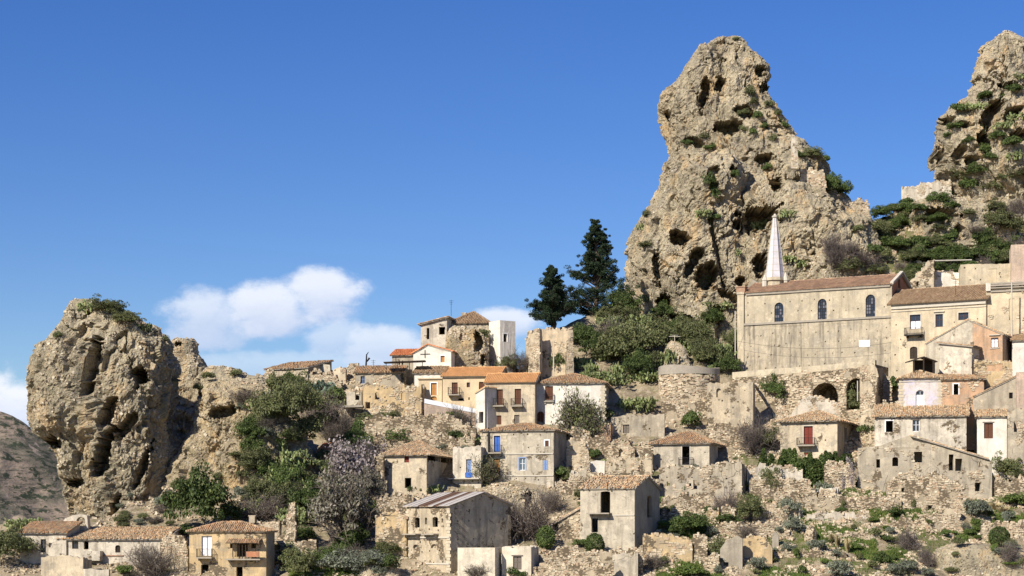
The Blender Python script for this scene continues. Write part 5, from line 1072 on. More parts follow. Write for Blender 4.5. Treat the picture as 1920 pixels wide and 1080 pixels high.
# lilac chapel, orange annex
h = house('lilac_chapel', 'little lilac washed house with a hip roof and an arched white door', 'house', 1688, 1765, 775, 709, -9, Y=258.3, D=5, roof='hip', ridge=697, inset=.8, wall=P_lilac, tile=T_oldlt, drop=6, over=.3, quoin=(1689.5, 1763), front=[('door', 1717, 1733, 731, 770, dict(arch=True, col='white', trim=False))])
f = h['fc']; mb = MB(); a0, a1 = f.uv(1718.5, 740)[0], f.uv(1731.5, 740)[0]; z0 = f.uv(1725, 740)[1]; z1 = f.uv(1725, 732.5)[1]; am_ = (a0+a1)/2
f.box(mb, a0, am_-.05, z0, z1-.1, -.19, -.16); f.box(mb, am_+.05, a1, z0, z1-.1, -.19, -.16); part(h, 'fanlight', mb, GLASS)
mb = MB(); f.box(mb, .0, h['L'], h['ze']-.5, h['ze']-.38, .002, .1); part(h, 'string_course', mb, CONC)
house('orange_house', 'small orange plastered annex with one black window right of the lilac house', 'house', 1767, 1845, 760, 712, -9, Y=257.3, D=5, roof='shed', ridge=702, wall=P_orange, tile=T_old, mess=.06, drop=6, stone=.35, front=[('void', 1788, 1797, 720, 740, dict(trim=True))])
house('grey_house', 'tilting grey plastered wall house with one tiny barred window at right', 'house', 1826, 1907, 772, 745, -9, Y=256.6, D=5, roof='shedl', ridge=707, wall=P_grey, tile=T_brown, drop=6, over=.1, front=[('void', 1892, 1899, 736, 747, dict(grille=True))])
ruin('plain pinkish pillar wall at the right edge beside the grey tilting wall', ([(1906, 698), (1950, 696)], 770), Y=254.6, yaw=-8, mat=P_pink, stones=False, ragged=0, drop=5)
# long tile roofed house
h = house('long_house', 'long whitewashed house with a wide mottled tile roof below the lilac house', 'house', 1640, 1812, 842, 781, -13, Y=253.5, D=6, roof='shed', ridge=760, wall=P_whitew, tile=T_oldlt, mess=.08, gap=.06, drop=5, over=.35, front=[('void', 1661, 1674, 789, 810, dict(trim=True)), ('win', 1711, 1724, 787, 809, dict(col='white', wood=True))])
house('white_house', 'white house with a brown door under a short tile roof at the right edge', 'house', 1832, 1888, 838, 782, -13, Y=253, D=5, roof='shed', ridge=767, wall=P_white, tile=T_oldlt, mess=.07, drop=5, front=[('door', 1845, 1862, 793, 822, dict(col='brown', wood=True))])
ruin('grey plastered corner wall with a post at the right edge', ([(1889, 778), (1905, 766), (1940, 762)], 842), Y=251, yaw=-14, mat=P_ruing, where=.3, drop=4, holes=[('void', 1901, 1907, 789, 810)])
# red door house and the broken vault behind
h = house('red_door_house', 'pale square house with a dark red balcony door and small tile roof', 'house', 1463, 1570, 862, 790, -21, Y=258, xs=1603, roof='hip', ridge=772, inset=.55, wall=P_cream, smat=P_grey, tile=T_oldlt, mess=.07, drop=5, over=.5, put=2.4,
      front=[('door', 1507, 1524, 799, 833, dict(col='red', trim=True, trimmat=CONC)), ('door', 1507, 1523, 848, 862, dict(col='red'))], side=[('void', 1583, 1588, 802, 838)], balc=[(1496, 1530, 815, 837, dict(depth=1.0)), ])
ruin('broken white plastered vault end behind the red door house', ([(1478, 780), (1490, 766), (1500, 756), (1503, 748), (1520, 742), (1540, 743), (1558, 752), (1574, 760), (1577, 784)], 800), Y=264.8, yaw=-14, mat=P_whitew, stones=True, where=.2, ragged=.16, thick=.8, rt=5, drop=3)
ruin('stone stub wall squeezed left of the red door house', ([(1455, 765), (1470, 763), (1478, 770), (1478, 800)], 830), Y=262, yaw=-15, mat=P_stone, ragged=.15, drop=4)
# cracked long ruin
h = house('cracked_ruin', 'long cracked grey ruin stepping down under a tile edged roof, with five openings', 'ruin', 1608, 1745, 925, 841, -11, Y=248.5, D=7, roof='none', wall=P_ruing, drop=4, thick=2.4, stone=.42,
      front=[('niche', 1641, 1656, 860, 879, dict(d=.5)), ('niche', 1643, 1650, 861, 877, dict(d=2.2)), ('niche', 1673, 1684, 857, 874, dict(arch=True, rise=.2, d=2.2)), ('niche', 1714, 1729, 847, 867, dict(wood=True, d=2.2))][1:])
f = h['fc']; fr = h['fr']; L = h['L']; ze = h['ze']
aA, zA = f.uv(1703, 817); mb = MB(); panel(mb, f, [(.0, ze+.003), (L, ze+.003), (L, f.uv(1745, 828)[1]), (aA, zA), (f.uv(1650, 834)[0], f.uv(1650, 836)[1]), (.1, ze+.1)], (), .44, seed=41); part(h, 'gable', mb, P_ruing)
r = ruin('lower stepped wing of the cracked grey ruin with a sloping tile edge', ([(1745, 826), (1770, 835), (1800, 846), (1852, 861), (1860, 866)], 938), Y=247.2, yaw=-6, mat=P_ruing, stones=True, where=.4, ragged=.0, drop=4, holes=[('niche', 1779, 1788, 852, 882, dict(d=2)), ('niche', 1791, 1804, 860, 883, dict(d=2)), ('niche', 1828, 1838, 905, 921, dict(d=2)), ('niche', 1789, 1800, 905, 912, dict(d=2)), ('niche', 1836, 1838, 867, 875)], thick=2.3, rt=3)
f = r['fc']; sb, tb = MB(), MB(); a0, z0 = f.uv(1708, 819); a1, z1 = f.uv(1853, 862); e2 = -f.n
roof_plane(sb, tb, [f.at(a1, z1+.12, .3), f.at(a1, z1+.12, -2.2), f.at(a0, z0+.12, -2.2), f.at(a0, z0+.12, .3)], 4, mess=.05); ro = sb.build('roof_edge', CONCD, r['root'], r['rl']); tag(tb.build('roof_tiles', T_oldlt, ro, r['rl']), kind='stuff')
ruin('tall rubble face under the cracked ruin with a black slot opening', ([(1662, 905), (1690, 886), (1740, 892), (1768, 888), (1800, 908), (1812, 930)], 985), Y=243, yaw=-8, mat=P_stone, ragged=.25, thick=1.5, sz=.26, where=-.12, holes=[('niche', 1740, 1747, 948, 966, dict(d=1.2)), ('niche', 1690, 1695, 915, 922, dict(d=1))], drop=2)

# ---------------------------------------------------------------- field and terrace walls, one by one
WALLS = [
 ('mortared wall with a brick door and rows of holes above the light grey house', ([(1146, 782), (1180, 778), (1246, 776)], 815), 264.5, -8, dict(mat=P_ruing, stones=False, ragged=.08, put=2.2, holes=[('shut', 1168, 1180, 796, 812, dict(col='grey', deep=.3))])),
 ('plain orange plastered block on the slope right of the bare tree', ([(1108, 797), (1145, 796)], 832), 262.5, -12, dict(mat=P_orange, stones=False, ragged=.03, rt=3)),
 ('bright white plaster patch of wall among rubble in the centre', ([(1106, 866), (1118, 863), (1134, 864)], 885), 252.5, -8, dict(mat=P_white, stones=False, ragged=.03)),
 ('tumbled terrace wall under the orange block', ([(1066, 812), (1085, 802), (1105, 815), (1145, 832), (1180, 828), (1240, 834)], 870), 258, -6, dict(ragged=.35, where=-.2)),
 ('low broken wall beside the white plaster patch', ([(1135, 866), (1180, 858), (1222, 862)], 898), 251, -8, dict(ragged=.3, where=-.1, mat=P_ruin)),
 ('crumbling wall with a round hole right of the blue balcony house', ([(1062, 826), (1076, 818), (1096, 830), (1104, 850)], 905), 252.8, -10, dict(mat=P_ruin, where=0, ragged=.2)),
 ('stony terrace edge behind the tile roof of the tall grey house', ([(1040, 905), (1090, 890), (1160, 885), (1235, 900)], 925), 247, -8, dict(ragged=.3)),
 ('pale rubble terrace wall at the bottom in front of the tall grey house', ([(1015, 1042), (1060, 1022), (1100, 1034), (1180, 1030), (1205, 1028)], 1090), 226, -8, dict(ragged=.2, thick=1, where=-.3)),
 ('squarish plastered wall piece at the bottom under the tall grey house', ([(1148, 1040), (1196, 1036)], 1092), 224.6, -8, dict(mat=P_greylt, stones=True, where=.3, ragged=.1)),
 ('long pale dry stone wall at the bottom centre right', ([(1205, 1004), (1240, 1001), (1285, 1008), (1298, 1020)], 1075), 229.5, -10, dict(mat=P_ochre, where=-.1, thick=.8, sz=.34)),
 ('stone pier with a dark gap right of the long pale dry stone wall', ([(1298, 1008), (1312, 998), (1326, 1006)], 1070), 229.2, -10, dict(where=-.2, thick=1)),
 ('ragged grey plaster remnant with a black hole at the bottom right of centre', ([(1350, 1030), (1366, 1012), (1382, 1004), (1392, 1010)], 1085), 227.2, -12, dict(mat=P_cement, stones=False, ragged=.1, holes=[('void', 1356, 1366, 1054, 1080)])),
 ('stepped stone wall stub left of the grey plaster remnant', ([(1318, 1056), (1330, 1042), (1348, 1038)], 1090), 226.2, -12, dict(thick=1)),
 ('yellowish field wall right of the grey plaster remnant', ([(1392, 1010), (1416, 1004), (1440, 1012), (1448, 1030)], 1070), 228.6, -10, dict(mat=P_ochre, where=0)),
 ('slim leaning plaster slab in the rubble at lower right', ([(1448, 1000), (1454, 996), (1460, 1004)], 1040), 233.0, -12, dict(mat=P_cement, stones=False, ragged=.08)),
 ('broad tumbled terrace wall of pale stones at lower right', ([(1330, 992), (1360, 984), (1400, 980), (1440, 985), (1480, 1000)], 1025), 236.5, -6, dict(ragged=.35, where=-.35, thick=1.2)),
 ('low stone step wall left of the purple shrub on the slope', ([(1352, 955), (1364, 950), (1378, 955)], 990), 239.5, -10, dict(thick=.9)),
 ('terrace wall of warm brown stones under the yellow grass', ([(1410, 955), (1450, 948), (1478, 952)], 985), 240.5, -6, dict(ragged=.2)),
 ('white topped rubble wall below the cypress hedge', ([(1402, 880), (1425, 872), (1480, 872), (1505, 884)], 918), 248.5, -8, dict(mat=P_whitew, where=0, ragged=.25)),
 ('pale stone bank wall right of the cypress hedge', ([(1545, 872), (1560, 867), (1590, 868), (1604, 885)], 925), 248.8, -10, dict(where=-.4, thick=1.2, ragged=.2)),
 ('low rubble wall in front of the white topped wall', ([(1405, 900), (1450, 894), (1520, 905)], 945), 245.5, -6, dict(ragged=.3, where=-.3)),
 ('white plaster slab of a fallen wall on the grassy slope', ([(1512, 968), (1530, 960), (1600, 962), (1632, 972)], 992), 241, 4, dict(mat=P_whitew, where=.2, ragged=.15, thick=.8)),
 ('long pale rubble wall crossing the slope below the cracked ruin', ([(1650, 985), (1700, 972), (1760, 965), (1810, 975)], 1010), 238, -4, dict(ragged=.35, where=-.4, thick=1.2)),
 ('lower rubble terrace wall with small black gap, bottom right', ([(1425, 1040), (1470, 1030), (1540, 1036), (1600, 1046)], 1075), 229.8, -4, dict(ragged=.3, where=-.4, thick=1.2, holes=[('void', 1531, 1538, 1056, 1064)])),
 ('stony terrace edge above the yellow bank, bottom right', ([(1700, 1018), (1760, 1008), (1840, 1020), (1900, 1012)], 1040), 234.5, -4, dict(ragged=.35, where=-.3, thick=1)),
 ('bottom edge heap of pale wall stones under the blue green shrubs', ([(1600, 1066), (1660, 1058), (1740, 1066)], 1090), 226.5, -3, dict(ragged=.3, where=-.4)),
 ('rough terrace wall right of the cracked ruin', ([(1862, 905), (1890, 895), (1940, 900)], 935), 247, -6, dict(ragged=.3, where=-.1)),
 ('crumbling wall behind the fallen white slab', ([(1490, 930), (1540, 925), (1610, 935), (1650, 950)], 958), 243.8, -4, dict(ragged=.35, where=-.1)),
 ('stone terrace wall beneath the broad grey wall house in the centre', ([(1240, 935), (1300, 928), (1360, 935), (1400, 930)], 968), 243.2, -6, dict(ragged=.3, where=-.2)),
 ('terrace wall in the trees below the cream hip roofed house', ([(706, 935), (740, 925), (770, 930)], 975), 240, -8, dict(ragged=.3, where=-.1)),
 ('tumbledown wall strip under the peach retaining wall', ([(690, 815), (760, 808), (840, 815), (890, 822)], 845), 260.5, -4, dict(ragged=.35, where=-.2)),
 ('low wall joining the round bastion to the square roofless house', ([(1240, 745), (1290, 740), (1330, 748)], 800), 268.5, -6, dict(ragged=.25, where=-.2, thick=1.2)),
 ('rubble slope wall under the square roofless house', ([(1320, 806), (1380, 796), (1440, 806), (1452, 820)], 838), 261.5, -8, dict(ragged=.35, where=-.1)),
 ('terrace wall running right from the lilac house', ([(1640, 762), (1665, 752), (1690, 756)], 800), 262, -8, dict(ragged=.3, where=-.2)),
 ('stone wall with a vaulted gap left of the light grey house', ([(1200, 842), (1212, 838), (1224, 840)], 884), 254.6, -10, dict(ragged=.2, where=-.1, holes=[('void', 1204, 1213, 853, 866, dict(arch=True))])),
 ('short wall stub catching the light left of the domed sage, lower right', ([(1762, 958), (1780, 950), (1800, 955)], 985), 240.2, -12, dict(mat=P_ruin, ragged=.2, thick=1)),
 ('terrace wall along the right edge above the round green bush', ([(1840, 985), (1880, 978), (1940, 982)], 1012), 236.2, -4, dict(ragged=.3, where=-.4)),
 ('low wall running under the round green bush at far right', ([(1850, 1034), (1890, 1026), (1940, 1032)], 1055), 231.0, -4, dict(ragged=.3, where=-.4)),
 ('plastered wall corner left of the fallen white slab', ([(1462, 962), (1478, 950), (1500, 956)], 990), 241.6, -20, dict(mat=P_whitew, ragged=.25, rt=3)),
 ('stacked terrace wall in the middle of the lower right slope', ([(1560, 1005), (1600, 998), (1650, 1003)], 1028), 235.2, -5, dict(ragged=.25, where=-.4)),
 ('sunlit stone wall below the purplish shrub in pale stones', ([(1660, 1042), (1700, 1036), (1742, 1042)], 1066), 231.8, -5, dict(ragged=.3, where=-.4)),
 ('broken cross wall standing end on in the lower right rubble', ([(1508, 1002), (1516, 990), (1524, 996)], 1030), 234.6, -50, dict(ragged=.2, thick=.8)),
 ('high rubble wall above the grass bank right of the tall grey house', ([(1240, 958), (1275, 950), (1320, 962)], 985), 240.8, -10, dict(ragged=.3, where=-.3)),
 ('ruined wall fragment with a brick edge on the bank right of the tall grey house', ([(1322, 962), (1335, 950), (1348, 958)], 990), 240.0, -10, dict(mat=P_ochre, ragged=.2)),
 ('bottom edge wall under the clipped bushes', ([(1000, 1062), (1040, 1054), (1100, 1060), (1150, 1058)], 1092), 223.6, -6, dict(ragged=.3, where=-.3)),
 ('cream plaster ruin standing beside the white plaster patch', ([(1076, 872), (1088, 862), (1106, 866)], 902), 251.8, -10, dict(mat=P_cream, ragged=.15, put=1.5)),
 ('pale ruin wall with a niche right of the crumbling round hole wall', ([(1140, 838), (1152, 828), (1180, 830), (1190, 840)], 868), 257.2, -10, dict(mat=P_ruin, ragged=.2, holes=[('niche', 1160, 1168, 842, 856, dict(arch=True, d=.4))])),
 ('terrace wall right of the cypress row under the cracked ruin', ([(1600, 935), (1640, 928), (1690, 934)], 962), 243.4, -5, dict(ragged=.3, where=-.3)),
]
for lab, outl, Yw, yw, kw in WALLS:
    if kw.get('stones', True): kw['where'] = (kw.get('where') if kw.get('where') is not None else -.35)+.2
    ruin(lab, outl, Y=Yw, yaw=yw, **kw)

house('ruined_house', 'roofless cream ruin with two small black openings right of the white plaster patch', 'ruin', 1140, 1196, 905, 868, -16, Y=251.3, D=5, roof='none', ragged=.22, wall=P_ruin, stone=.12, drop=4, put=1.8, front=[('niche', 1152, 1160, 876, 892, dict(d=.42)), ('niche', 1176, 1183, 878, 888, dict(d=.42, wood=True))])
house('ruined_house', 'roofless grey ruin stub with one black doorway below the crumbling round hole wall', 'ruin', 1068, 1104, 925, 886, -18, Y=248.2, D=4, roof='none', ragged=.2, wall=P_greylt, stone=.2, drop=4, put=1.6, front=[('niche', 1080, 1088, 898, 918, dict(d=.42))])
house('ruined_house', 'small pale roofless ruin with a black window above the fallen white slab', 'ruin', 1520, 1566, 955, 918, -20, Y=244.6, D=4, roof='none', ragged=.25, wall=P_whitew, stone=.05, drop=4, put=1.8, front=[('niche', 1538, 1546, 928, 942, dict(d=.42, wood=True))])
# cables, aerials and pipes
def cable(a, b, sag, lab):
    mb = MB(); t_ = np.linspace(0, 1, 13); P_ = [a+(b-a)*t-Z*sag*4*t*(1-t) for t in t_]
    for p, q in zip(P_[:-1], P_[1:]): mb.bar(p, q, .018, 4)
    tag(mb.build('cable', IRON, None, a), lab, 'cable')
cable(pt(1268, 631, 284), pt(1384, 612, 287.5), 1.6, 'thin cable from the antenna stump to the church corner')
cable(pt(1384, 640, 287.5), pt(1672, 642, 276.4), 1.0, 'thin cable sagging along the lower church wall')
cable(pt(1038, 640, 272), pt(1240, 690, 275), 1.5, 'thin cable from the bare grey pole to the round bastion')
for px, py, Y, hh, lab in ((742, 690, 277.5, 1.6, 'small aerial above the grey stone house roof'), (846, 585, 285, 1.8, 'aerial on the grey hilltop roof'), (1090, 706, 268, 1.5, 'aerial on the white hip roofed house'), (1792, 545, 272, 1.7, 'aerial on the palazzo roof'), (700, 690, 278, 1.2, 'short stub pipe on the old tile roof of the grey stone house')):
    mb = MB(); b = pt(px, py, Y); mb.bar(b-Z*.6, b+Z*hh, .03, 5)
    for k in range(3): mb.box(b+Z*(hh-.15-.25*k)+np.array([-.35+.08*k, -.015, 0]), (.7-.16*k, 0, 0), (0, .03, 0), (0, 0, .03))
    tag(mb.build('aerial', IRON, None, b), lab, 'aerial')
po = MB(); b = pt(1780, 470, 300); 
mb = MB(); b = pt(1897, 640, 266); mb.bar(b-Z*3, b+Z*8.2, .12, 6, .09); tag(mb.build('utility_pole', CONC, None, b), 'grey pole beside the small dark tree at the ruined palazzo bay', 'utility pole')
mb = MB(); b = pt(1549, 760, 270.5-1.2); mb.bar(pt(1608, 752, 266), pt(1608, 714, 266), .08, 5); tag(mb.build('utility_pole', CONC, None, pt(1608, 752, 266)), 'slim pale post inside the right terrace arch', 'post')
# ---------------------------------------------------------------- plants
L_green = leaf_mat('leaves_dark_evergreen', [(0.038, 0.060, 0.018), (0.070, 0.108, 0.028), (0.114, 0.158, 0.042), (0.052, 0.079, 0.021), (0.175, 0.210, 0.061)])
L_mid = leaf_mat('leaves_mid_green', [(0.068, 0.108, 0.024), (0.121, 0.176, 0.041), (0.176, 0.223, 0.054), (0.081, 0.121, 0.030)])
L_olive = leaf_mat('leaves_olive_brown', [(0.096, 0.109, 0.043), (0.160, 0.173, 0.068), (0.080, 0.100, 0.033), (0.208, 0.201, 0.099), (0.120, 0.146, 0.046)])
L_sage = leaf_mat('leaves_sage_blue', [(0.125, 0.144, 0.094), (0.206, 0.219, 0.156), (0.150, 0.169, 0.112), (0.250, 0.263, 0.194), (0.094, 0.106, 0.069)])
L_pine = leaf_mat('needles_dark', [(0.013, 0.025, 0.013), (0.025, 0.045, 0.020), (0.040, 0.062, 0.025), (0.018, 0.033, 0.015)], .1)
L_cact = leaf_mat('cactus_pads', [(0.135, 0.182, 0.061), (0.230, 0.270, 0.101), (0.176, 0.223, 0.081), (0.311, 0.324, 0.135), (0.095, 0.135, 0.047), (0.270, 0.257, 0.121)], .05)
L_cactb = leaf_mat('cactus_pads_bluish', [(0.144, 0.210, 0.144), (0.216, 0.288, 0.204), (0.108, 0.168, 0.108), (0.264, 0.324, 0.228)], .05)
L_twig = leaf_mat('bare_twigs', [(0.115, 0.095, 0.075), (0.17, 0.145, 0.115), (0.085, 0.068, 0.055), (0.14, 0.11, 0.085)], 0)
L_twigp = leaf_mat('bare_twigs_purplish', [(0.12, 0.095, 0.08), (0.165, 0.135, 0.115), (0.085, 0.067, 0.056)], 0)
L_bloss = leaf_mat('blossom_pale', [(0.40, 0.335, 0.33), (0.30, 0.25, 0.235), (0.20, 0.165, 0.145), (0.50, 0.44, 0.43)], .2)
L_greyt = leaf_mat('leaves_grey_tree', [(0.16, 0.145, 0.10), (0.24, 0.215, 0.16), (0.11, 0.105, 0.07), (0.30, 0.265, 0.215), (0.13, 0.13, 0.07)], .15)
L_dry = leaf_mat('dry_grass', [(0.42, 0.34, 0.17), (0.52, 0.44, 0.25), (0.35, 0.27, 0.13)], .2)
L_grass = leaf_mat('grass_blades', [(0.05, 0.10, 0.015), (0.08, 0.14, 0.022), (0.13, 0.17, 0.04), (0.20, 0.19, 0.07)], .2)
BARK = simple('bark', (0.13, 0.10, 0.075), .95, .3, 3)

def leaves(mb, C, N, s, g, asp=.55):
    """one diamond shaped leaf quad per row of C, facing roughly along N"""
    n = len(C); N = N+g.normal(size=(n, 3))*.75; N /= np.linalg.norm(N, axis=1)[:, None]
    U = np.cross(N, g.normal(size=(n, 3))); U /= np.linalg.norm(U, axis=1)[:, None]+1e-9; W_ = np.cross(N, U); s = s*g.uniform(.6, 1.35, n)[:, None]
    V = np.stack([C-U*s, C-W_*s*asp+N*s*.15, C+U*s, C+W_*s*asp+N*s*.15], 1).reshape(-1, 3)
    mb.add(V, np.arange(4*n).reshape(n, 4))
def lump(g, k, ax=(1, 1, .8), sub=.38, flat=0.0):
    """centres of leaf clumps filling an uneven ellipsoid"""
    d = g.normal(size=(k, 3)); d /= np.linalg.norm(d, axis=1)[:, None]; r = g.uniform(.25, 1.0, k)**.6*(1-sub*.7)
    d[:, 2] = np.where(d[:, 2] < -.3, -d[:, 2]*.6, d[:, 2])
    return d*r[:, None]*np.array(ax)*(1+.18*g.normal(size=(k, 1)))
def shrub_mesh(name, seed, n=2200, k=34, ax=(1, 1, .8), s=.075, sub=.36, spiky=0, rise=.62):
    g = np.random.default_rng(seed); mb = MB(); c = lump(g, k, ax, sub); i = g.integers(0, k, n)
    d = g.normal(size=(n, 3)); d /= np.linalg.norm(d, axis=1)[:, None]; d[:, 2] = np.abs(d[:, 2])*.9+d[:, 2]*.1
    C = c[i]+d*(g.uniform(.5, 1, n)**.5*sub*(.6+.8*((i*7919) % 13)/13))[:, None]; C[:, 2] = np.maximum(C[:, 2]+ax[2]*rise, .02)
    leaves(mb, C, d+np.array([0, 0, .25]), s, g)
    V = np.concatenate(mb.v); return mesh_from(name, V, mb.q)
def twig_mesh(name, seed, n=26, lev=3, spread=1.0, up=1.0, wdt=.02, leaf=0, lsz=.04):
    """bare branching shrub, unit half width, root at the origin"""
    g = np.random.default_rng(seed); T, Lf = [], []
    def grow(p, d, L, w_, lv):
        q = p
        for sgm in range(2):
            d2 = d+g.normal(size=3)*.16; d2 /= np.linalg.norm(d2); q2 = q+d2*L*.5; T.append((q, q2, w_*(1-.25*sgm))); q = q2; d = d2
            if lv < lev:
                for _ in range(2 if lv else 3):
                    e = d+g.normal(size=3)*.62+np.array([0, 0, .12]); e /= np.linalg.norm(e); grow(q, e, L*g.uniform(.5, .75), w_*.6, lv+1)
        if lv >= lev-1: Lf.append(q)
    for _ in range(n):
        a = g.uniform(0, 6.283); tl = g.uniform(.1, .95)*spread; d = np.array([math.cos(a)*tl, math.sin(a)*tl, up]); d /= np.linalg.norm(d); grow(np.array([math.cos(a), math.sin(a), 0])*g.uniform(0, .18), d, g.uniform(.5, .8), wdt, 1)
    A = np.array([t[0] for t in T]); B = np.array([t[1] for t in T]); w_ = np.array([t[2] for t in T])[:, None]; d = B-A
    X = np.cross(d, g.normal(size=d.shape)); X /= np.linalg.norm(X, axis=1)[:, None]+1e-9; Y_ = np.cross(d, X); Y_ /= np.linalg.norm(Y_, axis=1)[:, None]+1e-9
    n_ = len(A); tri3 = [X, -.5*X+.87*Y_, -.5*X-.87*Y_]
    V = np.stack([A+t*w_ for t in tri3]+[B+t*w_*.7 for t in tri3], 1).reshape(-1, 3); o = (np.arange(n_)*6)[:, None, None]
    mb = MB(); mb.add(V, (np.array([(0, 1, 4, 3), (1, 2, 5, 4), (2, 0, 3, 5)])[None]+o).reshape(-1, 4))
    me = mesh_from(name, np.concatenate(mb.v), mb.q); lm = None
    if leaf:
        P_ = np.array(Lf); P_ = P_[g.integers(0, len(P_), leaf)]+g.normal(size=(leaf, 3))*.07; lb = MB(); leaves(lb, P_, P_*np.array([1, 1, .5])+1e-3, lsz, g, .8); lm = mesh_from(name+'_leaves', np.concatenate(lb.v), lb.q)
    return me, lm
def cactus_mesh(name, seed, n=230, spread=1.0, high=.75, pad=.24, roots=26):
    """prickly pear thicket: flat oval pads growing out of each other"""
    g = np.random.default_rng(seed); pads = []
    for _ in range(roots):
        a = g.uniform(0, 6.28); r = spread*g.uniform(0, .8)**.7; pads.append((np.array([math.cos(a)*r, math.sin(a)*r, g.uniform(-.05, .1)]), np.array([g.normal()*.3, g.normal()*.3, 1]), pad))
    i = 0
    while len(pads) < n and i < len(pads):
        p, d, s = pads[i]; i += 1; d = d/np.linalg.norm(d); tip = p+d*s*.92
        if tip[2] > high*(1.25-np.hypot(*tip[:2])*.7): continue
        for _ in range(g.integers(1, 4)):
            e = d+g.normal(size=3)*.6; e[2] = abs(e[2])*.8+.05; pads.append((tip, e, s*g.uniform(.8, 1.0)))
    k = 8; an = np.arange(k)*2*math.pi/k; mb = MB()
    for p, d, s in pads:
        d = d/np.linalg.norm(d); x = np.cross(d, g.normal(size=3)); x /= np.linalg.norm(x); nn = np.cross(d, x); c = p+d*s*.5
        ring = c+(np.cos(an)[:, None]*x*.36+np.sin(an)[:, None]*d*.55)*s; j = np.arange(k); j1 = (j+1) % k
        mb.add(np.concatenate([ring, [c+nn*s*.09], [c-nn*s*.09]]), None, np.concatenate([np.stack([j, j1, np.full(k, k)], 1), np.stack([j1, j, np.full(k, k+1)], 1)]))
    return mesh_from(name, np.concatenate(mb.v), mb.t)
def ball_mesh(name, seed):
    g = np.random.default_rng(seed); n = 3600; d = g.normal(size=(n, 3)); d /= np.linalg.norm(d, axis=1)[:, None]; r = .93+.1*pn(d*2.5, seed)+g.normal(size=n)*.035
    mb = MB(); leaves(mb, d*(r*g.uniform(.86, 1, n))[:, None]+np.array([0, 0, .95]), d, .075, g); return mesh_from(name, np.concatenate(mb.v), mb.q)
def spike_mesh(name, seed):
    g = np.random.default_rng(seed); n = 900; t = g.uniform(0, 1, n)**.8; a = g.uniform(0, 6.28, n); r = (.32*(1-t)**.7+.05)*g.uniform(.5, 1.1, n)
    C = np.stack([np.cos(a)*r, np.sin(a)*r, t*2], 1); mb = MB(); leaves(mb, C, np.stack([np.cos(a), np.sin(a), .4+0*a], 1), .09, g); return mesh_from(name, np.concatenate(mb.v), mb.q)
def tuft_mesh(name, seed):
    g = np.random.default_rng(seed); n = 260; a = g.uniform(0, 6.28, n); t = g.uniform(.05, .55, n); h = g.uniform(1.0, 2.0, n); d = np.stack([np.cos(a)*t, np.sin(a)*t, h], 1); b = np.stack([np.cos(a), np.sin(a), 0*a], 1)*.12*g.random(n)[:, None]
    w_ = np.stack([-np.sin(a), np.cos(a), 0*a], 1)*.05; V = np.stack([b-w_, b+w_, b+d*.6+w_*.8, b+d+np.stack([np.cos(a), np.sin(a), 0*a], 1)*.15], 1).reshape(-1, 3)
    mb = MB(); mb.add(V, np.arange(4*n).reshape(n, 4)); return mesh_from(name, np.concatenate(mb.v), mb.q)
PROTO = {}
for k_, v_ in dict(
    green=[(shrub_mesh('evergreen_shrub_%d' % i, 10+i, 2600, 30, (1, 1, .8)), L_green) for i in range(3)],
    mid=[(shrub_mesh('green_shrub_%d' % i, 20+i, 2200, 26, (1, 1, .75), .08), L_mid) for i in range(2)],
    olive=[(shrub_mesh('scrub_%d' % i, 30+i, 2400, 40, (1, 1, .75), .06, .3), L_olive) for i in range(3)],
    sage=[(shrub_mesh('sage_%d' % i, 40+i, 2200, 40, (1, 1, .7), .06, .26), L_sage) for i in range(3)],
    bare=[(twig_mesh('bare_shrub_%d' % i, 50+i, 34, 4)[0], L_twig) for i in range(2)],
    barep=[(twig_mesh('bare_shrub_p%d' % i, 54+i, 40, 4, 1.2, .8)[0], L_twigp) for i in range(2)],
    cactus=[(cactus_mesh('prickly_pear_%d' % i, 60+i), L_cact) for i in range(3)],
    cactusb=[(cactus_mesh('prickly_pear_b%d' % i, 66+i, 200), L_cactb) for i in range(1)],
    cactusL=[(cactus_mesh('prickly_pear_thicket_%d' % i, 160+i, 900, 1.0, .78, .135, 90), L_cact) for i in range(2)],
    greenL=[(shrub_mesh('big_evergreen_%d' % i, 110+i, 7500, 80, (1, 1, .8), .042, .27), L_green) for i in range(2)],
    oliveL=[(shrub_mesh('big_scrub_%d' % i, 130+i, 7000, 90, (1, 1, .75), .038, .24), L_olive) for i in range(2)],
    ball=[(ball_mesh('clipped_bush', 70), L_green)],
    spike=[(spike_mesh('cypress_seedling_%d' % i, 75+i), L_green) for i in range(2)],
    tuft=[(tuft_mesh('dry_tuft', 80), L_dry)]).items(): PROTO[k_] = v_
NAMES = dict(green=('evergreen_shrub', 'shrub'), mid=('green_shrub', 'shrub'), olive=('scrub_bush', 'bush'), sage=('sage_bush', 'bush'), bare=('bare_shrub', 'shrub'), barep=('bare_shrub', 'shrub'), cactus=('prickly_pear', 'cactus'), cactusb=('prickly_pear', 'cactus'), ball=('clipped_bush', 'bush'), spike=('cypress_seedling', 'tree'), tuft=('grass_tuft', 'grass tuft'))
LOOK = dict(green='dark evergreen shrub', mid='fresh green shrub', olive='olive brown scrub bush', sage='blue grey sage bush', bare='bare twiggy shrub', barep='bare purplish shrub', cactus='prickly pear thicket', cactusb='bluish prickly pear clump', ball='round clipped green bush', spike='slim dark cypress seedling', tuft='dry yellow grass tuft')
vg = np.random.default_rng(21)
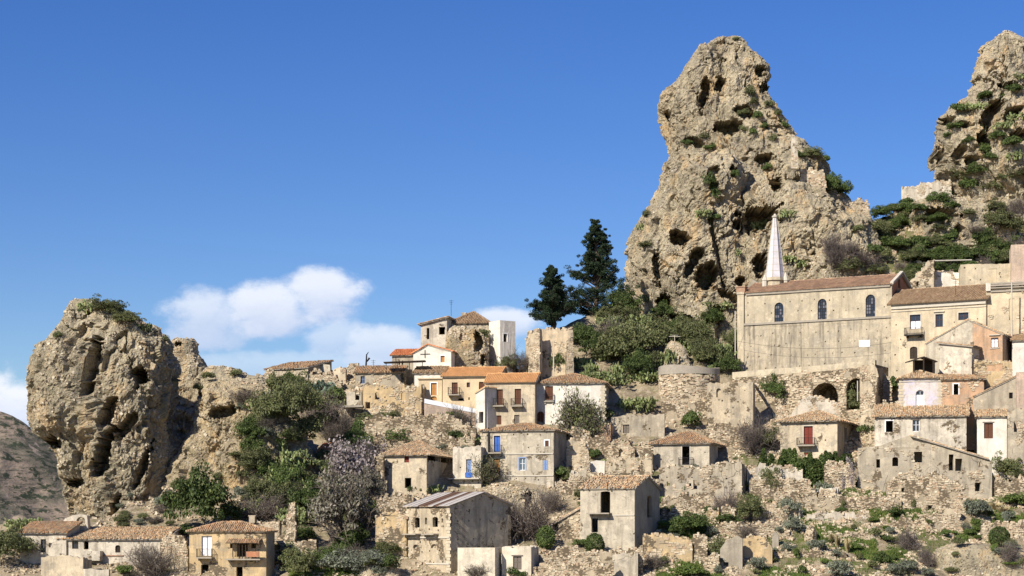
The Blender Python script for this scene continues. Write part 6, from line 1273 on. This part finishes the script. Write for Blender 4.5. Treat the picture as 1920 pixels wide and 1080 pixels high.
def veg(kind, px, py, w_, h_, phrase, group=None, sink=.1):
    """plant with its foot at a picture point, w_ by h_ picture pixels big"""
    loc, nr = hit(px, py)
    if loc is None: return None
    s = loc[1]/F; kk = kind+'L' if (w_ > 46 and kind+'L' in PROTO) else kind; me, mat = PROTO[kk][vg.integers(len(PROTO[kk]))]; nm, cat = NAMES[kind]
    H = dict(green=1.22, mid=1.15, olive=1.15, sage=1.1, bare=1.45, barep=1.3, cactus=.95, cactusb=.95, ball=1.95, spike=2.0, tuft=2.0)[kind]
    W2 = {'spike': .35, 'tuft': .6}.get(kind, 1.0)
    o = link(nm, me, mat, None, loc-np.array([0, 0, sink*h_*s*.5])); sx = w_*s/2/W2; sz = h_*s/H
    o.scale = (sx, sx*vg.uniform(.85, 1.1), sz); o.rotation_euler = (0, 0, vg.uniform(0, 6.28))
    return tag(o, (LOOK[kind]+' '+phrase), cat, group)
V_ = [  # far left
 ('cactus', 45, 990, 90, 44, 'at the far left edge below the mountain'), ('olive', 22, 1060, 110, 70, 'in the bottom left corner'), ('bare', 72, 1045, 70, 50, 'beside the far left white house'),
 ('cactus', 165, 588, 46, 34, 'crowning the tall boulder crag'), ('olive', 200, 596, 84, 36, 'on top of the tall boulder crag'), ('olive', 238, 612, 66, 30, 'on the sloping top of the tall boulder crag'), ('cactus', 270, 622, 34, 26, 'on the right shoulder of the boulder crag'), ('olive', 306, 648, 24, 20, 'at the right rim of the boulder crag'), ('olive', 108, 640, 22, 22, 'at the left rim of the boulder crag'),
 ('green', 368, 1003, 150, 128, 'big and round below the brown rock slope'), ('green', 432, 985, 50, 46, 'right of the big round evergreen'), ('cactus', 345, 915, 60, 34, 'above the big round evergreen'), ('bare', 285, 1085, 110, 80, 'at the bottom edge in front of the long low house'), ('mid', 235, 1080, 40, 22, 'low at the bottom edge under the long low house'), ('green', 345, 1005, 60, 22, 'low beside the balcony house roof'),
 ('olive', 390, 715, 30, 20, 'on the knoll right of the rock tower'), ('olive', 442, 708, 30, 16, 'on the low skyline knoll'), ('olive', 372, 735, 26, 16, 'in the cleft under the rock tower'), ('sage', 460, 945, 60, 40, 'at the foot of the brown rock slope'),
 # thicket in the left middle
 ('cactus', 492, 765, 70, 40, 'on the left of the thicket under the skyline ruin'), ('olive', 520, 800, 90, 76, 'on the left flank of the thicket'), ('olive', 565, 800, 110, 90, 'in the heart of the thicket'), ('cactusb', 590, 742, 88, 46, 'at the top of the thicket under the skyline ruin'), ('green', 545, 735, 44, 40, 'just below the sagging skyline ruin'), ('barep', 610, 810, 80, 80, 'on the right flank of the thicket'), ('green', 632, 762, 40, 36, 'right of the bluish prickly pear clump'), ('olive', 575, 838, 100, 66, 'low in the thicket above the hut'), ('bare', 640, 820, 50, 60, 'beside the terrace post'), ('olive', 535, 755, 60, 50, 'between two prickly pears at the thicket top'),
 ('cactus', 525, 905, 80, 70, 'climbing left of the hut'), ('cactus', 545, 868, 70, 60, 'upper left of the hut'), ('green', 540, 930, 70, 60, 'left below the hut'), ('cactus', 605, 925, 110, 60, 'right below the hut'), ('cactus', 555, 975, 90, 60, 'above the pale garden wall'), ('green', 590, 980, 100, 80, 'behind the pale garden wall'), ('barep', 490, 975, 90, 50, 'left of the tall ruined wall end'), ('green', 565, 1018, 60, 34, 'growing over the pale garden wall'), ('olive', 520, 960, 80, 60, 'behind the tall ruined wall end'), ('olive', 640, 915, 60, 60, 'under the blossoming almond tree'), ('green', 665, 1030, 70, 50, 'at the foot of the grey olive tree'),
 ('sage', 640, 1075, 90, 44, 'at the bottom left of the yellowish boulder'), ('olive', 560, 1085, 90, 60, 'at the bottom edge right of the balcony house'), ('green', 612, 1062, 70, 36, 'at the bottom between pale wall and boulder'), ('sage', 705, 1062, 60, 32, 'right above the yellowish boulder'), ('bare', 655, 1060, 70, 44, 'behind the yellowish boulder'), ('olive', 725, 1045, 50, 30, 'left of the metal roofed house foot'),
 # around the middle houses
 ('cactus', 800, 925, 66, 40, 'in front of the cream hip roofed house'), ('green', 772, 930, 30, 22, 'at the black cellar opening of the hip roofed house'), ('green', 745, 838, 66, 34, 'behind the cream hip roof'), ('mid', 848, 808, 36, 40, 'under the peach retaining wall'), ('bare', 862, 810, 60, 56, 'below the peach retaining wall'), ('cactus', 882, 836, 56, 44, 'left of the blue balcony house roof'), ('green', 858, 835, 50, 36, 'upper left of the blue balcony house'), ('bare', 760, 805, 50, 34, 'on the rubble terrace wall'), ('olive', 700, 806, 60, 34, 'at the left foot of the rubble house'), ('olive', 735, 790, 44, 20, 'on rubble below the arched windows'),
 ('green', 1050, 905, 38, 34, 'at the right corner of the blue balcony house'), ('barep', 985, 1010, 110, 90, 'spreading dark left of the tall grey house'), ('barep', 945, 1000, 70, 60, 'at the gable of the metal roofed house'), ('bare', 1030, 960, 60, 50, 'above the lean-to roof'), ('ball', 1023, 1028, 40, 46, 'on a short stem beside the lean-to'), ('ball', 1115, 1040, 40, 44, 'in front of the tall grey house'), ('green', 1090, 1025, 36, 16, 'low between the two clipped bushes'), ('bare', 895, 1085, 60, 36, 'in front of the bare white block'), ('green', 970, 1085, 40, 20, 'below the small brown window at the bottom'),
 ('green', 1080, 835, 30, 18, 'on rubble right of the bare tree'), ('cactus', 1195, 768, 95, 56, 'above the mortared wall with the brick door'), ('green', 1135, 790, 34, 26, 'left of the mortared wall'), ('green', 1293, 808, 44, 42, 'below the round bastion'), ('green', 1168, 850, 34, 26, 'under the mortared wall with holes'), ('green', 1195, 882, 24, 18, 'left of the light grey hip house'), ('green', 1210, 890, 20, 14, 'low on stones left of the cross hole wall'), ('green', 1295, 1002, 84, 42, 'on the bank right of the tall grey house'), ('green', 1360, 985, 60, 26, 'on the grass bank above the long dry wall'), ('mid', 1300, 1085, 80, 26, 'at the bottom edge under the long dry wall'), ('bare', 1225, 1070, 50, 40, 'at the foot of the long dry wall'),
 # slope between pines and church
 ('cactus', 1105, 640, 70, 44, 'at the foot of the two pines'), ('cactus', 1085, 690, 56, 50, 'right beside the two bay ruin'), ('cactus', 1140, 610, 60, 40, 'under the big pine'), ('cactus', 1165, 640, 60, 44, 'right under the big pine'), ('cactus', 1195, 610, 70, 46, 'left of the great crag foot'), ('green', 1120, 675, 70, 50, 'among prickly pears below the pines'), ('olive', 1155, 690, 110, 76, 'in the brown thicket below the great crag'), ('barep', 1150, 655, 70, 60, 'grey and domed above the brown thicket'), ('olive', 1200, 680, 110, 80, 'on the right of the brown thicket'), ('olive', 1240, 660, 80, 60, 'left of the antenna stump'), ('green', 1195, 715, 60, 50, 'low in front of the brown thicket'), ('cactus', 1220, 715, 70, 44, 'left below the antenna stump'), ('cactus', 1150, 720, 80, 40, 'right behind the white hip roof house'), ('cactus', 1115, 712, 70, 40, 'behind the white hip roof house'), ('green', 1255, 640, 50, 40, 'above the antenna stump'), ('olive', 1300, 660, 80, 60, 'right of the antenna stump'), ('cactus', 1350, 668, 60, 60, 'left of the church corner'), ('olive', 1325, 690, 60, 50, 'behind the round bastion coping'), ('green', 1365, 705, 50, 40, 'at the foot of the church corner'), ('cactus', 1340, 700, 40, 26, 'beside the round bastion coping'), ('olive', 1375, 660, 50, 44, 'close to the church drainpipe'), ('green', 1175, 595, 60, 44, 'high under the big pine'), ('cactus', 982, 655, 36, 50, 'between the white cube and the two bay ruin'), ('barep', 970, 700, 60, 50, 'below the white cube house'), ('green', 1000, 702, 40, 34, 'at the foot of the two bay ruin'), ('green', 1050, 698, 44, 40, 'inside the two bay ruin'), ('olive', 1020, 662, 30, 26, 'hanging inside the two bay ruin'), ('olive', 905, 640, 30, 26, 'on the dark rock under the hilltop house'), ('olive', 950, 700, 50, 36, 'above the orange roof of the yellow house'),
 ('green', 1455, 762, 60, 60, 'between the square roofless house and the church terrace'), ('olive', 1420, 720, 50, 20, 'along the foot of the church terrace wall'), ('barep', 1415, 850, 80, 70, 'right of the light grey hip house'), ('olive', 1440, 850, 50, 50, 'left of the red door house'), ('olive', 1600, 790, 50, 60, 'under the right terrace arch'), ('green', 1622, 826, 40, 36, 'right of the red door house'), ('green', 1668, 745, 44, 44, 'left of the lilac house'), ('barep', 1690, 700, 50, 34, 'on the wall above the lilac house'),
 # lower right slope
 ('olive', 1445, 935, 50, 60, 'below the left end of the cypress row'), ('sage', 1482, 972, 56, 40, 'left of the fallen white slab'), ('sage', 1488, 1000, 44, 34, 'below left of the fallen white slab'), ('sage', 1545, 930, 48, 30, 'in front of the pale stone bank wall'), ('sage', 1478, 1040, 34, 24, 'beside the leaning plaster slab'), ('sage', 1532, 1034, 44, 26, 'left of the yellow plumes'), ('sage', 1575, 1085, 56, 40, 'at the bottom edge below the yellow plumes'), ('sage', 1680, 1082, 46, 30, 'at the bottom edge right of centre'), ('sage', 1705, 1078, 40, 32, 'at the bottom edge, right of its twin'), ('olive', 1642, 1012, 28, 26, 'right of the grass patch'), ('barep', 1702, 1032, 40, 46, 'in the pale stones above the yellow bank'), ('barep', 1736, 1062, 38, 40, 'left of the yellow bank'), ('sage', 1740, 1085, 34, 24, 'left below the yellow bank'), ('sage', 1832, 975, 60, 44, 'big and domed below the cracked ruin'), ('ball', 1873, 1024, 44, 40, 'at the far right above the yellow bank'), ('barep', 1893, 1055, 40, 40, 'on the yellow bank'), ('green', 1657, 1065, 40, 34, 'at the lower end of the grass patch'), ('green', 1740, 987, 28, 18, 'under the tall rubble face'), ('green', 1577, 965, 30, 16, 'on the fallen white slab'), ('green', 1680, 972, 36, 22, 'right of the fallen white slab'), ('sage', 1670, 1002, 24, 16, 'on the pale stones below the fallen slab'), ('sage', 1812, 1000, 26, 20, 'below the domed sage'), ('barep', 1360, 975, 40, 60, 'left of the stone step wall'), ('olive', 1405, 985, 60, 60, 'behind the yellowish field wall'), ('bare', 1395, 1010, 50, 34, 'on the yellowish field wall'), ('olive', 1345, 1050, 40, 40, 'between the step stub and the grey remnant'), ('sage', 1420, 1070, 44, 30, 'right of the grey plaster remnant'),
 ('olive', 1780, 835, 110, 56, 'in front of the long tiled house'), ('bare', 1745, 825, 70, 60, 'against the long tiled house wall'), ('olive', 1890, 905, 70, 50, 'right of the cracked ruin'), ('green', 1905, 885, 40, 50, 'at the right edge by the cracked ruin'), ('bare', 1870, 880, 60, 40, 'at the right end of the cracked ruin'), ('mid', 1900, 950, 50, 26, 'at the right edge below the cracked ruin'), ('olive', 1700, 918, 40, 24, 'at the foot of the cracked ruin'), ('green', 1872, 830, 26, 16, 'at the foot of the brown door house'), ('mid', 1840, 700, 44, 24, 'before the cellar opening under the orange plaster'), ('sage', 1890, 975, 30, 20, 'at the right edge under the olive bush'), ('olive', 1930, 1075, 50, 40, 'in the bottom right corner'), ('bare', 1735, 890, 30, 20, 'on the ledge of the cracked ruin'),
]
for e in V_: veg(*e)
# yellow plumes
for px, py, h_ in ((1571, 1028, 28), (1589, 1036, 30), (1559, 1020, 24)): veg('tuft', px, py, 11, h_, 'standing like a plume in the lower right grass', 'dry yellow plumes in the grass')
for px, py in ((1880, 962), (1690, 945), (1418, 1030), (1440, 1050), (1660, 945), (1865, 955)): veg('tuft', px, py, 24, 14, 'on the right hand slope', 'low dry grass tufts')
# row of cypress seedlings in front of the red door house
for i, px in enumerate(range(1428, 1604, 8)): veg('spike', px+vg.normal()*2, 884+vg.normal()*3, 20, 34+vg.uniform(-8, 16), 'in the dense row before the red door house', 'row of cypress seedlings')
for i, px in enumerate(range(1500, 1560, 9)): veg('spike', px+vg.normal()*2, 902+vg.normal()*3, 20, 42+vg.uniform(-8, 8), 'drooping in the second row below the red door house', 'second row of cypress seedlings')
# scrub on the great crag, the right crag and the hill between them: things nothing tells apart share a label
VW = ['topmost', 'high', 'mid high', 'mid low', 'low', 'lowest']; HW = ['far left', 'left', 'mid left', 'mid right', 'right', 'far right']
def scat(kinds, pts_, phrase, group, w0=26, h0=18):
    xs_ = [p[0] for p in pts_]; ys_ = [p[1] for p in pts_]; ph0 = phrase
    for (px, py, *sz) in pts_:
        u = (px-min(xs_))/(max(xs_)-min(xs_)+1e-6); v = (py-min(ys_))/(max(ys_)-min(ys_)+1e-6)
        phrase = ph0+', '+VW[min(5, int(v*6))]+' at '+HW[min(5, int(u*6))]
        k = kinds[vg.integers(len(kinds))]; w_, h_ = (sz+[w0, h0][len(sz):])[:2]; veg(k, px+vg.normal()*1.5, py, w_*vg.uniform(.85, 1.2), h_*vg.uniform(.85, 1.2), phrase, NAMES[k][0].replace('_', ' ').replace('bush', 'bushe').replace('prickly pear', 'prickly pear')+'s '+group)
scat(['olive', 'green'], [(1405, 186, 28, 30), (1412, 200), (1445, 205), (1458, 222, 20), (1468, 245, 24), (1393, 222, 34), (1422, 226), (1428, 246, 20), (1412, 255, 22), (1288, 276, 24), (1320, 268, 36), (1330, 285), (1332, 355, 30, 40), (1342, 385, 24, 40), (1392, 252, 22), (1448, 268, 20), (1382, 78, 16, 10), (1300, 262), (1222, 372, 14), (1210, 410, 16), (1210, 470, 30), (1440, 322, 24), (1280, 440, 18), (1345, 415, 24), (1375, 335, 20), (1500, 300, 26), (1510, 330, 20)], 'on the great crag', 'on the great crag')
scat(['cactus'], [(1318, 408, 36, 24), (1335, 430, 30), (1422, 430, 44, 24), (1475, 408, 34, 22), (1340, 592, 44, 30), (1330, 575, 30), (1480, 492, 36, 24), (1500, 500, 30), (1380, 480, 24), (1325, 530, 40, 14), (1205, 430, 24), (1365, 580, 36), (1215, 565, 50, 40), (1245, 585, 30)], 'on a ledge of the great crag', 'on ledges of the great crag')
scat(['green', 'green', 'olive'], [(1525, 302, 50, 28), (1545, 308, 24), (1562, 368, 40, 38), (1580, 372, 36, 30), (1604, 376, 30, 26), (1560, 350, 26), (1638, 402, 26), (1652, 412, 40, 24), (1645, 440, 40, 26), (1670, 440, 44, 24), (1662, 470, 60, 30), (1690, 430, 40, 24), (1700, 412, 30), (1640, 480, 40, 26), (1685, 470, 50, 24), (1720, 470, 50, 30), (1710, 495, 50, 26), (1740, 495, 60, 26), (1752, 462, 40), (1700, 390, 36, 22), (1725, 400, 36, 22), (1760, 390, 50, 26), (1785, 395, 40), (1800, 345, 50, 28), (1830, 335, 60, 30), (1820, 360, 50, 24), (1858, 362, 50, 26), (1880, 345, 44, 26), (1905, 340, 40, 24), (1850, 460, 30, 44), (1870, 480, 60, 30), (1830, 490, 50, 26), (1772, 500, 50, 26), (1800, 485, 40, 24), (1660, 500, 40, 26), (1890, 500, 60, 30), (1770, 540, 60, 30), (1790, 525, 50, 26), (1762, 515, 50, 26), (1680, 400, 26), (1660, 385, 22), (1780, 470, 40, 20)], 'between the two crags', 'covering the hill between the crags')
scat(['barep', 'olive'], [(1570, 500, 60, 40), (1600, 480, 44, 34), (1560, 480, 44, 36), (1625, 500, 50, 30), (1590, 515, 60, 30), (1640, 520, 60, 30), (1672, 372, 34, 34), (1700, 535, 40, 30), (1865, 430, 60, 40), (1895, 440, 60, 44), (1905, 480, 50, 36), (1880, 410, 50, 30), (1830, 440, 40), (1815, 410, 36, 22), (1905, 400, 40, 30), (1610, 440, 30, 20), (1690, 510, 40), (1848, 520, 30, 34)], 'above the church roof', 'on the right hill')
scat(['cactus', 'green'], [(1800, 215, 44, 22), (1825, 205, 44, 24), (1850, 190, 40, 22), (1880, 195, 40, 22), (1905, 180, 40, 22), (1790, 245, 34, 18), (1838, 250, 24, 26), (1880, 240, 44, 24), (1905, 225, 40, 22), (1895, 280, 50, 28), (1850, 290, 34, 24), (1815, 275, 30, 22), (1830, 300, 30, 22), (1780, 260, 24, 14), (1910, 150, 30, 18), (1875, 265, 40, 24), (1905, 300, 40, 24), (1860, 305, 30, 20)], 'on the right pinnacle', 'on the right hand pinnacle')
scat(['olive', 'sage'], [(330, 720, 22, 12), (305, 955, 40, 24), (455, 770, 24, 14), (480, 800, 40, 28), (470, 840, 40, 24), (455, 900, 30, 20), (410, 900, 26, 14), (500, 830, 40, 34), (440, 860, 24, 14)], 'on the brown slope', 'on the brown rock slope')
scat(['olive', 'sage', 'green', 'mid'], [(vg.uniform(1240, 1915), vg.uniform(925, 1078), vg.uniform(12, 34), vg.uniform(9, 22)) for _ in range(90)], 'on the lower right slope', 'dotted over the lower right slope')
scat(['olive', 'green', 'cactus'], [(vg.uniform(1070, 1450), vg.uniform(815, 960), vg.uniform(10, 22), vg.uniform(8, 14)) for _ in range(34)], 'among central rubble walls', 'among the central rubble walls')
scat(['olive', 'green', 'sage'], [(vg.uniform(690, 900), vg.uniform(790, 860), vg.uniform(14, 28), vg.uniform(8, 18)) for _ in range(16)], 'under the yellow houses', 'under the yellow houses')
scat(['cactus', 'olive', 'green', 'cactus', 'olive'], [(vg.uniform(1080, 1380), vg.uniform(600, 715), vg.uniform(34, 64), vg.uniform(26, 46)) for _ in range(46)], 'on the slope left of the church', 'on the slope left of the church')
scat(['green', 'olive', 'green', 'cactus', 'bare'], [(vg.uniform(450, 690), vg.uniform(740, 1010), vg.uniform(34, 64), vg.uniform(28, 50)) for _ in range(56)], 'in the left thicket', 'in the left thicket')
scat(['green', 'olive'], [(vg.uniform(1640, 1915), vg.uniform(395, 530), vg.uniform(30, 50), vg.uniform(16, 30)) for _ in range(40)], 'on the right hill', 'filling the right hill')
scat(['sage', 'olive', 'bare', 'olive'], [(vg.uniform(195, 335), vg.uniform(930, 990), vg.uniform(16, 34), vg.uniform(10, 20)) for _ in range(18)], 'at the foot of the boulder crag', 'at the foot of the boulder crag')
scat(['sage', 'olive', 'green', 'bare', 'sage'], [(vg.uniform(520, 750), vg.uniform(1020, 1085), vg.uniform(30, 60), vg.uniform(20, 36)) for _ in range(22)], 'on the bottom bank', 'on the bottom bank')
scat(['olive', 'bare', 'green', 'sage'], [(vg.uniform(1060, 1450), vg.uniform(830, 1010), vg.uniform(20, 40), vg.uniform(14, 26)) for _ in range(26)], 'in the central ruins', 'in the central ruins')
# trees with trunk and crown
def tree(kind, px, py, w_, h_, label, seed, name='tree', tm=BARK):
    loc, _ = hit(px, py); s = loc[1]/F; W_, H_ = w_*s/2, h_*s
    root = thing(name, loc-np.array([0, 0, .3]), label, 'tree')
    g = np.random.default_rng(seed)
    if kind == 'bare':
        me, lm = twig_mesh(name+'_twigs', seed, 15, 5, 1.0, 1.0, .03, 3200, .035); sc = (W_, W_, H_/1.6)
        o = link('branches', me, L_twig, root); o.scale = sc; o = link('crown', lm, L_olive, root); o.scale = sc
    elif kind == 'blossom':
        me, lm = twig_mesh(name+'_twigs', seed, 10, 5, 1.1, .9, .03, 5200, .04); sc = (W_, W_, H_/1.5)
        o = link('branches', me, L_twigp, root); o.scale = sc; o = link('crown', lm, L_bloss, root); o.scale = sc
    elif kind == 'grey':
        me, lm = twig_mesh(name+'_twigs', seed, 10, 4, 1.1, .9, .035, 200, .04); sc = (W_, W_, H_/1.5)
        o = link('branches', me, L_twig, root); o.scale = sc
        o = link('crown', shrub_mesh(name+'_crown', seed, 5200, 60, (1, 1, .95), .045, .26, rise=.75), L_greyt, root); o.scale = (W_, W_, H_/1.7)
    mb = MB(); mb.bar((0, 0, -.3), (W_*.05, 0, H_*.3), W_*.09, 7, W_*.05); mb.build('trunk', tm, root)
    return root
tree('bare', 1083, 828, 96, 118, 'big bare grey tree in front of the white hipped house', 201, 'bare_tree')
tree('blossom', 668, 925, 118, 112, 'pale pink blossoming almond tree right of the hut', 202, 'almond_tree')
tree('grey', 642, 1030, 134, 150, 'large silvery grey olive tree left of the metal roofed house', 203, 'olive_tree')
tree('grey', 690, 960, 70, 90, 'smaller grey tree below the blossoming almond tree', 204, 'olive_tree')
tree('grey', 1893, 640, 56, 56, 'small dark tree against the ruined palazzo bay', 205, 'small_tree')
tree('bare', 905, 905, 60, 60, 'dead leafless branchy tree below the annex with the blue door', 206, 'dead_tree')
tree('blossom', 1592, 915, 26, 60, 'thin pinkish blossoming tree left of the cracked ruin', 207, 'almond_tree')
def pine(px, py, top, wid, label, seed, lean=0.0, Y=None):
    loc = pt(px, py, Y); s = Y/F; H_ = (py-top)*s; W_ = wid*s/2; g = np.random.default_rng(seed)
    root = thing('pine_tree', loc, label, 'tree'); mb = MB(); P_ = [np.array([lean*H_*t+.25*math.sin(t*5+seed), 0, H_*t]) for t in np.linspace(0, .97, 8)]
    for i, (a, b) in enumerate(zip(P_[:-1], P_[1:])): mb.bar(a, b, .42*(1-i/8)+.05, 7, .42*(1-(i+1)/8)+.05)
    mb.build('trunk', BARK, root); lb, nb = MB(), MB(); C, N = [], []
    for k in range(150):
        t = g.uniform(.1, .99); a = g.uniform(0, 6.283); r = W_*1.12*(1-t)**.85*(1.0 if t > .2 else .85)*g.uniform(.5, 1.2)*(1+.25*math.sin(a*2+seed+t*9))+.12; c = np.array([lean*H_*t, 0, H_*t])
        e = c+np.array([math.cos(a)*r, math.sin(a)*r, r*.4+g.normal()*.25]); nb.bar(c-np.array([0, 0, r*.12]), e, .09, 4, .03)
        for q in range(7):
            f_ = g.uniform(.35, 1.08); cc = c+(e-c)*f_+g.normal(size=3)*np.array([.32, .32, .16])*(.3+r*.2); n = int(70); d = g.normal(size=(n, 3)); d /= np.linalg.norm(d, axis=1)[:, None]
            C.append(cc+d*np.array([.72, .72, .5])*(1.05-.6*t)*g.uniform(.5, 1.1)*g.uniform(.4, 1, (n, 1))); N.append(d*np.array([.6, .6, 1])+np.array([0, 0, .5]))
    nb.build('limbs', BARK, root); leaves(lb, np.concatenate(C), np.concatenate(N), .15, g, .3); lb.build('crown', L_pine, root)
pine(1116, 612, 414, 132, 'tall dark pine tree at the left foot of the great crag', 301, 0.01, 300)
pine(1036, 622, 502, 84, 'shorter dark pine tree left of the tall pine', 302, -.02, 294)
veg('green', 1165, 600, 60, 70, 'dark and dense at the right skirt of the tall pine')
# ---------------------------------------------------------------- stones and grass lying about
def ground_pts(g, n, region, dens=None):
    out = []; reg = np.array(region, float); x0, y0 = reg.min(0); x1, y1 = reg.max(0)
    px = g.uniform(x0, x1, n*3); py = g.uniform(y0, y1, n*3); ok = inpoly(px, py, reg); px, py = px[ok][:n], py[ok][:n]
    Y = Yg(py)+g.normal(size=len(py))*.3; x = (px-960)/F*Y; z = hill_z(x, Y); return np.stack([x, Y, z], 1)
def rubble(label, region, n, seed, lo=.06, hi=.2, clump=-.1, mat=STONES):
    g = np.random.default_rng(seed); P_ = ground_pts(g, n, region); P_ = P_[fbm(P_/3.2, 3, seed) > clump]; n = len(P_); an = g.uniform(0, 6.28, n); tl = g.normal(size=(n, 2))*.3
    A = np.stack([np.cos(an), np.sin(an), tl[:, 0]], 1); N = np.stack([-tl[:, 0]*np.cos(an), tl[:, 1], np.ones(n)], 1); N /= np.linalg.norm(N, axis=1)[:, None]; B = np.cross(N, A); s = lo+(hi-lo)*g.random(n)**2.6
    mb = MB(); stones_mesh(mb, P_+np.array([0, 0, .04]), A, B, N, np.stack([s*g.uniform(.9, 1.6, n), s, s*g.uniform(.5, .9, n)], 1), g, .28)
    return tag(mb.build('rubble', mat), label, None, None, 'stuff')
rubble('loose pale stones covering the lower right slope', [(1190, 960), (1400, 930), (1930, 900), (1930, 1100), (1190, 1100)], 22000, 1, .05, .22, .0)
rubble('loose stones among the central ruins', [(1040, 800), (1460, 780), (1640, 860), (1660, 960), (1190, 970), (1040, 930)], 9000, 2, .05, .2, .02)
rubble('loose stones under the yellow houses', [(640, 770), (900, 770), (900, 860), (690, 870), (640, 830)], 5000, 3, .05, .18, -.05)
rubble('loose stones on the bottom bank', [(690, 930), (1060, 900), (1060, 1100), (540, 1100), (620, 1040)], 9000, 4, .05, .2, -.1)
rubble('loose stones at the foot of the boulder crag', [(200, 900), (480, 880), (560, 1000), (520, 1090), (0, 1090), (0, 985), (150, 985)], 5000, 8, .05, .24, -.1)
rubble('loose stones on the skyline ridge', [(380, 700), (680, 690), (680, 770), (480, 750)], 3500, 5, .06, .22, -.2)
rubble('loose stones on the right hill', [(1640, 380), (1920, 380), (1920, 540), (1640, 520)], 3000, 6, .1, .4, .0)
rubble('loose stones between the terraces and lilac house', [(1440, 740), (1700, 720), (1930, 840), (1930, 900), (1440, 860)], 5000, 7, .06, .24, -.2)
gg = np.random.default_rng(31); C = []
for g_ in GRASS: C.append(ground_pts(gg, 5200, g_))
C.append(ground_pts(gg, 26000, [(1190, 930), (1400, 900), (1930, 870), (1930, 1095), (1190, 1095)]))
C = np.concatenate(C); C = C[(fbm(C/1.1, 3, 4) > -.28) & ((np.arange(len(C)) < len(C)-26000) | (fbm(C/7.0, 3, 77) > .04))]; n = len(C); a = gg.uniform(0, 6.28, n); h_ = gg.uniform(.12, .38, n)[:, None]; sd_ = np.stack([np.cos(a), np.sin(a), 0*a], 1)
mb = MB(); mb.add(np.stack([C-sd_*.05, C+sd_*.05, C+Z*h_+np.stack([np.sin(a*3), np.cos(a*3), 0*a], 1)*.12], 1).reshape(-1, 3), None, np.arange(3*n).reshape(n, 3)); tag(mb.build('grass', L_grass), kind='stuff')
# single boulders that stand out
for i, (px, py, r, lab) in enumerate([(412, 848, 7, 'smooth white stone stuck in the brown rock slope'), (660, 722, 9, 'large grey boulder below the skyline wall heap'), (1288, 700, 6, 'small boulder beside the round bastion'), (1672, 1010, 6, 'biggest pale stone right of the grass patch'), (1452, 1012, 6, 'rough pale block near the leaning plaster slab'), (1612, 1020, 6, 'pale block at the edge of the yellow plume grass'), (706, 1075, 6, 'small boulder right of the yellowish boulder'), (1100, 905, 7, 'pale block on the slope below the white plaster patch')]):
    loc, _ = hit(px, py+r*.5)
    if loc is None: continue
    s = loc[1]/F*r; g = np.random.default_rng(400+i); u = np.linspace(0, math.pi, 9)[1:-1]; v = np.linspace(0, 2*math.pi, 12, endpoint=False); U, W_ = np.meshgrid(u, v, indexing='ij'); d = np.stack([np.sin(U)*np.cos(W_), np.sin(U)*np.sin(W_), np.cos(U)], -1).reshape(-1, 3); d = d*(1+.28*pn(d*1.6+i*3, i))[:, None]*np.array([1.2, 1, .85])*s
    nv = len(v); q = [(a*nv+b, a*nv+(b+1) % nv, (a+1)*nv+(b+1) % nv, (a+1)*nv+b) for a in range(len(u)-1) for b in range(nv)]; nn = len(d); mb = MB()
    mb.add(np.concatenate([d, [[0, 0, .85*s]], [[0, 0, -.85*s]]])+loc, q, [(b, (b+1) % nv, nn) for b in range(nv)]+[((len(u)-1)*nv+b, (len(u)-1)*nv+(b+1) % nv, nn+1) for b in range(nv)])
    tag(mb.build('boulder', MATS['boulder_white'] if i == 0 and 'boulder_white' in MATS else M_rock2, None, loc, True), lab, 'boulder')
